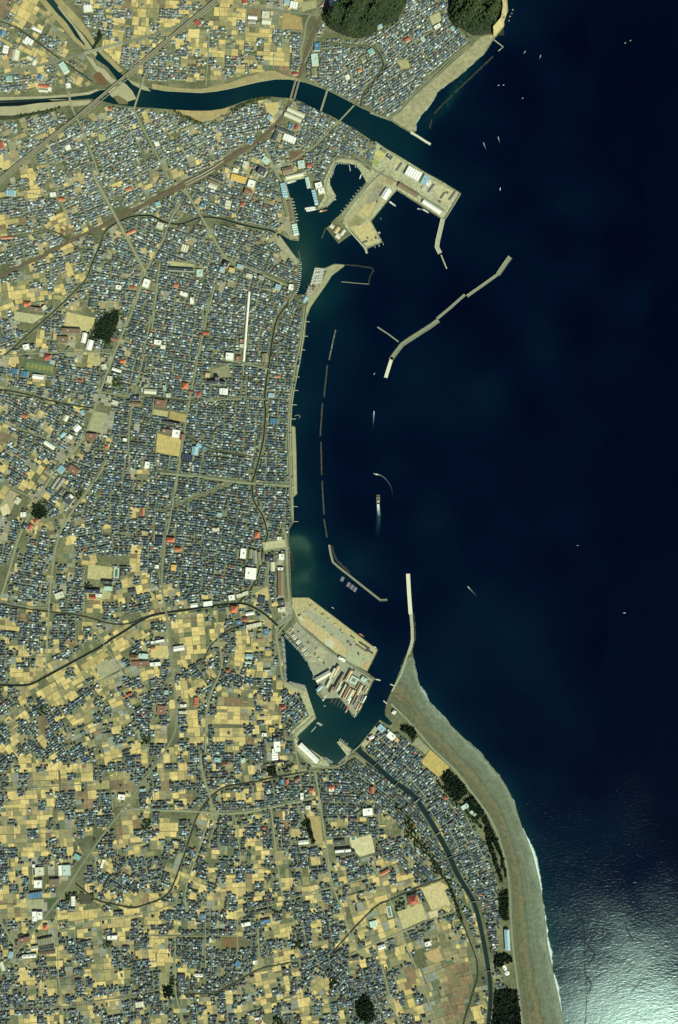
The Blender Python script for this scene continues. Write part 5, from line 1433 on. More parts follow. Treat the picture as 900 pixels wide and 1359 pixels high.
# ================================================================== LARGE BUILDINGS: x, y, length, depth, angle, roof colour, shape, height, kind
# shape: f flat with parapet, g gable, m several bays, h hip, l long low shed, s school block
B = [
 # big pier
 (548, 231.5, 20, 12, -29, 'white', 'm', 12, 'warehouse'), (564, 240, 8, 13, -29, 'lblue', 'f', 10, 'cold store'), (568.8, 244.5, 5, 6.5, -29, 'white', 'f', 9, 'office'),
 (512, 258.3, 8, 14, 57 - 90, 'white', 'g', 10, 'warehouse'), (542, 253, 30, 6.5, -31, 'brown', 'g', 9, 'quay shed'), (573, 275.5, 28, 5.2, -33, 'white', 'g', 9, 'quay shed'),
 (530.5, 222.5, 13, 3.6, 54, 'grey', 'g', 5, 'shed'), (573, 251, 13, 3.4, 54, 'grey', 'g', 5, 'shed'), (588, 260.5, 10, 2.6, 54, 'grey', 'g', 5, 'shed'), (601, 261, 14, 3.6, 54, 'grey', 'g', 5, 'shed'),
 (517, 209, 8, 5, -36, 'dark', 'f', 6, 'plant'), (509, 201, 8, 4, -36, 'olive', 'g', 6, 'shed'), (562.5, 250.5, 5, 5, -29, 'pale', 'f', 5, 'office'), (447, 306, 5, 9, -35, 'tan', 'g', 6, 'boat shed'),
 (455, 309, 4, 8, -35, 'pale', 'g', 6, 'boat shed'), (449, 314, 6, 6, -35, 'pale', 'g', 6, 'boat shed'), (441, 301, 5, 5, -35, 'pale', 'g', 5, 'boat shed'), (485, 322, 6, 3, 20, 'olive', 'g', 4, 'shed'),
 # fish harbours
 (377, 253, 6.4, 19.5, 12, 'lblue', 'm', 9, 'fish market hall'), (418, 262.3, 4.6, 20, 14, 'lblue', 'm', 8, 'fish market hall'), (392, 305, 7, 15, 12, 'pteal', 'm', 8, 'fish market hall'), (379.5, 276, 5, 26, 13, 'olive', 'l', 6, 'fish shed'),
 (386, 281, 5.5, 28, 11, 'brown', 'l', 6, 'fish shed'), (408.5, 243, 4.6, 14, 12, 'pteal', 'l', 7, 'fish shed'), (391, 234, 24, 4.2, 13, 'pale', 'l', 6, 'fish shed'), (423, 247.5, 9, 7, 14, 'white', 'f', 13, 'cold store'), (426.5, 254.5, 8, 6, 14, 'white', 'f', 11, 'cold store'),
 (411, 220.5, 6, 5, 0, 'red', 'g', 8, 'hall'), (400, 219, 9, 9, 8, 'pteal', 'f', 10, 'cold store'), (382, 227, 14, 8, 12, 'brown', 'g', 9, 'hall'), (353, 214, 9, 8, -38, 'pteal', 'f', 10, 'hall'),
 (393, 150.5, 24, 5, -24, 'pale', 'l', 9, 'factory hall'), (389, 156.8, 24, 5, -24, 'pale', 'l', 9, 'factory hall'), (379, 175.5, 26, 4.4, -22, 'dark', 'l', 10, 'factory hall'), (384, 185, 17, 8, -22, 'white', 'm', 9, 'factory hall'), (366, 181.5, 6, 13, -24, 'dark', 'g', 9, 'factory hall'),
 (394, 170, 4.5, 6, -20, 'red', 'g', 7, 'workshop'), (421, 63.5, 7.5, 10, 0, 'blue', 'f', 10, 'factory'), (418, 80.5, 9, 15, 6, 'pteal', 'f', 10, 'factory'), (417, 97, 7, 10, 5, 'olive', 'g', 8, 'warehouse'), (445, 10, 13, 17, 14, 'white', 'm', 11, 'factory'),
 # town south of the station
 (316.7, 238, 20, 8, -15, 'yellow', 'f', 9, 'store'), (334, 245, 9, 9, -18, 'white', 'f', 11, 'office block'), (283, 248, 11, 6, -20, 'pale', 'g', 8, 'warehouse'), (288, 238.5, 19, 2.8, -22, 'dark', 'l', 9, 'warehouse'), (284, 242.5, 16, 2.8, -22, 'brown', 'l', 9, 'warehouse'),
 (303, 272, 7, 11, -12, 'pale', 'm', 8, 'workshop'), (322, 272, 5, 5.4, -10, 'red', 'h', 9, 'house block'), (313, 227.5, 7, 5, -15, 'white', 'f', 9, 'office block'), (326.5, 220, 7, 8, -15, 'pale', 'f', 14, 'office block'), (348, 230, 11, 9, -30, 'dark', 'f', 20, 'hotel'),
 (330, 257, 11, 7, -25, 'rbrown', 'f', 14, 'office block'), (270, 274, 6.5, 5.5, -20, 'blue', 'f', 12, 'office block'), (210, 272, 7, 6, 20, 'teal', 'f', 9, 'station annex'), (213, 300.5, 8, 8, -20, 'pale', 'f', 11, 'office block'), (245.5, 330, 9, 9, -18, 'pale', 'm', 8, 'market hall'),
 (295.5, 359, 6, 6, -12, 'lblue', 'f', 16, 'office block'), (265.5, 363, 8, 9, 0, 'pteal', 'f', 9, 'school hall'), (241, 359, 34, 3.4, -3, 'dark', 's', 14, 'school block'), (308, 359.5, 7, 4.6, -15, 'yellow', 'f', 18, 'office block'), (319, 354.5, 8, 5, -15, 'lblue', 'f', 12, 'department store'),
 (331, 367, 8, 5, -18, 'pale', 'f', 12, 'office block'), (386.5, 382, 6, 7, -8, 'white', 'f', 12, 'office block'), (369, 382, 7, 7, -18, 'lblue', 'f', 12, 'office block'), (301, 353, 6, 6, -20, 'dark', 'f', 22, 'office tower'), (347, 369, 7, 4, -20, 'grey', 'f', 15, 'office block'), (244.5, 391, 10, 5, -20, 'white', 'f', 9, 'store'),
 (234.5, 379.5, 5, 5, -10, 'orange', 'g', 8, 'house block'), (255.5, 400, 5, 8, 0, 'white', 'f', 11, 'clinic'), (339, 232, 9, 8, -28, 'olive', 'f', 12, 'office block'),
 (327.5, 434, 2.4, 92, -4.6, 'white', 'l', 8, 'shopping arcade'),
 # upper left town
 (85.5, 91, 8, 15, 32, 'pteal', 'm', 9, 'factory'), (9, 66.7, 7, 10, -12, 'white', 'm', 9, 'factory'), (14.5, 71.5, 5, 11, -12, 'brown', 'g', 9, 'factory'), (22, 74.5, 8, 13, -12, 'pale', 'g', 10, 'factory'), (39, 55.5, 11, 7, -32, 'white', 'm', 8, 'store'), (59, 115.8, 14, 3.6, -6, 'orange', 'g', 8, 'factory hall'),
 (67, 119.5, 4, 5, -6, 'white', 'f', 9, 'office'), (58, 121.3, 12, 2.8, -4, 'pale', 'g', 7, 'shed'), (50, 40.5, 12, 4, -25, 'white', 'g', 7, 'store'), (117, 12.5, 11, 8, 5, 'white', 'm', 9, 'factory'), (13, 105.5, 8, 7, 5, 'teal', 'f', 8, 'factory'), (54, 103.5, 5, 6, -25, 'blue', 'g', 7, 'workshop'), (3.5, 45.5, 5, 8, -30, 'blue', 'g', 8, 'workshop'),
 (91.5, 114.5, 6, 5, 12, 'white', 'f', 8, 'store'), (3, 194, 5, 9, 15, 'red', 'g', 8, 'workshop'), (91, 196.7, 7, 5, 22, 'white', 'f', 9, 'clinic'), (147, 145.3, 4.4, 3, 0, 'red', 'g', 7, 'restaurant'), (34, 57, 6, 4, -32, 'white', 'f', 7, 'store'), (40, 78, 7, 4, -30, 'pale', 'g', 7, 'shed'), (46, 84, 5, 7, -30, 'pale', 'g', 7, 'workshop'), (104, 82, 12, 3, -40, 'olive', 'g', 6, 'shed'), (108, 88, 12, 3, -40, 'brown', 'g', 6, 'shed'),
 (263, 32, 5, 8, 40, 'red', 'g', 8, 'restaurant'), (325, 2.5, 6, 7, 8, 'red', 'g', 8, 'restaurant'), (392, 99, 7, 3, 5, 'red', 'g', 7, 'restaurant'), (353, 21, 10, 8, -5, 'pale', 'f', 9, 'factory'), (354, 30, 12, 6, -3, 'pale', 'g', 8, 'warehouse'), (335.5, 24.5, 12, 4, -5, 'white', 'g', 7, 'warehouse'), (335, 30, 10, 3.4, -5, 'grey', 'g', 7, 'warehouse'),
 (332, 189, 6, 6, -30, 'blue', 'f', 8, 'store'), (358, 157.5, 6, 5, -38, 'lblue', 'f', 9, 'store'), (209, 192, 6, 5, 22, 'white', 'f', 9, 'clinic'), (390, 8, 10, 8, -12, 'white', 'm', 8, 'factory'), (381, 4, 7, 6, -12, 'lblue', 'f', 8, 'factory'),
 (83, 265.5, 8, 3.6, -6, 'orange', 'g', 8, 'store'), (171.5, 252, 7, 3.6, 18, 'orange', 'g', 8, 'store'), (174, 309, 13, 3, 24, 'orange', 'g', 8, 'store'), (84, 308, 5, 4, -38, 'rbrown', 'g', 7, 'restaurant'), (15, 257, 13, 7, -4, 'lblue', 'm', 8, 'factory'), (195, 377, 8, 11, -18, 'white', 'f', 13, 'hospital'), (177, 382, 6, 4, -15, 'red', 'g', 7, 'store'),
 (158, 382, 7, 5, -10, 'white', 'f', 9, 'office block'), (71, 259, 8, 5, 8, 'white', 'm', 8, 'store'), (10, 316, 16, 2, 5, 'orange', 'g', 6, 'shed'),
 (37, 404.5, 9, 6, -4, 'orange', 'h', 10, 'school hall'), (48, 411, 20, 4.4, -8, 'brown', 's', 13, 'school block'), (59, 409.5, 9, 4, 35, 'pale', 's', 12, 'school block'),
 (95.5, 440, 24, 6, -3, 'brown', 's', 14, 'school block'), (84, 451.5, 14, 8.5, -2, 'brown', 'f', 10, 'school hall'), (112.5, 449, 5.5, 13, -12, 'white', 'g', 11, 'gymnasium'), (120, 458.5, 7, 13, -16, 'white', 'g', 11, 'gymnasium'),
 (36, 461, 8, 6.5, 14, 'white', 'f', 10, 'factory'), (44.5, 461, 5, 6.5, 14, 'navy', 'f', 10, 'factory'), (64, 475, 8, 7, -8, 'red', 'h', 10, 'temple hall'), (70, 481, 5, 6, -20, 'lblue', 'f', 9, 'office'), (52, 488, 37, 12.5, -9, 'green', 'n', 15, 'practice range'), (51.5, 500.5, 14, 5.5, -7, 'white', 'g', 9, 'clubhouse'),
 (33, 496.5, 10, 7, -8, 'blue', 'm', 7, 'workshop'), (20, 493, 9, 7, -8, 'blue', 'm', 7, 'workshop'), (122, 579, 14, 7, -5, 'rbrown', 's', 10, 'school block'), (103, 568, 9, 8, 42, 'white', 'g', 8, 'factory'), (153, 535, 8, 6, -18, 'pale', 'f', 10, 'office block'), (180, 528.5, 11, 6, -5, 'navy', 'f', 9, 'factory'), (181, 536.5, 13, 5, -5, 'brown', 'g', 9, 'factory'),
 (66.5, 591, 15, 5, -33, 'white', 'g', 8, 'factory'), (94, 580, 6, 5, -35, 'white', 'f', 9, 'factory'), (84, 577, 8, 4.5, 45, 'lblue', 'g', 8, 'workshop'), (163.5, 480, 7, 5, -12, 'orange', 'h', 9, 'temple hall'), (153, 450.8, 10, 4, -12, 'rbrown', 'g', 8, 'store'), (155.5, 491.5, 12, 3.6, -18, 'white', 'g', 8, 'store'), (166.7, 584, 4.6, 4, -8, 'white', 'f', 9, 'clinic'), (142, 593.5, 4, 4, -5, 'orange', 'h', 7, 'house block'), (33.5, 553, 6, 4.5, -25, 'orange', 'g', 8, 'restaurant'),
 (88, 555, 6, 8, -30, 'pale', 'g', 7, 'factory'), (119, 551, 0.1, 0.1, 0, 'pale', 'g', 1, 'skip'), (110, 548, 5, 6, 20, 'lblue', 'f', 8, 'office'), (107, 505.5, 5, 3, -8, 'red', 'g', 7, 'house block'), (146, 504, 6, 9, -12, 'pale', 'f', 9, 'office block'), (139, 487, 7, 6, 15, 'pale', 'f', 9, 'office block'),
 # central town
 (210, 455, 9, 6, -8, 'white', 'f', 11, 'office block'), (217, 461, 6, 5, -8, 'white', 'f', 9, 'office block'), (322, 453, 7, 5, -5, 'rbrown', 'f', 8, 'store'), (323, 459.5, 9, 4, -5, 'pale', 'f', 8, 'store'), (305.5, 474, 10, 9, -4, 'white', 'f', 18, 'office block'), (317, 476, 7, 6, -4, 'rbrown', 'f', 9, 'office block'), (246.7, 512.5, 7, 8, -4, 'orange', 'h', 11, 'temple hall'),
 (264.7, 523.5, 5, 6, -4, 'red', 'h', 8, 'temple hall'), (254, 520.5, 7, 3, -8, 'rbrown', 'g', 7, 'house block'), (213, 535.5, 13, 9, -8, 'rbrown', 'f', 9, 'factory'), (234.3, 576, 10, 10.5, -8, 'white', 'f', 11, 'gymnasium'), (222, 573, 13, 6, -8, 'brown', 's', 13, 'school block'), (242.5, 580.5, 5, 8, -8, 'rbrown', 'g', 10, 'school hall'), (228, 562, 24, 3, -10, 'dark', 's', 13, 'school block'),
 (259.3, 598.5, 8, 11, -8, 'lblue', 'g', 9, 'factory'), (265, 591, 7, 5, -30, 'lblue', 'g', 8, 'factory'), (270, 596, 5, 6, -8, 'blue', 'g', 8, 'factory'), (196, 617.5, 6, 9, -8, 'white', 'f', 10, 'factory'), (289, 509, 22, 4, -4, 'dark', 's', 22, 'city hall'), (289, 505, 4.5, 7, -4, 'dark', 'f', 24, 'tower block'), (297, 520, 11, 8, -4, 'white', 'm', 9, 'hall'), (276, 498.5, 6, 6, -6, 'tan', 'f', 10, 'office block'),
 (352, 475, 8, 10, 5, 'olive', 'g', 9, 'fish shed'), (369.7, 500, 5.4, 3, -2, 'orange', 'g', 7, 'temple hall'), (360.5, 525, 8, 6, -4, 'lblue', 'f', 8, 'factory'), (363.7, 559, 11, 7, -6, 'blue', 'm', 8, 'factory'), (273.5, 442.5, 8, 4, -8, 'red', 'g', 7, 'temple hall'), (268, 446, 5, 4, -8, 'rbrown', 'g', 7, 'house block'), (249, 607, 15, 8, -8, 'navy', 'm', 8, 'factory'), (222, 489, 0.1, .1, 0, 'pale', 'g', 1, 'skip'), (219, 515, 4, 7, 8, 'lblue', 'f', 9, 'factory'), (224, 525, 6, 5, 8, 'pteal', 'f', 9, 'factory'), (200, 520, 16, 6, -4, 'pale', 'g', 7, 'warehouse'),
 (333.3, 761, 14.5, 15.5, -5, 'white', 'f', 13, 'factory'), (323.3, 734.5, 7.5, 13.5, -5, 'white', 'f', 11, 'factory'), (333, 735, 5, 12, -5, 'olive', 'g', 8, 'factory'), (339, 739, 5, 17, 4, 'grey', 'l', 8, 'factory'), (344.5, 741, 4, 17, 4, 'olive', 'l', 8, 'factory'), (341.5, 710, 6, 8, -8, 'orange', 'h', 10, 'temple hall'), (227, 716.5, 10, 6, -4, 'orange', 'h', 11, 'temple hall'), (237, 729, 8, 4.5, -4, 'orange', 'h', 9, 'temple hall'), (208.7, 752, 5, 5, -5, 'white', 'f', 9, 'store'), (231, 753.5, 6.5, 8, -5, 'yellow', 'f', 8, 'kindergarten'),
 (374, 739, 7, 8, 0, 'white', 'f', 11, 'office block'), (373, 774, 8, 32, 0, 'brown', 'l', 10, 'fish shed'), (372.5, 755, 7, 4, 0, 'white', 'f', 10, 'office'), (358.5, 741.5, 11, 6, 0, 'navy', 'f', 12, 'apartment block'), (364, 723, 0.1, .1, 0, 'green', 'g', 1, 'skip'), (371, 714.5, 6, 4, 0, 'white', 'f', 8, 'pavilion'), (311, 808.5, 9, 9, -4, 'orange', 'h', 10, 'store'), (308, 793, 8, 7, 8, 'white', 'f', 9, 'factory'), (347.5, 796, 9, 9, -8, 'navy', 'm', 8, 'factory'), (322, 789, 16, 5, 20, 'pale', 'f', 6, 'pump station'),
 (353.3, 838.5, 6, 9, 6, 'blue', 'f', 8, 'factory'), (345, 843, 6, 7, 6, 'olive', 'f', 8, 'factory'), (334, 842, 6, 7, 6, 'grey', 'f', 8, 'factory'), (345, 847.5, 8, 3, 6, 'rbrown', 'g', 7, 'workshop'), (337, 830, 20, 5, 12, 'pale', 'm', 8, 'factory'), (317, 826, 7, 6, 5, 'blue', 'f', 8, 'workshop'), (332, 814, 11, 4, 10, 'white', 'g', 8, 'factory'), (326, 822, 6, 5, 5, 'red', 'g', 8, 'workshop'), (276, 801, 12, 6, 8, 'white', 'm', 8, 'factory'), (258, 803, 9, 5, 8, 'white', 'g', 8, 'factory'), (287, 703, 9, 5, 2, 'pale', 'f', 9, 'clinic'), (291.5, 683, 7, 5, -6, 'lblue', 'f', 8, 'factory'), (212, 717, 9, 10, -4, 'navy', 'm', 8, 'factory'), (190.5, 679, 3, 10, -3, 'orange', 'g', 7, 'workshop'),
 (374, 800, 8, 7, 10, 'dark', 'f', 10, 'office block'), (374, 809, 10, 6, 10, 'pale', 'f', 8, 'warehouse'), (362, 752, 5, 12, 2, 'pale', 'g', 7, 'warehouse'),
 (98.5, 624, 14, 9, -35, 'rbrown', 'f', 9, 'factory'), (92, 663, 12, 11, -38, 'dark', 'f', 12, 'hospital'), (96, 659, 6, 4, -38, 'white', 'f', 14, 'hospital'), (195.5, 618, .1, .1, 0, 'white', 'f', 1, 'skip'), (32, 683, 6.5, 6.5, 0, 'white', 'f', 9, 'clinic'), (24, 664.5, 9, 6, 55, 'pale', 'f', 7, 'building site hut'), (41, 699.5, 5, 7, -35, 'red', 'g', 8, 'restaurant'), (33.5, 699, 6, 7, -30, 'navy', 'f', 9, 'store'), (49, 691, 4, 7, -40, 'red', 'g', 7, 'store'), (80, 642, 18, 3, 55, 'grey', 'l', 6, 'bus shed'), (74, 641, 18, 3, 55, 'grey', 'l', 6, 'bus shed'),
 (82, 623, 10, 8, 50, 'lblue', 'm', 8, 'workshop'), (154.5, 760.5, 7, 13, -4, 'pale', 'p', .5, 'swimming pool'), (143, 773, 15, 3.6, -4, 'dark', 's', 13, 'school block'), (124, 784.5, 20, 4, -3, 'navy', 's', 14, 'school block'), (132, 790, 8, 4, -5, 'white', 'f', 9, 'school hall'), (144, 781, 11, 6, -5, 'pteal', 'f', 9, 'gymnasium'), (124, 792.5, 9, 4, -2, 'red', 'h', 9, 'kindergarten'), (80, 790, 12, 8, 20, 'pale', 'f', 10, 'apartment block'), (176, 785, 10, 8, 10, 'dark', 'g', 6, 'greenhouse'),
 # lower left
 (179, 871.5, 11, 6, -4, 'rbrown', 'h', 11, 'school hall'), (191, 870.5, 12, 7, -4, 'pteal', 'f', 10, 'gymnasium'), (186.7, 880, 22, 6, 2, 'rbrown', 's', 12, 'school block'), (172, 921, 8, 2.6, 25, 'red', 'g', 7, 'workshop'), (45.5, 881, 4, 9, 0, 'dark', 'f', 12, 'apartment block'), (261, 931, 5, 12, -3, 'orange', 'm', 8, 'workshop'), (215, 941.5, 12, 11, -4, 'rbrown', 'f', 9, 'factory'), (331, 870.7, 9, 6, -2, 'lblue', 'g', 8, 'workshop'), (330, 879, 8, 3, -2, 'pteal', 'g', 6, 'workshop'),
 (368, 990, 8.5, 14, 2, 'white', 'f', 10, 'cold store'), (367, 980.5, 8.5, 5, 2, 'navy', 'f', 14, 'cold store'), (361, 968, 7, 6, -3, 'yellow', 'f', 8, 'store'), (351, 974.5, 6.5, 4.5, -5, 'white', 'f', 8, 'store'), (364, 996.5, 5, 7, 5, 'white', 'f', 9, 'factory'), (382, 996, 4.5, 6, 5, 'blue', 'f', 9, 'factory'), (303, 890, 5, 4, 12, 'red', 'g', 8, 'restaurant'), (221, 918.5, 5, 6, 0, 'lblue', 'f', 9, 'apartment block'), (375.5, 938, 8, 4.5, 15, 'red', 'h', 8, 'workshop'), (238, 860, 14, 6, 8, 'white', 'g', 8, 'factory'), (244, 936, 8, 4, 3, 'white', 'f', 8, 'store'), (243, 945, 10, 4, 3, 'pale', 'f', 8, 'store'), (204, 860, 6, 3.5, 10, 'orange', 'g', 7, 'school hall'), (207, 881, 14, 5, 4, 'white', 's', 11, 'school block'), (210, 851, 18, 3.4, 10, 'white', 's', 11, 'school block'),
 (410, 998.5, 33, 6.6, -44, 'white', 'l', 11, 'warehouse'), (422, 1009, 4, 6, -44, 'dark', 'f', 10, 'ice plant'), (506, 966, 10, 8, -40, 'lblue', 'f', 9, 'fish factory'), (519, 976, 11, 8.5, -40, 'white', 'f', 10, 'fish factory'), (493, 978, 7, 4, 30, 'white', 'g', 7, 'fish shed'), (490, 982, 6, 3, 20, 'rbrown', 'g', 7, 'fish shed'), (526, 981, 8, 5, -42, 'tan', 'f', 7, 'fish factory'),
 # shipyard
 (454, 874.5, 10, 4, -32, 'white', 'f', 8, 'shipyard office'), (400, 820, 8, 4, -52, 'pale', 'f', 6, 'quay office'), (446, 890, 15, 3.2, 62, 'tan', 'g', 11, 'ship shed'), (441, 893, 15, 2.6, 62, 'pale', 'g', 11, 'ship shed'), (436, 906, 12, 2.4, 62, 'pale', 'g', 10, 'ship shed'), (463, 896, 15, 3.6, 62, 'tan', 'g', 11, 'ship shed'), (455, 915.5, 18, 1.9, 62, 'pale', 'g', 12, 'ship shed'), (458.5, 918, 19, 2.2, 62, 'rbrown', 'g', 12, 'ship shed'), (461.6, 919.5, 15, 1.8, 62, 'tan', 'g', 9, 'ship shed'), (447, 908, 18, 1.8, 62, 'brown', 'g', 11, 'ship shed'), (450, 910, 15, 1.8, 62, 'pale', 'g', 9, 'ship shed'), (453, 899, 12, 3, 62, 'brown', 'g', 10, 'ship shed'), (429, 897, 22, 6, 30, 'pale', 'g', 10, 'ship shed'), (469.5, 902, 10, 9, -30, 'pteal', 'p2', 7, 'ship shed'), (483, 901.5, 8, 6, -32, 'pteal', 'f', 8, 'ship shed'), (465, 922, 16, 3, 62, 'pale', 'g', 9, 'ship shed'), (470, 926, 18, 1.8, 62, 'brown', 'g', 9, 'ship shed'), (473.5, 928, 18, 1.6, 62, 'grey', 'g', 8, 'ship shed'), (477, 915, 14, 3.6, 62, 'tan', 'g', 9, 'ship shed'), (440, 915, 10, 3, 62, 'brown', 'g', 9, 'ship shed'), (424, 913, 9, 4, 45, 'lblue', 'g', 8, 'ship shed'), (484, 857, 16, 1.8, -34, 'dark', 'l', 5, 'container row'), (480, 860.5, 18, 1.8, -34, 'olive', 'l', 5, 'container row'), (491, 865, 10, 1.6, -34, 'dark', 'l', 5, 'container row'), (468, 846, 6, 2, -34, 'olive', 'l', 4, 'timber stack'),
 # spit
 (672.7, 1246, 6.4, 27, 3, 'lblue', 'l', 9, 'fishery shed'), (669.5, 1283, 4, 7, 25, 'white', 'f', 9, 'plant'), (591, 1058, 5, 4, -35, 'red', 'h', 9, 'temple hall'), (488, 1076.5, 13, 9.5, 5, 'white', 'f', 11, 'factory'), (494, 1048, 5, 8.5, 3, 'red', 'g', 9, 'temple hall'), (523, 945, 5, 5, -30, 'white', 'f', 7, 'pavilion'), (617, 1070, 10, 6, 30, 'pteal', 'f', 6, 'park hall'), (628, 1079, 10, 4, -40, 'pteal', 'f', 6, 'park hall'),
 # south
 (455.5, 1128, 21, 3.4, 5, 'white', 's', 13, 'school block'), (461, 1131.5, 22, 3, 5, 'dark', 's', 13, 'school block'), (451, 1117, 14, 5, 5, 'dark', 'f', 9, 'gymnasium'), (469, 1112.7, 9, 5, 5, 'teal', 'p', .5, 'swimming pool'), (403, 1116.7, 13, 4.6, 6, 'white', 'g', 9, 'factory'), (413.5, 1048, 6, 5, -5, 'orange', 'h', 9, 'temple hall'), (440, 1044, 8, 4, 5, 'orange', 'h', 9, 'temple hall'), (440, 1048, 7, 3.6, 5, 'white', 'f', 8, 'temple hall'), (511, 1156.5, 13, 3.6, 28, 'orange', 'g', 8, 'factory'), (548, 1192.5, 12, 11, 14, 'red', 'h', 13, 'school hall'), (516.8, 1210, 6.5, 15, 13, 'white', 'p', .5, 'swimming pool'), (495.5, 1225.5, 10, 8, 14, 'pteal', 'm', 5, 'greenhouse'), (506.7, 1255.5, 10, 5, 18, 'white', 'g', 8, 'factory'), (568, 1251.5, 8, 6, 18, 'white', 'f', 8, 'farm hall'),
 (409, 1071, 6, 5, 2, 'white', 'f', 9, 'clinic'), (401, 1056, 4, 9, 0, 'white', 'f', 9, 'office block'), (300, 1013, 8, 5, 0, 'rbrown', 'h', 8, 'restaurant'), (289, 1008, 8, 6, -8, 'lblue', 'f', 8, 'store'), (323, 1008.5, 6, 6, 5, 'pteal', 'f', 9, 'clinic'), (395, 1034, 8, 4, 30, 'rbrown', 'g', 8, 'workshop'), (374, 1037, 5, 6, 0, 'blue', 'g', 8, 'workshop'), (381, 1037, 4, 6, 0, 'red', 'g', 8, 'temple hall'), (365, 1003, 8, 10, 5, 'white', 'm', 8, 'factory'),
 (316, 1278, 7, 8, -30, 'blue', 'm', 8, 'apartment block'), (353, 1222, 13, 5, 12, 'blue', 'f', 9, 'factory'), (327, 1225.5, 12, 5, 10, 'white', 'f', 9, 'apartment block'), (270, 1215.5, 7, 7, 5, 'blue', 'f', 8, 'apartment block'), (264.5, 1293, 10, 3.6, -3, 'white', 'g', 8, 'factory'), (345.5, 1356, 10, 6, 25, 'tan', 'h', 9, 'restaurant'), (343, 1350.5, 9, 3, 10, 'white', 'f', 8, 'factory'), (241.5, 1297, 10, 7, -3, 'navy', 'f', 10, 'apartment block'), (339, 1276, 6, 5, 5, 'white', 'f', 8, 'store'),
 (51.5, 1172, 10, 10, 0, 'white', 'f', 10, 'factory'), (52, 1155.5, 14, 11, 3, 'pale', 'f', 9, 'factory'), (46, 1153, 3, 14, 3, 'white', 'f', 9, 'factory'), (89, 1154, 10, 14, 3, 'pteal', 'f', 9, 'factory'), (80.5, 1154, 4, 13, 3, 'white', 'g', 8, 'factory'), (73, 1171, 12.5, 11, 2, 'brown', 'f', 10, 'factory'), (48.5, 1187, 17, 7, 8, 'blue', 'm', 8, 'factory'), (103, 1136.5, 9, 7, -28, 'teal', 'f', 9, 'store'), (136.7, 1145.5, 3, 12, -18, 'white', 'm', 6, 'greenhouse'), (162, 1057, 9, 7, -5, 'white', 'f', 9, 'store'), (98, 1195, 5, 13, 0, 'white', 'm', 6, 'greenhouse'), (190, 1048, 8, 4, 8, 'lblue', 'f', 8, 'factory'),
 (47, 1215, 6, 13, 3, 'white', 'f', 9, 'factory'), (54, 1214, 6, 10, 3, 'white', 'f', 9, 'factory'), (61, 1229.5, 6, 6, 10, 'orange', 'h', 8, 'restaurant'), (61, 1248, 20, 8, 12, 'olive', 'm', 9, 'factory'), (63, 1257, 20, 4.4, 8, 'dark', 'l', 9, 'factory'), (63, 1263.5, 22, 4, 6, 'brown', 'l', 9, 'factory'), (40, 1267.5, 18, 4, 4, 'white', 'l', 9, 'factory'), (47, 1257, 8, 5, 8, 'pale', 'g', 8, 'factory'), (33, 1245.5, 15, 6, 10, 'rbrown', 'f', 11, 'apartment block'), (150, 1243, 13, 5.5, 3, 'white', 'f', 9, 'factory'), (185.5, 1332, 11, 7, 8, 'pale', 'm', 7, 'greenhouse'), (15, 1266, 5, 9, -10, 'lblue', 'f', 9, 'store'), (4, 1281, 5, 12, 20, 'pale', 'g', 8, 'factory'), (29, 1271, 8, 5, 40, 'grey', 'f', 8, 'store'),
 (540.5, 53.5, 7, 5, 30, 'red', 'h', 8, 'temple hall'), (555.5, 45, 5, 6, 35, 'blue', 'f', 9, 'factory'), (492.5, 70, 8, 7, 32, 'teal', 'f', 9, 'factory'), (477, 94.5, 5, 4, 25, 'orange', 'g', 7, 'workshop'), (561, 54, 5, 6, 35, 'pteal', 'f', 9, 'clinic'), (580, 37, 9, 4, 30, 'white', 's', 11, 'school block'), (600, 39, 5, 5, 35, 'lblue', 'f', 8, 'hall'), (481.5, 79.5, 6, 7, 32, 'olive', 'f', 9, 'factory'), (504, 36, 7, 4, 20, 'lblue', 'f', 8, 'workshop'), (461, 104, 6, 5, 30, 'white', 'f', 9, 'factory'),
]
B = [b for b in B if b[8] != 'skip']

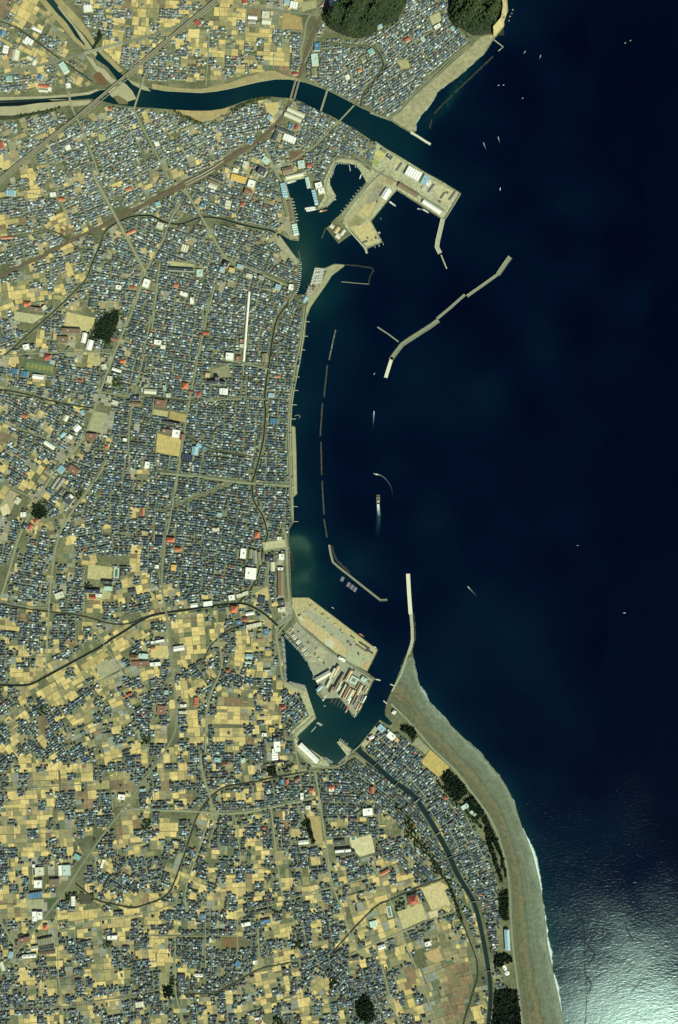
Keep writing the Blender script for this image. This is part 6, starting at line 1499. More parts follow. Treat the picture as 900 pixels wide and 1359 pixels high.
# ------------------------------------------------------------------ landmarks that can be found at a glance; used to word the labels
LM = [('the river fork', 130, 118), ('the paired railway bridges', 391, 120), ('the fan shaped ground in the river bend', 361, 145), ('the long road flyover', 157, 290), ('the station platforms', 265, 235),
      ('the fish market basin', 396, 258), ('the small boat basin', 458, 235), ('the truck yard by the sand bank', 421, 366), ('the white shopping arcade', 327, 434), ('the ochre central school ground', 225, 591),
      ('the dark shrine grove', 141, 434), ('the green practice range', 52, 488), ('the grey green soccer ground', 130, 560), ('the yellow school ground', 106, 428), ('the huge white canalside factory', 333, 761),
      ('the sandy reclaimed pier', 445, 838), ('the shipyard', 455, 908), ('the long white harbour warehouse', 410, 998), ('the yellow field on the spit', 578, 1012), ('the pale blue fishery shed', 673, 1246),
      ('the big red school roof', 548, 1192), ('the wide pale schoolyard in the south', 482, 1121), ('the round ball park by the canal', 141, 887), ('the large brown field below the town', 305, 918), ('the walled brown lot in the south', 303, 1251),
      ('the wooded hill', 480, 28), ('the headland woods', 634, 22), ('the mouth of the big river', 548, 190), ('the big pier', 545, 245), ('the diagonal trunk road in the lower left', 90, 1175), ('the pale sports ground with the pool', 133, 760),
      ('the town sea front', 386, 590), ('the old harbour mouth', 384, 345), ('the canal fork', 317, 800), ('the bend of the spit river', 555, 1063), ('the yellow ground beside the trunk road', 211, 865),
      ('the garden park by the canal', 362, 722), ('the dark wet field in the lower left', 114, 1193), ('the half round ochre ground', 575, 1269), ('the top left highway', 60, 86), ('the yellow flat roof near the station', 317, 238),
      ('the elongated olive schoolyard', 242, 351), ('the tree lined stream', 566, 1130), ('the canal curve in the south', 275, 1063), ('the meandering stream in the lower left', 160, 1203), ('the crossing of canal and railway', 143, 300),
      ('the diagonal pale avenue', 50, 664), ('the ochre park with dark trees', 420, 1100), ('the northern beach', 580, 115), ('the rice fields at the top', 310, 62)]
LMN = [l[0] for l in LM]; LMP = np.array([(l[1], l[2]) for l in LM], float)
DIRW = ['right of', 'above and right of', 'above', 'above and left of', 'left of', 'below and left of', 'below', 'below and right of']
USED = {}


def where(x, y, k=0):
    d = np.hypot(LMP[:, 0] - x, LMP[:, 1] - y)
    i = int(np.argsort(d)[k])
    if d[i] < 7: return 'at ' + LMN[i], i, d[i]
    a = math.degrees(math.atan2(-(y - LMP[i, 1]), x - LMP[i, 0])) % 360
    far = 'just ' if d[i] < 22 else ('' if d[i] < 45 else 'well ')
    return far + DIRW[int((a + 22.5) // 45) % 8] + ' ' + LMN[i], i, d[i]


SHAPEW = dict(f='flat roofed', g='gabled', m='multi bay', h='hip roofed', l='long', s='long', p='', n='netted', p2='square')


def uniq(cands):
    for c in cands:
        if c not in USED and len(c.split()) <= 16:
            USED[c] = 1
            return c
    return None


def blabel(x, y, w, h, ang, col, shp, kind):
    size = 'large ' if w * h > 110 else ('small ' if w * h < 34 else '')
    asp = 'long ' if max(w, h) / max(.1, min(w, h)) > 2.6 and shp not in 'ls' else ''
    if shp == 'p': asp = ''
    q = '%s%s%s %s %s' % (size, asp, CNAME[col], SHAPEW[shp], kind)
    q = ' '.join(q.split())
    w0, i0, _ = where(x, y); w1, i1, _ = where(x, y, 1)
    c = ['%s %s' % (q, w0), '%s %s' % (q, w1)]
    for word in ('narrower ', 'squarer ', 'tilted ', 'paler '):
        c.append('%s%s %s' % (word, q, w0))
    r = uniq(c)
    if r is None or len(r.split()) > 16:
        r = uniq(['%s %s %s' % (CNAME[col], kind, w0), '%s %s %s' % (CNAME[col], kind, w1), '%s %s between %s and %s' % (CNAME[col], kind, LMN[i0], LMN[i1])]) or ' '.join(('%s %s %s' % (CNAME[col], kind, w0.replace('well ', '').replace('just ', ''))).split()[:16])
    return r


def name_of(kind): return kind.replace(' ', '_')


WALLT = (.52, .50, .43)
PLACED = []


def building(x, y, w, h, ang, col, shp, ht, kind, label=None, group=None):
    """an Empty at the ground with walls, roof and what stands on the roof as parts"""
    e = empty(name_of(kind), W((x, y), G), math.radians(ang))
    tag(e, label or blabel(x, y, w, h, ang, col, shp, kind), kind.split()[-1], group)
    L, D = w * S, h * S
    z0 = ht
    c = COLS[col]
    rr = random.Random(int(x * 31 + y * 17))
    if shp == 'p':                                    # pool: kerb and water
        mb = MB(); mb.box(0, 0, .3, 1.2, L, D, 0, COLS['pale']); mb.build('pool_deck', M['wall'], e)
        mb = MB(); mb.box(0, 0, 1.205, 1.3, L * .55, D * .8, 0, (.05, .17, .16)); mb.build('pool_water', M['metal'], e)
        return e
    if shp == 'n':                                    # ball practice range: tee building, netting posts, striped turf
        mb = MB()
        n = 14
        for k in range(n): mb.box(-L / 2 + L * (k + .5) / n, 0, .9, 1.0, L / n * .98, D * .66, 0, (.30, .22, .07) if k % 2 else (.12, .22, .11))
        mb.build('turf', M['field'], e)
        mb = MB()
        for s_ in (-1, 1):
            for k in range(12): mb.box(-L / 2 + L * k / 11, s_ * D * .46, 0, 15, .6, .6, 0, COLS['green'])
            mb.box(0, s_ * D * .46, 13.8, 14.6, L, .5, 0, COLS['green'])
            mb.box(0, s_ * D * .41, .7, 1.1, L, D * .14, 0, (.09, .19, .12))
        mb.build('net_frame', M['metal'], e)
        mb = MB(); mb.box(-L * .47, 0, 0, 5, L * .05, D * .8, 0, COLS['green']); mb.build('tee_building', M['wall'], e)
        return e
    mb = MB(); mb.box(0, 0, -.6, z0, L, D, 0, WALLT if col not in ('rbrown', 'brown') else (.36, .31, .25)); mb.build('wall', M['wall'], e)
    rl = min(L, D)
    if shp in ('f', 's'):
        mb = MB(); mb.box(0, 0, z0 + .003, z0 + .35, L * .985, D * .97, 0, c); roof = mb.build('roof', M['roof'], e)
        mb = MB()
        for s_ in (-1, 1):
            mb.box(0, s_ * (D / 2 - .2), z0 + .36, z0 + 1.1, L + .3, .4, 0, tuple(q * .92 for q in c))
            mb.box(s_ * (L / 2 - .2), 0, z0 + .365, z0 + 1.09, .4, D - .9, 0, tuple(q * .92 for q in c))
        mb.build('parapet', M['roof'], roof)
        if L * D > 300:
            mb = MB(); px, py = rr.uniform(-.28, .28) * L, rr.uniform(-.2, .2) * D
            mb.box(px, py, z0 + .36, z0 + 3.4, min(L * .25, 8), min(D * .35, 7), 0, (.45, .44, .40)); mb.build('stair_head', M['wall'], roof)
            mb = MB()
            for _ in range(rr.randint(2, 4)):
                mb.box(rr.uniform(-.4, .4) * L, rr.uniform(-.34, .34) * D, z0 + .36, z0 + 1.9, rr.uniform(1.4, 3), rr.uniform(1.4, 2.6), 0, (.40, .41, .40))
            mb.build('roof_plant', M['metal'], roof)
        if shp == 's':
            mb = MB()
            n = max(4, int(L / 7))
            for k in range(n):
                for fl in range(max(1, int(ht / 3.6))):
                    mb.box(-L / 2 + L * (k + .5) / n, -D / 2 - .05, 1.0 + fl * 3.5, 2.8 + fl * 3.5, L / n * .7, .12, 0, (.05, .07, .09))
            mb.build('window_band', M['metal'], e)
    elif shp in ('g', 'l', 'h'):
        al = 0 if L >= D else math.pi / 2
        a, b = max(L, D), min(L, D)
        rise = b * (.17 if shp != 'h' else .27)
        mb = MB(); mb.gable(0, 0, z0 + .003, z0 + rise, a + 1.2, b + 1.2, al, hip=(b * .48 if shp == 'h' else 0), t=c); roof = mb.build('roof', M['roof'], e)
        if shp == 'h':
            mb = MB(); mb.box(0, 0, z0 + rise - .35, z0 + rise + .5, max(2, a - b * .96), 1.1, al, tuple(q * .7 for q in c)); mb.build('ridge_cap', M['roof'], roof)
        else:
            mb = MB()
            n = max(2, int(a / (22 if shp == 'l' else 14)))
            for k in range(n):
                u = -a / 2 + a * (k + .5) / n
                mb.box(u * math.cos(al), u * math.sin(al), z0 + rise - .3, z0 + rise + 1.1, a / n * .45, 1.8, al, tuple(min(1, q * .8 + .05) for q in c))
            mb.build('ridge_vent', M['roof'], roof)
            if a > 34:
                mb = MB()
                n = int(a / 11)
                sl = math.atan2(rise, b / 2 + .6)
                for k in range(n):
                    u = -a / 2 + a * (k + .5) / n
                    for s_ in (-1, 1):
                        v = s_ * b * .27
                        mb.box(u * math.cos(al) - v * math.sin(al), u * math.sin(al) + v * math.cos(al), z0 + rise * .35, z0 + rise * .52 + .10, 1.6, b * .12, al, (.5, .52, .48))
                mb.build('roof_light', M['metal'], roof)
        mb = MB(); mb.box(0, -D / 2 - .06, 0, min(ht * .6, 5), min(6, L * .25), .16, 0, (.25, .27, .28)); mb.build('door', M['metal'], e)
    elif shp == 'm':
        al = 0 if L >= D else math.pi / 2
        a, b = max(L, D), min(L, D)
        n = max(2, int(round(a / 13)))
        for k in range(n):
            u = -a / 2 + a * (k + .5) / n
            f = 1 + rr.uniform(-.16, .10)
            mb = MB(); mb.gable(u * math.cos(al), u * math.sin(al), z0 + .003 + .004 * k, z0 + 2.0, b + .8, a / n, al + math.pi / 2, t=tuple(min(.85, q * f) for q in c)); roof = mb.build('roof_bay', M['roof'], e)
        mb = MB()
        for k in range(n - 1):
            u = -a / 2 + a * (k + 1) / n
            mb.box(u * math.cos(al), u * math.sin(al), z0 + .01, z0 + .5, .8, b + .9, al, tuple(q * .55 for q in c))
        mb.build('valley_gutter', M['metal'], e)
    elif shp == 'p2':
        mb = MB()
        for s_ in (-1, 1):
            mb.box(0, s_ * (D / 2 - D * .11), z0, z0 + .5, L, D * .22, 0, c); mb.box(s_ * (L / 2 - L * .11), 0, z0, z0 + .49, L * .22, D * .55, 0, c)
        mb.build('roof', M['roof'], e)
        mb = MB(); mb.box(0, 0, z0 + .003, z0 + .1, L * .56, D * .56, 0, (.2, .2, .16)); mb.build('courtyard', M['wall'], e)
    return e


HBLK = np.zeros((RH, RW), bool)
for b in B:
    rast_poly(HBLK, rect(b[0], b[1], b[2] + .3, b[3] + .3, b[4]))
    building(*b)
    rast_poly(BLOCK, rect(b[0], b[1], b[2] + 1.6, b[3] + 1.6, b[4]))
# shipyard: narrow sheds, racks and slips packed side by side down to the water
_d = (math.cos(math.radians(62)), -math.sin(math.radians(62)))         # up the slips
_yard = [(x, y) for x, y in ((441, 897), (489, 899))]
for k in range(15):
    f = k / 14
    bx, by = 437 + f * 41, 925 + f * 20                                   # foot of each berth at the water
    for q in range(3):
        L_ = random.uniform(6, 11); r_ = 4 + q * 12 + random.uniform(0, 4)
        x, y = bx + _d[0] * r_, by + _d[1] * r_
        rc = rect(x, y, L_, 1.6, 62)
        if samp(HBLK, [p[0] for p in rc] + [x], [p[1] for p in rc] + [y]).any(): continue
        if not samp(LAND, [p[0] for p in rc], [p[1] for p in rc]).all(): continue
        building(x, y, L_, random.uniform(1.3, 1.9), 62, random.choice(('pale', 'grey', 'tan', 'brown', 'rbrown', 'white', 'olive')), 'g', random.uniform(5, 9), 'yard shed', 'narrow yard shed squeezed into the tight rows of the shipyard', 'narrow sheds of the shipyard')
        rast_poly(HBLK, rect(x, y, L_ + .4, 1.8, 62))
for k in range(9):
    f = (k + .5) / 9
    bx, by = 439 + f * 38, 928 + f * 20
    e = empty('slipway', W((bx, by), 0), math.radians(62)); tag(e, 'timber slipway running from the shipyard into the harbour water', 'slipway', 'slipways of the shipyard')
    for s_ in (-1, 1):
        mb = MB(); mb.box(0, s_ * 1.6, .2, 1.0 + .4 * (k % 3), 34, .9, 0, (.22, .18, .13)); mb.build('rail', M['metal'], e)
    mb = MB()
    for j in range(9): mb.box(-15 + j * 3.8, 0, .1, .9, .8, 4.6, 0, (.15, .13, .10))
    mb.build('sleepers', M['metal'], e)
for k in range(17):
    f = k / 16
    x, y = 386 + f * 21, 838 + f * 30
    building(x + random.uniform(-.5, .5), y, random.uniform(3.5, 6), random.uniform(1.1, 1.7), 40, random.choice(('pale', 'grey', 'white', 'tan', 'olive')), 'g', random.uniform(3, 5), 'boat shelter', 'small boat shelter in the row along the bank below the reclaimed pier', 'boat shelters along the shipyard bank')

# white storage dome on the spit
e = empty('storage_tank', W((672.5, 1290), G)); tag(e, 'round white domed tank by the trees at the bottom of the spit', 'tank')
mb = MB(); mb.cyl(0, 0, 0, 9, 12, 20, t=COLS['white']); mb.build('shell', M['metal'], e)
mb = MB(); mb.cyl(0, 0, 9.01, 12.5, 12.1, 20, 2.0, t=COLS['white']); dome = mb.build('dome', M['metal'], e)
mb = MB(); mb.cyl(0, 0, 12.4, 13.6, 1.6, 10, t=COLS['grey']); mb.build('vent', M['metal'], dome)
# ================================================================== FIELDS AND HOUSES, laid out in the street grid of each quarter
ZONES = [(60, 60, -28), (20, 20, -30), (30, 105, 8), (110, 15, 0), (150, 40, -8), (280, 50, -3), (360, 60, -3), (230, 20, -2), (230, 90, -4), (310, 20, -3), (40, 175, 25), (90, 180, 24), (150, 180, 24), (185, 200, 24), (260, 170, 24), (330, 170, 12),
         (30, 225, 14), (50, 260, 8), (90, 255, 22), (130, 270, 22), (180, 250, 22), (230, 215, 22), (20, 290, 8), (40, 335, 14), (80, 310, 20), (40, 385, 8), (100, 350, 18), (130, 345, -6), (170, 330, -24), (160, 380, -8), (230, 275, -24), (240, 320, -20), (290, 270, -14), (330, 250, -18), (350, 280, -16), (310, 320, -16), (230, 380, -12), (290, 385, -18), (340, 340, -24), (350, 400, -14), (300, 430, -6), (375, 370, -24), (380, 410, -20), (240, 440, -10),
         (20, 430, 20), (70, 430, -6), (30, 500, -9), (90, 500, -10), (170, 440, -16), (170, 490, -14), (130, 510, -10), (30, 560, -27), (90, 560, -27), (60, 590, -32), (160, 560, -8), (20, 620, -32), (75, 650, -36), (150, 640, -6), (110, 650, -20), (180, 600, -6), (220, 490, -8), (220, 540, -8), (300, 500, -4), (350, 500, -4), (360, 560, -5), (270, 560, -6), (310, 570, -5), (240, 620, -8), (310, 640, -7), (370, 640, -2), (180, 680, -4), (230, 690, -5), (290, 700, -8), (320, 690, -10), (30, 720, -14), (50, 760, -10), (100, 710, 12), (130, 720, 10), (170, 740, -3), (95, 760, -6), (250, 750, -5), (290, 760, -8), (230, 790, 8),
         (30, 830, -6), (80, 835, 0), (130, 810, -2), (180, 800, 12), (30, 880, 2), (90, 890, 28), (160, 855, 30), (60, 930, 30), (110, 930, 36), (170, 920, 22), (20, 970, 36), (60, 980, 34), (110, 980, 24), (160, 980, 12), (250, 850, 5), (230, 910, 5), (310, 850, 5), (270, 900, 32), (320, 890, -12), (350, 850, 0), (360, 900, 0), (310, 940, -2), (350, 930, -8), (385, 935, 40), (400, 950, 40), (360, 970, 2), (310, 990, 0), (250, 980, 3), (205, 970, 0),
         (40, 1040, 3), (120, 1050, 4), (170, 1030, 6), (40, 1110, 2), (100, 1110, 5), (150, 1110, 6), (180, 1150, 10), (160, 1170, -35), (50, 1170, 2), (100, 1170, 4), (40, 1240, 3), (110, 1240, 8), (160, 1240, 4), (60, 1310, 4), (110, 1310, 6), (170, 1290, 6), (170, 1340, 10), (30, 1345, 4), (230, 1030, 4), (300, 1060, 4), (350, 1050, 8), (230, 1110, 0), (260, 1120, -20), (250, 1160, -20), (300, 1120, -3), (350, 1110, 2), (390, 1100, 3), (330, 1160, 2), (380, 1160, 4), (230, 1220, 0), (290, 1215, -2), (250, 1270, -3), (290, 1270, -3), (340, 1220, 10), (330, 1270, 4), (230, 1330, 2), (290, 1340, 4), (350, 1310, 12), (370, 1260, 12), (380, 1340, 10),
         (410, 1040, 2), (450, 1050, -4), (480, 1030, -38), (450, 1080, 0), (500, 1060, -40), (540, 1080, -44), (500, 1100, 2), (440, 1110, 4), (520, 1125, 20), (430, 1150, 8), (480, 1160, 14), (550, 1150, -42), (540, 1170, 16), (430, 1200, 10), (490, 1200, 16), (430, 1240, 8), (500, 1240, 20), (560, 1230, 20), (430, 1270, 28), (440, 1300, 40), (480, 1290, 10), (540, 1290, 18), (580, 1290, 20), (440, 1340, 10), (500, 1340, 24), (560, 1330, 18), (590, 1200, -30), (620, 1230, 12), (630, 1300, 12),
         (500, 990, 46), (540, 1010, 44), (560, 1040, 40), (590, 1070, 34), (610, 1100, 28), (630, 1140, 22), (640, 1190, 16), (650, 1250, 10), (665, 1300, 10),
         (540, 60, 38), (585, 60, 40), (510, 110, 34), (560, 30, 30), (440, 80, 4), (470, 80, 26), (455, 115, 30), (440, 15, 12), (400, 165, -22), (430, 175, -28), (470, 190, -30), (410, 220, 8), (432, 225, -20), (505, 200, -36), (370, 310, 30)]
ZP = np.array([(z[0], z[1]) for z in ZONES], float)


def zone_of(x, y):
    x = np.asarray(x, float); y = np.asarray(y, float)
    d = (x[..., None] - ZP[:, 0]) ** 2 + (y[..., None] - ZP[:, 1]) ** 2
    return d.argmin(-1)


FIELD_PAL = {
    '.': [(.60, .465, .195), (.53, .41, .175), (.64, .50, .22), (.50, .40, .175), (.57, .45, .20), (.40, .33, .155), (.31, .275, .135), (.27, .25, .13)],
    ',': [(0.262, 0.235, 0.138), (0.213, 0.205, 0.125), (0.175, 0.190, 0.125), (0.291, 0.250, 0.144), (0.126, 0.155, 0.094), (0.242, 0.265, 0.225), (0.349, 0.290, 0.156)],
    'r': [(0.213, 0.155, 0.094), (0.175, 0.135, 0.088), (0.252, 0.180, 0.106), (0.223, 0.185, 0.112)],
    'g': [(0.310, 0.290, 0.225), (0.349, 0.320, 0.237), (0.272, 0.270, 0.225)],
    '+': [(0.349, 0.300, 0.188), (0.291, 0.270, 0.188), (0.446, 0.360, 0.188), (0.233, 0.230, 0.163), (0.320, 0.310, 0.250)],
}
HASH = {}


def built(zi, u, v, ch, farm=False):
    """loose quarters are built up block by block, with the blocks between left as open plots"""
    if ch == '#': return True
    k = (zi, int(u // 9.5), int(v // 8))
    if k not in HASH: HASH[k] = random.random()
    return HASH[k] < ((.52 if farm else .68) if ch == '+' else .30)


fv, ff, ft = [], [], []


def quad(cs, z, col):
    b = len(fv)
    fv.extend([(wx(x), wy(y), z) for x, y in cs])
    ff.append((b, b + 1, b + 2, b + 3))
    ft.append(col)


BASE = [0.5]


def add_patch(cx, cy, hw, hh, c, s, z, zi, uu, vv):
    """hw, hh half sizes in plan units, c/s the direction"""
    pts = [(cx + u * c - v * s, cy - (u * s + v * c)) for u, v in ((-hw, -hh), (hw, -hh), (hw, hh), (-hw, hh))]
    chk = pts + [(cx, cy)] + [((pts[i][0] + pts[(i + 1) % 4][0]) / 2, (pts[i][1] + pts[(i + 1) % 4][1]) / 2) for i in range(4)]
    xs = [p[0] for p in chk]; ys = [p[1] for p in chk]
    if (not samp(LAND, xs, ys).all()) or samp(BLOCK, xs, ys).sum() > 3 or samp(BLOCK, [cx], [cy])[0]:
        if max(hw, hh) < .9: return                    # fit the edge of the plot with smaller pieces
        if hw >= hh:
            for q in (-.5, .5): add_patch(cx + q * hw * c, cy - q * hw * s, hw / 2, hh, c, s, z, zi, uu + q * hw, vv)
        else:
            for q in (-.5, .5): add_patch(cx - q * hh * s, cy - q * hh * c, hw, hh / 2, c, s, z, zi, uu, vv + q * hh)
        return
    ch = chr(samp(CODE, [cx], [cy])[0])
    if ch in '.,rg': pal = FIELD_PAL[ch]
    elif ch in '+-':
        farm = cy > 800 or cy < 130
        if built(zi, uu, vv, ch, farm): return
        pal = FIELD_PAL[('.' if random.random() < .62 else ',') if farm else ('+' if random.random() < .75 else '.')]
    elif ch == '#' and random.random() < .04: pal = FIELD_PAL['+']
    else: return
    if ch in '.,' and random.random() < .12: pal = FIELD_PAL['r' if random.random() < .3 else (',' if ch == '.' else '.')]
    k = random.uniform(.90, 1.10)
    pick = pal[int(BASE[0] * len(pal))] if random.random() < .5 else random.choice(pal)
    col = tuple(q * k for q in pick)
    quad(pts, z, col)


for zi, (zx, zy, za) in enumerate(ZONES):
    c, s = math.cos(math.radians(za)), math.sin(math.radians(za))
    z = G + .10 + .0012 * zi
    BW, BH = 17.5, 12.0
    R = 72
    ox, oy = random.uniform(0, BW), random.uniform(0, BH)
    for iu in range(int(-R / BW), int(R / BW) + 1):
        for iv in range(int(-R / BH), int(R / BH) + 1):
            u0, v0 = iu * BW + ox, iv * BH + oy
            BASE[0] = random.random()
            k = random.choice((1, 2, 2, 3, 3, 4))
            horiz = random.random() < .22
            cuts = sorted([0, 1] + [min(.85, max(.15, (i + 1) / k + random.uniform(-.12, .12))) for i in range(k - 1)])
            # ditch along one side, path along the other
            for du, dv, hw, hh, col in ((BW / 2, 0, BW / 2, .21, (.055, .062, .035) if (iv % 3 == 0) else (.20, .19, .105)), (0, BH / 2, .17, BH / 2, (.33, .31, .20) if iu % 2 else (.13, .13, .07))):
                cx, cy = zx + (u0 + du) * c - (v0 + dv) * s, zy - ((u0 + du) * s + (v0 + dv) * c)
                if -60 < cx < 760 and -60 < cy < 1420 and zone_of(cx, cy) == zi and chr(samp(CODE, [cx], [cy])[0]) in '.,r':
                    ex = [cx - hw * c, cx + hw * c, cx - hh * s, cx + hh * s, cx]; ey = [cy + hw * s, cy - hw * s, cy + hh * c, cy - hh * c, cy]
                    if samp(LAND, ex, ey).all() and not samp(BLOCK, ex, ey).any():
                        quad([(cx + q * c - r * s, cy - (q * s + r * c)) for q, r in ((-hw, -hh), (hw, -hh), (hw, hh), (-hw, hh))], z + .3 + (.05 if hh < 1 else 0), col)
            for a, b in zip(cuts[:-1], cuts[1:]):
                if horiz: uu, vv, hw, hh = u0 + BW / 2, v0 + (a + b) / 2 * BH, BW / 2 - .22, (b - a) * BH / 2 - .10
                else: uu, vv, hw, hh = u0 + (a + b) / 2 * BW, v0 + BH / 2, (b - a) * BW / 2 - .10, BH / 2 - .22
                cx, cy = zx + uu * c - vv * s, zy - (uu * s + vv * c)
                if not (-60 < cx < 760 and -60 < cy < 1420): continue
                if zone_of(cx, cy) != zi: continue
                # big strips are split so that they follow the edges of the built ground
                parts = 2 if max(hw, hh) > 4.2 else 1
                for q in range(parts):
                    if hw >= hh:
                        w2 = hw / parts; off = (-hw + w2 + 2 * w2 * q, 0)
                        add_patch(cx + off[0] * c, cy - off[0] * s, w2 - (.0 if parts == 1 else .05), hh, c, s, z, zi, uu + off[0], vv)
                    else:
                        h2 = hh / parts; off = -hh + h2 + 2 * h2 * q
                        add_patch(cx - off * s, cy - off * c, hw, h2 - (.0 if parts == 1 else .05), c, s, z, zi, uu, vv + off)
fo = meshobj('farm_fields', fv, ff, M['field'], tint=ft)
tag(fo, 'patchwork of pale stubble, olive and brown fields', None, None, 'structure')

# ------------------------------------------------------------------ house lots
PROB = {'#': .96, '+': .66, '-': .26, 'T': .14, 'g': .10, '.': .004, ',': .008, 'r': .004}
ROOFS = [((.085, .125, .145), .32, 'grey tiled'), ((.045, .064, .082), .28, 'dark grey tiled'), ((.23, .29, .32), .15, 'light grey tiled'), ((.50, .60, .62), .085, 'white'), ((.045, .11, .19), .05, 'blue'),
         ((.16, .27, .34), .055, 'pale blue'), ((.16, .115, .085), .045, 'brown'), ((.24, .11, .075), .012, 'rust red'), ((.15, .24, .23), .035, 'teal'), ((.48, .13, .06), .002, 'orange'), ((.36, .33, .25), .03, 'tan')]
RC = np.array([r[0] for r in ROOFS]); RP = np.array([r[1] for r in ROOFS]); RP = RP / RP.sum()
sv, sf = [], []
H = []          # x, y, angle, length, depth, eave, rise, type, colour index
HB = BLOCK.copy()
for zi, (zx, zy, za) in enumerate(ZONES):
    c, s = math.cos(math.radians(za)), math.sin(math.radians(za))
    R = 74
    v = -R + random.uniform(0, 3); row = 0
    SP = random.uniform(11.5, 14.5); u_off = random.uniform(0, SP)      # streets run across the rows
    for k_ in range(int(-R // SP) - 1, int(R // SP) + 2):
        us = k_ * SP + u_off + .15
        for q_ in range(int(-R / 3), int(R / 3)):
            vs_ = q_ * 3.0
            x, y = zx + us * c - vs_ * s, zy - (us * s + vs_ * c)
            if not (-64 < x < 760 and -64 < y < 1424): continue
            if chr(samp(CODE, [x], [y])[0]) not in '#+' or zone_of(x, y) != zi: continue
            pts = [(zx + a_ * c - b_ * s, zy - (a_ * s + b_ * c)) for a_, b_ in ((us - .52, vs_ - 1.5), (us + .52, vs_ - 1.5), (us + .52, vs_ + 1.5), (us - .52, vs_ + 1.5))]
            if samp(BLOCK, [p_[0] for p_ in pts], [p_[1] for p_ in pts]).any(): continue
            b_ = len(sv)
            sv.extend([(wx(p_[0]), wy(p_[1]), G + .36 + .0012 * zi) for p_ in pts]); sf.append((b_, b_ + 1, b_ + 2, b_ + 3))
    while v < R:
        v += 2.98 + (1.2 if row % 5 == 0 else random.uniform(0, .35))
        row += 1
        u = -R + random.uniform(0, 1)
        while u < R:
            Lh = random.uniform(1.9, 2.85)
            big = random.random()
            if big < .05: Lh *= 1.35
            st0 = u + .2; u += Lh + random.uniform(.32, .78)
            if ((st0 - u_off) // SP) != ((u - .3 - u_off) // SP):      # would stand in the street: move past it
                u = (((u - .3 - u_off) // SP) * SP + u_off) + .75
                continue
            uu, vv = st0 + Lh / 2, v + random.uniform(-.38, .38)
            x, y = zx + uu * c - vv * s, zy - (uu * s + vv * c)
            if not (-64 < x < 760 and -64 < y < 1424): continue
            ch = chr(samp(CODE, [x + random.gauss(0, .8)], [y + random.gauss(0, .8)])[0])
            p = PROB.get(ch, 0)
            if ch in '+-':
                if not built(zi, uu, vv, ch, y > 800 or y < 130): continue
                p = .93
            if random.random() > p: continue
            if zone_of(x, y) != zi: continue
            Wh = random.uniform(1.7, 2.3) * (1.15 if big < .05 else 1)
            if ch != '#' : Lh *= 1.06; Wh *= 1.06
            pts = rect(x, y, Lh, Wh, za) + [(x, y)]
            xs = [q[0] for q in pts]; ys = [q[1] for q in pts]
            if samp(HB, xs, ys).any(): continue
            if random.random() < .2: a = za + 90; Lh, Wh = max(Lh, Wh) * .9, min(Lh, Wh) * 1.05
            else: a = za + random.gauss(0, 3.0)
            ty = random.choices((0, 1, 2), (.52, .30, .18))[0]
            H.append((x, y, a, Lh * S, Wh * S, random.uniform(5.6, 7.2) if random.random() < .82 else random.uniform(3.0, 3.8), random.uniform(2.0, 3.1), ty, int(np.searchsorted(np.cumsum(RP), random.random()))))
            rast_poly(HB, rect(x, y, Lh * .9, Wh * .9, za))
H = [h for h in H]
tag(meshobj('town_streets', sv, sf, M['paleroad']), 'narrow streets between the house blocks', None, None, 'structure')
print('houses', len(H), 'fields', len(ff))

# every unusual or large roof in view stands as a house of its own, the rest of the packed town is one mass
inview = [i for i, h in enumerate(H) if 4 < h[0] < 896 and 4 < h[1] < 1355]
score = {i: H[i][3] * H[i][4] * (1.0 + .03 * random.random()) for i in inview}
single = set(sorted(inview, key=lambda i: -score[i])[:300])

rest = np.array([h for i, h in enumerate(H) if i not in single], float)


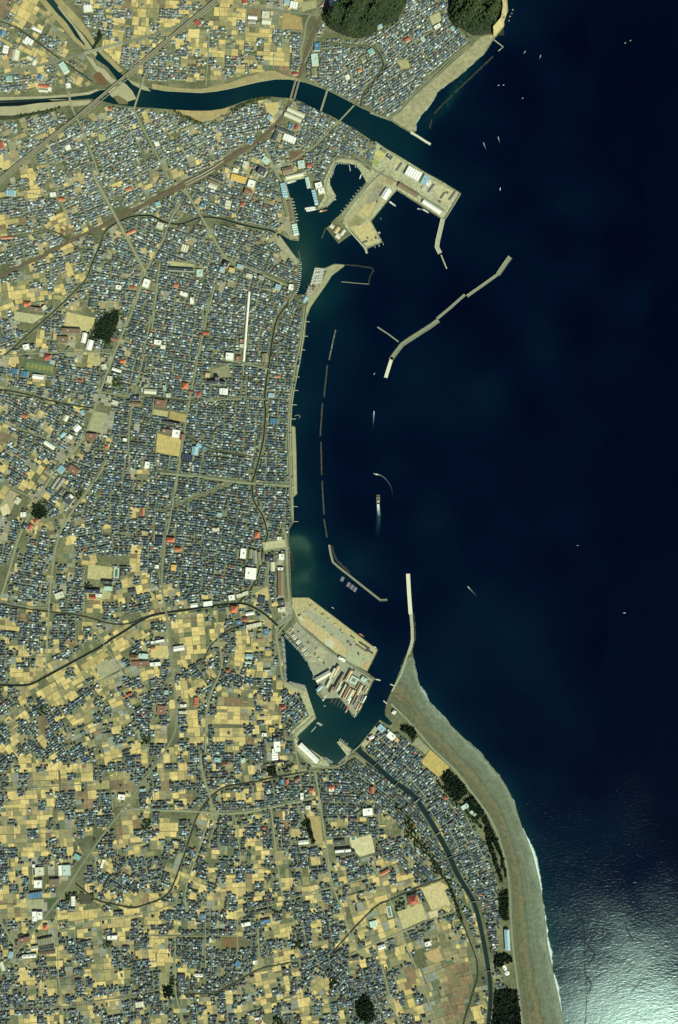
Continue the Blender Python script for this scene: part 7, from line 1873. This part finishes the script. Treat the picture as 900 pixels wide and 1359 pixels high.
def houses_mesh(A, name):
    V, F, T, MI = [], [], [], []
    base = 0
    for ty in (0, 1, 2):
        a = A[A[:, 7] == ty]
        n = len(a)
        if n == 0: continue
        L, D, E, Rr = a[:, 3] / 2, a[:, 4] / 2, a[:, 5], a[:, 6]
        o = .55
        z = np.zeros(n)
        if ty == 0: top = [(-L - o, z, E + Rr), (L + o, z, E + Rr)]
        elif ty == 1: top = [(-np.maximum(L - D, 0.5), z, E + Rr), (np.maximum(L - D, 0.5), z, E + Rr)]
        if ty < 2:
            loc = [(-L, -D, z), (L, -D, z), (L, D, z), (-L, D, z), (-L, -D, E), (L, -D, E), (L, D, E), (-L, D, E),
                   (-L - o, -D - o, E - .15), (L + o, -D - o, E - .15), (L + o, D + o, E - .15), (-L - o, D + o, E - .15)] + top
            fw = [(0, 1, 5, 4), (1, 2, 6, 5), (2, 3, 7, 6), (3, 0, 4, 7)]
            fr = [(8, 9, 13, 12), (10, 11, 12, 13), (11, 8, 12, 12), (9, 10, 13, 13)]
            fr = [(8, 9, 13, 12), (10, 11, 12, 13)]
            tri = [(11, 8, 12), (9, 10, 13)]
        else:
            E2 = E + .6
            loc = [(-L, -D, z), (L, -D, z), (L, D, z), (-L, D, z), (-L, -D, E2), (L, -D, E2), (L, D, E2), (-L, D, E2)]
            fw = [(0, 1, 5, 4), (1, 2, 6, 5), (2, 3, 7, 6), (3, 0, 4, 7)]
            fr = [(4, 5, 6, 7)]; tri = []
        m = len(loc)
        P = np.stack([np.stack([np.broadcast_to(q, n) for q in l], -1) for l in loc], 1)
        ca, sa = np.cos(np.radians(a[:, 2]))[:, None], np.sin(np.radians(a[:, 2]))[:, None]
        X = P[..., 0] * ca - P[..., 1] * sa + wx(a[:, 0])[:, None]
        Y = P[..., 0] * sa + P[..., 1] * ca + wy(a[:, 1])[:, None]
        V.append(np.stack([X, Y, P[..., 2] + G], -1).reshape(-1, 3))
        jit = RNG.uniform(.78, 1.25, (n, 1))
        col = np.clip(RC[a[:, 8].astype(int)] * jit, 0, .8)
        wall = np.clip(np.array([.46, .44, .38]) * RNG.uniform(.6, 1.2, (n, 1)), 0, .8)
        off = (np.arange(n) * m + base)[:, None]
        for fs_, cc in ((fw, wall), (fr, col), (tri, col if ty == 1 else wall)):
            for f in fs_:
                F.extend((np.array(f)[None] + off).tolist())
                T.append(cc)
        base += n * m
    o_ = meshobj(name, np.vstack(V).tolist(), F, M['roof'], tint=np.vstack(T))
    return o_


o = houses_mesh(rest, 'small_houses')
tag(o, 'thousands of small grey and white roofed houses packed across the town', 'houses', None, 'stuff')


def house(i):
    x, y, a, L, D, E, Rr, ty, ci = H[i]
    e = empty('house', W((x, y), G), math.radians(a))
    nm = ROOFS[ci][2]
    shp = ('gabled', 'hip roofed', 'flat roofed')[ty]
    w0, i0, d0 = where(x, y); w1, i1, d1 = where(x, y, 1); w2, i2, d2 = where(x, y, 2)
    base = '%s %s house' % (nm, shp)
    sz = 'larger ' if L > 15 else ''
    lb = uniq(['%s %s' % (base, w0), '%s %s' % (base, w1), '%s %s, on the side of %s' % (base, w0, LMN[i1]), '%s %s, towards %s' % (base, w0, LMN[i2]), 'wide %s %s' % (base, w0), '%s %s' % (base, w2), 'broad %s %s' % (base, w1), 'deep %s %s' % (base, w1), 'deep %s %s' % (base, w0), 'big %s %s' % (base, w2),
               'biggest %s %s' % (base, w0), 'biggest %s %s' % (base, w1)])
    if lb is None or len(lb.split()) > 16: lb = uniq(['%s house, %s' % (nm, w0), '%s house, %s' % (nm, w1), '%s house, %s' % (nm, w2)]) or '%s house %s' % (nm, w0.replace('well ', '').replace('just ', ''))
    tag(e, lb, 'house', 'larger houses of the town')
    mb = MB(); mb.box(0, 0, -.3, E, L, D, 0, tuple(np.array([.46, .44, .38]) * random.uniform(.6, 1.2))); mb.build('wall', M['wall'], e)
    c = tuple(np.clip(RC[ci] * random.uniform(.85, 1.2), 0, .8))
    mb = MB()
    if ty < 2: mb.gable(0, 0, E + .003, E + Rr, L + 1.1, D + 1.1, 0, hip=(D / 2 if ty == 1 and L > D else 0), t=c)
    else: mb.box(0, 0, E + .003, E + .6, L + .2, D + .2, 0, c)
    mb.build('roof', M['roof'], e)


for i in sorted(single): house(i)

# garden trees and hedges among the houses: far too many to count
gx_, gy_, gr_ = [], [], []
for (x, y, a, L, D, *_r) in H:
    ch = chr(samp(CODE, [x], [y])[0])
    k = 1 if (y > 820 and ch in '#+.,T') else (1 if random.random() < .55 else 0)
    if y > 820 and random.random() < .7: k += 1
    if 480 < x and y > 960 and random.random() < .6: k = 0
    for _ in range(k):
        t = random.uniform(0, 6.28); r = random.uniform(1.5, 2.3)
        px, py = x + r * math.cos(t), y + r * math.sin(t)
        if not samp(LAND, [px], [py])[0]: continue
        if samp(HB, [px], [py])[0]: continue
        gx_.append(px); gy_.append(py); gr_.append(random.uniform(1.5, 3.0))
# homestead groves in the code plan
yy, xx = np.nonzero(CODE == ord('T'))
sel = RNG.choice(len(xx), min(len(xx), 1500), replace=False)
for q in sel:
    px, py = xx[q] / 2 - PADX, yy[q] / 2 - PADY
    if samp(HB, [px], [py])[0]: continue
    gx_.append(px); gy_.append(py); gr_.append(random.uniform(2.4, 4.4))
crowns('garden_trees', np.array(gx_), np.array(gy_), np.full(len(gx_), G), np.array(gr_), M['leaf'], 'dark garden trees and hedges scattered among the houses', 'trees', hh=1.1)
print('garden trees', len(gx_))
# ================================================================== BOATS, TRUCKS, RAFTS
def hull_mesh(mb, L, Bm, h, t, z=0.0):
    """pointed bow towards +x, flat transom"""
    st = [(-.5, .42), (-.2, .5), (.15, .5), (.36, .34), (.5, .03)]
    vs, fs = [], []
    for u, b in st:
        sh_ = h * (1 + .35 * max(0, u) * 2)
        vs += [(u * L, -b * Bm * .75, z - .4), (u * L, b * Bm * .75, z - .4), (u * L, b * Bm, z + sh_), (u * L, -b * Bm, z + sh_)]
    n = len(st)
    for i in range(n - 1):
        k = i * 4
        for j in range(4): fs.append((k + j, k + (j + 1) % 4, k + 4 + (j + 1) % 4, k + 4 + j))
    fs += [(3, 2, 1, 0), (4 * n - 4, 4 * n - 3, 4 * n - 2, 4 * n - 1)]
    mb.add(vs, fs, t)


def make_boat(name, label, cat, L, hullc, cabc, group=None, big=False):
    e = empty(name); tag(e, label, cat, group)
    Bm = L * (.2 if big else .26); h = 2.6 if big else 1.1
    mb = MB(); hull_mesh(mb, L, Bm, h, hullc); hl = mb.build('hull', M['metal'], e)
    mb = MB(); mb.box(-L * .06, 0, h + .01, h + .12, L * .6, Bm * .72, 0, (.45, .44, .38)); mb.build('deck', M['metal'], hl)
    mb = MB(); mb.box(-L * .26, 0, h + .13, h + (4.6 if big else 2.1), L * .22, Bm * .6, 0, cabc); cb = mb.build('cabin', M['metal'], e)
    mb = MB(); mb.box(-L * .15 + .08, 0, h + (2.6 if big else 1.2), h + (3.6 if big else 1.8), .15, Bm * .52, 0, (.04, .06, .08)); mb.build('window', M['metal'], cb)
    mb = MB(); mb.cyl(L * .12, 0, h, h + (8 if big else 3.5), .22 if big else .12, 6, t=(.6, .6, .55)); mb.build('mast', M['metal'], e)
    return e


def put(e, x, y, ang, z=0.25):
    e.location = W((x, y), z)
    e.rotation_euler = (0, 0, math.radians(ang))
    return e


WHT = (.72, .73, .70)
protos = [make_boat('fishing_boat', 'x', 'boat', 12, WHT, (.7, .71, .69)), make_boat('fishing_boat', 'x', 'boat', 10, (.60, .62, .58), (.5, .54, .54)), make_boat('fishing_boat', 'x', 'boat', 14, (.70, .71, .68), (.36, .40, .42))]
first = [True, True, True]


def boat(x, y, ang, label, group, kind=None):
    k = random.randrange(3) if kind is None else kind
    if first[k]: e = protos[k]; first[k] = False
    else: e = copy_tree(protos[k])
    tag(e, label, 'boat', group)
    return put(e, x, y, ang)


def moor(pts, n, side, label, group, spread=.9):
    """boats nosed against a quay line; side = angle added to the line's direction"""
    p = even(pts, n)
    nn = normals(p)
    for (x, y), q in zip(p, nn):
        ang = math.degrees(math.atan2(-q[1], q[0])) * 1.0
        off = side * random.uniform(1.3, 2.0)
        boat(x + q[0] * off + random.gauss(0, .15), y + q[1] * off, (ang if side < 0 else ang + 180) + random.gauss(0, spread * 7), label, group)


def side_in_water(pts):
    p = even(pts, 9); n = normals(p)
    a = (~samp(LAND, p[:, 0] + n[:, 0] * 2.2, p[:, 1] + n[:, 1] * 2.2)).sum()
    b = (~samp(LAND, p[:, 0] - n[:, 0] * 2.2, p[:, 1] - n[:, 1] * 2.2)).sum()
    return 1 if a >= b else -1


for pts, n, lb, gr in [
    ([(373.4, 846), (375.7, 866.7), (377.6, 903)], 36, 'small white fishing boat in the long row along the west quay of the lower harbour', 'row on the west quay of the lower harbour'),
    ([(383, 907.2), (394, 909.8), (404.5, 912.5)], 15, 'small white fishing boat in the short row at the corner quay of the lower harbour', 'row at the corner quay of the lower harbour'),
    ([(380, 842), (388, 851.5), (398, 861), (408, 875)], 26, 'small boat lying off the shipyard bank beside the sandy reclaimed pier', 'boats along the shipyard bank'),
    ([(413, 884.5), (417.5, 892), (418, 901)], 7, 'boat nosed into the shipyard point of the lower harbour', 'boats at the shipyard point'),
    ([(427, 1006), (436, 1014.5)], 7, 'white boat in the cluster below the long white harbour warehouse', 'cluster below the white warehouse'),
    ([(451, 1014.5), (461.5, 1004.5)], 9, 'small boat along the lowest quay of the lower harbour', 'boats along the lowest quay'),
    ([(450.5, 983), (460, 989)], 5, 'boat tied to the upper side of the small pier in the lower harbour', 'boats at the small pier'),
    ([(370.5, 317.5), (368.5, 327), (375, 333), (385, 340), (396, 347)], 16, 'small boat along the stepped quay of the old harbour', 'boats on the stepped old harbour quay'),
    ([(397.3, 348), (397, 362), (395.5, 376), (391, 390)], 17, 'small boat along the straight west quay of the old harbour channel', 'boats on the old harbour channel'),
    ([(410.7, 378.5), (408, 390)], 5, 'small boat on the truck yard side of the old harbour channel', 'boats below the truck yard'),
    ([(443.5, 217), (437.5, 234)], 9, 'boat in the row along the left quay of the small boat basin', 'row on the left quay of the small boat basin'),
    ([(447, 214), (461, 215)], 7, 'small boat under the top quay of the small boat basin', 'row on the top quay of the small boat basin'),
    ([(473, 218.5), (486, 225), (491.5, 232)], 11, 'boat in the cluster at the right corner of the small boat basin', 'cluster at the right corner of the small boat basin'),
    ([(442.5, 258), (442.8, 265)], 4, 'boat at the point between the two northern basins', 'boats at the point between the basins'),
    ([(455, 281), (466, 268), (480, 250)], 9, 'small boat along the inner edge of the big pier', 'boats along the inner edge of the big pier'),
    ([(386.5, 264), (388.8, 275), (393, 293)], 8, 'boat beside the brown fish shed on the market quay', 'boats on the market quay'),
    ([(508, 322), (497, 326)], 3, 'small boat under the sandy tip of the big pier', 'boats under the pier tip')]:
    moor(pts, n, side_in_water(pts), lb, gr)
for k, (x, y) in enumerate([(463.5, 219.5), (464.3, 222.5), (465, 225.5)]):
    boat(x, y, 100 - 12 * k, ['uppermost of three white boats rafted off the top quay of the small boat basin', 'middle of three white boats rafted off the top quay of the small boat basin', 'lowest of three white boats rafted off the top quay of the small boat basin'][k], 'three boats rafted off the top quay', 0)
for k in range(5):
    boat(421.5 + k * 1.3, 959.5 + k * .75, 30, 'white boat abreast in the close raft at the bent quay of the lower harbour', 'raft at the bent quay', 2)
for k in range(4):
    boat(414 + k * 1.5, 970.5 - k * 1.7, 52, 'boat in the floating group off the bent quay of the lower harbour', 'floating group off the bent quay', 0)
for k in range(6):
    boat(432 + k * 1.7, 1006.5 + k * 1.1, 50, 'boat berthed side by side at the corner of the lowest quay', 'side by side at the lowest corner', 2)
# larger ships
for x, y, a, L, hc, cc, lb in [
    (412, 276.2, 8, 58, WHT, (.75, .75, .72), 'upper of the two long white ships moored at the fish market point'), (413.5, 278.6, 10, 56, WHT, (.72, .72, .68), 'lower of the two long white ships moored at the fish market point'),
    (429, 279.8, 12, 46, (.30, .13, .08), (.6, .55, .45), 'rust coloured ship under the point between the two basins'), (387, 241.5, 14, 52, (.5, .52, .5), (.7, .7, .66), 'grey ship lying along the top of the fish market basin'),
    (521, 270.5, -35, 44, (.55, .57, .55), (.74, .74, .7), 'pale ship lying off the inner corner of the big pier'), (565, 280, -30, 40, (.5, .52, .5), (.7, .7, .66), 'ship berthed under the long white quay shed of the big pier'), (557, 277.5, -8, 28, (.16, .2, .24), (.6, .6, .56), 'small dark ship beside the quay shed of the big pier'),
    (480, 842.6, -36, 34, (.42, .12, .05), (.55, .24, .12), 'orange red ship berthed on the outer quay of the sandy reclaimed pier'), (498, 859, -36, 22, WHT, WHT, 'white ship at the outer corner of the sandy reclaimed pier'), (478.7, 234, 70, 26, WHT, WHT, 'white ship against the right bank of the small boat basin'),
    (461, 941, 62, 44, (.40, .14, .07), (.55, .5, .4), 'rusty hull hauled on the middle shipyard slip'), (472, 948, 62, 30, (.5, .5, .46), (.6, .58, .5), 'grey hull at the outer end of the shipyard'), (431, 926, 58, 40, (.42, .5, .52), WHT, 'pale blue ship at the left slip of the shipyard'), (504, 318, 25, 20, (.4, .42, .4), WHT, 'small grey ship under the right edge of the sandy pier tip')]:
    e = make_boat('ship', lb, 'ship', L, hc, cc, None, True); put(e, x, y, a, .3)
# boats out at sea
SEA = [(497, 496, 55, 10, 'lone white boat just left of the bright breakwater end'), (496.5, 547, 95, 14, 'white motor boat heading up the sea with a short straight wake'), (498, 629, 165, 15, 'white motor boat turning at the head of a curved wake'),
       (622, 779.5, 130, 15, 'white boat heading up left off the spit with a faint wake'), (767, 724, 0, 11, 'small reddish boat far out on the open sea'), (829, 813.5, 0, 13, 'small white boat near the right edge of the sea'), (664, 250.6, 85, 15, 'lone white boat to the right of the big pier'),
       (694, 130, 40, 9, 'lone small boat between the headland and the drift lines'), (662, 113, 30, 9, 'left one of two tiny boats off the northern beach'), (668.5, 112.6, 10, 9, 'right one of two tiny boats off the northern beach'), (830, 56.7, 20, 9, 'left one of two tiny boats at the top right'), (837, 53.6, 30, 9, 'right one of two tiny boats at the top right'),
       (697, 68.5, 50, 12, 'white boat trailing a short wake right of the hooked jetty'), (717.5, 74, 75, 12, 'rightmost white boat trailing a short wake off the headland'), (642, 190, 115, 12, 'left one of two white boats running up left off the river jetty'), (661.5, 182.5, 110, 12, 'right one of two white boats running up left off the river jetty'), (441.7, 806.7, -30, 14, 'small white boat between the fish rafts and the sandy pier'), (431, 937, 20, 12, 'small white boat off the shipyard slips')]
for k, (x, y, a, L, lb) in enumerate(SEA):
    e = make_boat('motor_boat', lb, 'boat', L, (.45, .48, .47) if k > 5 and k < 16 and k != 6 else (.78, .8, .78) if k != 4 else (.5, .2, .15), (.7, .72, .7)); put(e, x, y, a, .35)


def wake(pts, w0, w1, lb, f0=1.0, f1=0.0, z=.30, mat=None):
    p = np.array(resample(pts, 1.2)); n = len(p); nn = normals(p)
    vs, al, fs = [], [], []
    for i in range(n):
        k = i / max(1, n - 1); w = w0 + (w1 - w0) * k
        for j, o_ in enumerate((-1, -.5, 0, .5, 1)):
            vs.append(W(p[i] + nn[i] * o_ * w / 2, z)); al.append((0, .7, 1, .7, 0)[j] * (f1 + (f0 - f1) * (1 - k) ** 2.0))
    for i in range(n - 1):
        for j in range(4):
            q = i * 5 + j; fs.append((q, q + 5, q + 6, q + 1))
    o = meshobj('boat_wake', vs, fs, mat or M['foam'])
    t = o.data.attributes.new('foam', 'FLOAT', 'POINT'); t.data.foreach_set('value', np.array(al, np.float32))
    tag(o, lb, 'wake', None, 'stuff')


wake(smooth([(498.5, 629.2), (504, 630), (510, 633.5), (516, 640), (520, 648), (521.5, 658), (521, 664)], 2), 1.5, 1.0, 'curved white wake of the turning motor boat', .5, .0)
wake([(498.8, 629.3), (501.5, 629.8), (504.5, 630.8)], 2.4, 1.5, 'bright foam right behind the turning motor boat', 1.6, .3, .36)
wake([(496.4, 548), (496.0, 556), (495.6, 568)], 2.2, 1.4, 'short straight wake of the motor boat heading up', .7, 0)
wake([(502, 669), (502.3, 675), (503, 684)], 3.8, 4.8, 'bright churned water behind the working barge', 2.6, .25, .34)
wake([(502.6, 674), (503, 688), (502, 700), (500, 716)], 5.5, 9, 'fading teal trail behind the working barge', 1.1, 0, .28, M['wash'])
wake([(622.4, 780), (628, 786), (635, 794)], 1.6, 2.6, 'faint wake of the boat off the spit', .45, 0)
wake([(696.6, 69), (694.8, 72)], 1.3, 1.0, 'short wake right of the hooked jetty', .6, 0); wake([(717.3, 75), (716.2, 79.5)], 1.3, 1.0, 'short wake off the headland', .6, 0)
wake([(642.6, 191.5), (645.4, 198)], 1.5, 1.0, 'left one of two short wakes off the river jetty', .7, .1); wake([(662, 184), (663.6, 189)], 1.5, 1.0, 'right one of two short wakes off the river jetty', .7, .1)

# smooth slicks drifting on the rippled water
for pts, w in (([(752, 1180), (758.7, 1204), (768, 1214), (774.7, 1225), (777, 1249), (776.5, 1271), (776, 1289), (780, 1305), (778.7, 1327), (777, 1359), (776, 1400)], 1.6), ([(798.7, 1204), (794, 1218), (792, 1228), (785, 1247), (779, 1262), (777, 1275)], 1.3),
               ([(776, 1250), (783, 1258), (790, 1266), (786, 1276), (777, 1282)], 2.6), ([(779, 1296), (784, 1304), (785, 1312), (779, 1320)], 3.2), ([(830.7, 1226), (833, 1236), (840, 1247), (843, 1250)], 1.6), ([(857, 1297), (848, 1306), (836, 1319)], 1.4), ([(899, 1216), (880, 1226), (862.7, 1234)], 1.4), ([(836, 1222), (846, 1228), (852, 1234)], 1.5), ([(801, 1226), (800, 1240), (803, 1250)], 1.3)):
    q = np.array(resample(smooth(pts, 2), 1.0)); q = q + RNG.normal(size=q.shape) * .25; nn_ = normals(q); n_ = len(q)
    wv = w * (1 + .5 * np.convolve(RNG.normal(size=n_ + 6), np.ones(7) / 7, 'valid'))
    vs, al, fs = [], [], []
    for i in range(n_):
        for j, o_ in enumerate((-1, -.4, .4, 1)):
            vs.append(W(q[i] + nn_[i] * o_ * wv[i] * .75, .28)); al.append((0, 1, 1, 0)[j] * min(1, .4 + 4 * min(i, n_ - 1 - i) / n_))
    for i in range(n_ - 1):
        for j in range(3): k_ = i * 4 + j; fs.append((k_, k_ + 4, k_ + 5, k_ + 1))
    o = meshobj('water_slick', vs, fs, M['slick']); t = o.data.attributes.new('foam', 'FLOAT', 'POINT'); t.data.foreach_set('value', np.array(al, np.float32))
    tag(o, 'thin dark slick of smooth water in the sun glint', None, None, 'structure')

# working barge with twin hulls
e = empty('work_barge', W((501.9, 662.5), .3), math.radians(90)); tag(e, 'olive work barge with raised frame pushing bright foam behind it', 'barge')
for s_ in (-1, 1):
    mb = MB(); hull_mesh(mb, 46, 5.5, 2.4, (.19, .18, .12)); mb.v = [(x, y + s_ * 6.2, z) for x, y, z in mb.v]; mb.build('hull', M['metal'], e)
mb = MB(); mb.box(-4, 0, 2.5, 3.4, 26, 9, 0, (.11, .105, .08)); dk = mb.build('deck', M['metal'], e)
mb = MB(); mb.box(-12, 0, 3.41, 8, 9, 7, 0, (.66, .65, .55)); mb.build('wheelhouse', M['metal'], e)
mb = MB(); mb.box(21, 0, 2.6, 4.2, 3, 19, 0, (.20, .17, .10))
for s_ in (-1, 1): mb.box(10, s_ * 5, 3.4, 9, 1.2, 1.2, 0, (.4, .36, .22))
mb.box(10, 0, 9, 10, 1.4, 11.4, 0, (.4, .36, .22)); mb.build('lifting_frame', M['metal'], e)

# fish rafts
raft = None
for k, (x, y, lb) in enumerate([(454.5, 768.6, 'upper left grey raft of cages standing apart from the other three'), (462.7, 776, 'first of three grey rafts of cages lying in a row'), (467.2, 779.2, 'middle of three grey rafts of cages lying in a row'), (471.4, 782.4, 'last of three grey rafts of cages lying in a row')]):
    if raft is None:
        raft = empty('fish_raft')
        mb = MB()
        for i in range(4): mb.box(-7.5 + i * 5, 0, .1, .8, .9, 25, 0, (.24, .23, .27))
        for j in range(5): mb.box(0, -12 + j * 6, .12, .79, 16, .9, 0, (.24, .23, .27))
        mb.build('frame', M['metal'], raft)
        mb = MB()
        for i in range(3):
            for j in range(4): mb.box(-5 + i * 5, -9 + j * 6, .3, .5, 3.7, 4.8, 0, (.17, .165, .21))
        mb.build('net', M['metal'], raft)
        e = raft
    else: e = copy_tree(raft)
    tag(e, lb, 'raft', 'fish rafts behind the bent mole'); put(e, x, y, -28, .2)

# refrigerated trucks
truck = empty('refrigerated_truck')
mb = MB(); mb.box(-1.0, 0, 1.1, 4.0, 8.2, 2.7, 0, (.80, .80, .77)); mb.build('cargo_box', M['metal'], truck)
mb = MB(); mb.box(4.4, 0, .7, 3.2, 2.2, 2.5, 0, (.55, .58, .6)); cab = mb.build('cab', M['metal'], truck)
mb = MB(); mb.box(5.52, 0, 2.0, 2.9, .08, 2.2, 0, (.04, .05, .06)); mb.build('windscreen', M['metal'], cab)
mb = MB(); mb.box(.2, 0, .5, 1.09, 10, 1.2, 0, (.06, .06, .06)); mb.build('chassis', M['metal'], truck)
for px_ in (-3.6, 4.2):
    for s_ in (-1, 1):
        mb = MB(); mb.cyl(0, 0, -.2, .2, .55, 10, t=(.03, .03, .03))
        mb.v = [(x + px_, s_ * 1.2 + z, y + .55) for x, y, z in mb.v]
        mb.build('wheel', M['metal'], truck)
n = 0
for r_ in range(11):
    for c_ in range(5):
        if random.random() < .10: continue
        x = 418.8 + c_ * 2.75 - r_ * .62 * .62; y = 356.8 + r_ * 1.95 + c_ * .15
        x -= r_ * .12
        e = truck if n == 0 else copy_tree(truck)
        n += 1
        tag(e, 'white refrigerated truck parked in the tight rows of the yard by the sand bank', 'truck', 'white trucks in the yard by the sand bank')
        e.location = W((x, y), G + .55); e.rotation_euler = (0, 0, math.radians(8 + random.gauss(0, 4)))
building(411, 385, 9, 6, 70, 'grey', 'f', 7, 'depot'); building(416.5, 383, 6, 4, 70, 'brown', 'g', 6, 'depot'); building(405, 398, 8, 4, 60, 'lblue', 'g', 6, 'depot')

# goods and gear left standing on the quays
GEAR = [('net_pile', 'dark heap of nets', (.06, .07, .06)), ('crate_stack', 'stack of pale crates', (.5, .48, .38)), ('timber_stack', 'stack of brown timber', (.20, .14, .09)), ('gravel_heap', 'grey heap of gravel', (.24, .24, .2))]
SPOTS = [(q, 'on the sandy reclaimed pier') for q in [(412, 803), (419, 809), (428, 815), (436, 822), (445, 829), (452, 836), (455, 840), (462, 852), (466, 856), (471, 853), (430, 832), (415, 824), (404, 812), (476, 868), (484, 876), (440, 842)]]
SPOTS += [(q, 'on the big pier') for q in [(488, 316), (493, 319), (499, 316), (503, 309), (478, 300), (500, 268), (507, 246), (584, 268), (594, 256), (523, 219), (505, 290), (480, 276)]]
SPOTS += [(q, 'in the shipyard') for q in [(412, 872), (418, 868), (424, 874), (430, 880), (396, 838), (403, 846), (409, 853), (389, 834), (486, 912), (480, 925), (434, 888), (470, 890), (490, 905), (420, 862)]]
DONE = {}
for k, ((x, y), plc) in enumerate(SPOTS):
    nm, lb, c = GEAR[(k * 7 + k // 4) % 4]
    e = empty(nm, W((x, y), G + .7), random.uniform(0, 3)); tag(e, '%s standing among the goods %s' % (lb, plc), nm.split('_')[1], nm.replace('_', ' ') + 's ' + plc)
    if nm in ('crate_stack', 'timber_stack'):
        for j in range(3):
            mb = MB(); mb.box(random.uniform(-2, 2), -4 + j * 4.2, 0, random.uniform(1.8, 4), random.uniform(7, 12), 3.7, 0, tuple(q * random.uniform(.7, 1.15) for q in c)); mb.build('stack' if nm == 'timber_stack' else 'crate', M['metal'], e)
    else:
        mb = MB(); v = ICO_V * (1 + RNG.normal(size=(12, 1)) * .2) * (7, 5, 2.6); mb.add(v, ICO_F.tolist(), c); mb.build('heap', M['metal'], e)

# ================================================================== LIGHT, SKY, CAMERA
world = bpy.data.worlds.new('World'); SC.world = world; world.use_nodes = True
wt = world.node_tree
sky = wt.nodes.new('ShaderNodeTexSky'); sky.sky_type = 'NISHITA'; sky.sun_disc = False
SUN = Vector((.50, -.87, 0)).normalized(); EL = math.radians(38.5)
sky.sun_elevation = EL; sky.sun_rotation = math.atan2(SUN.x, SUN.y)
sky.air_density = 1.0; sky.dust_density = .4; sky.ozone_density = 1.5
wt.links.new(sky.outputs[0], wt.nodes['Background'].inputs['Color'])
wt.nodes['Background'].inputs['Strength'].default_value = .05
ld = bpy.data.lights.new('sun', 'SUN'); ld.energy = 5.0; ld.angle = math.radians(.53); ld.color = (.935, 1.0, .745)
lo = bpy.data.objects.new('sun', ld); COL.objects.link(lo)
d = Vector((SUN.x * math.cos(EL), SUN.y * math.cos(EL), math.sin(EL)))
lo.rotation_euler = d.to_track_quat('Z', 'Y').to_euler(); lo.location = d * 9000

HC = 3400.0
cd = bpy.data.cameras.new('camera'); cd.sensor_fit = 'VERTICAL'; cd.sensor_height = 24.0; cd.lens = 24.0 * (HC - G) / (1359 * S)
cd.clip_start = 10; cd.clip_end = 200000
co = bpy.data.objects.new('camera', cd); COL.objects.link(co); co.location = (0, 0, HC); co.rotation_euler = (0, 0, 0)
SC.camera = co
SC.view_settings.view_transform = 'Standard'; SC.view_settings.look = 'None'; SC.view_settings.gamma = 1.0; SC.view_settings.use_curve_mapping = False
SC.view_settings.exposure = 0.20
SC.render.engine = 'CYCLES'
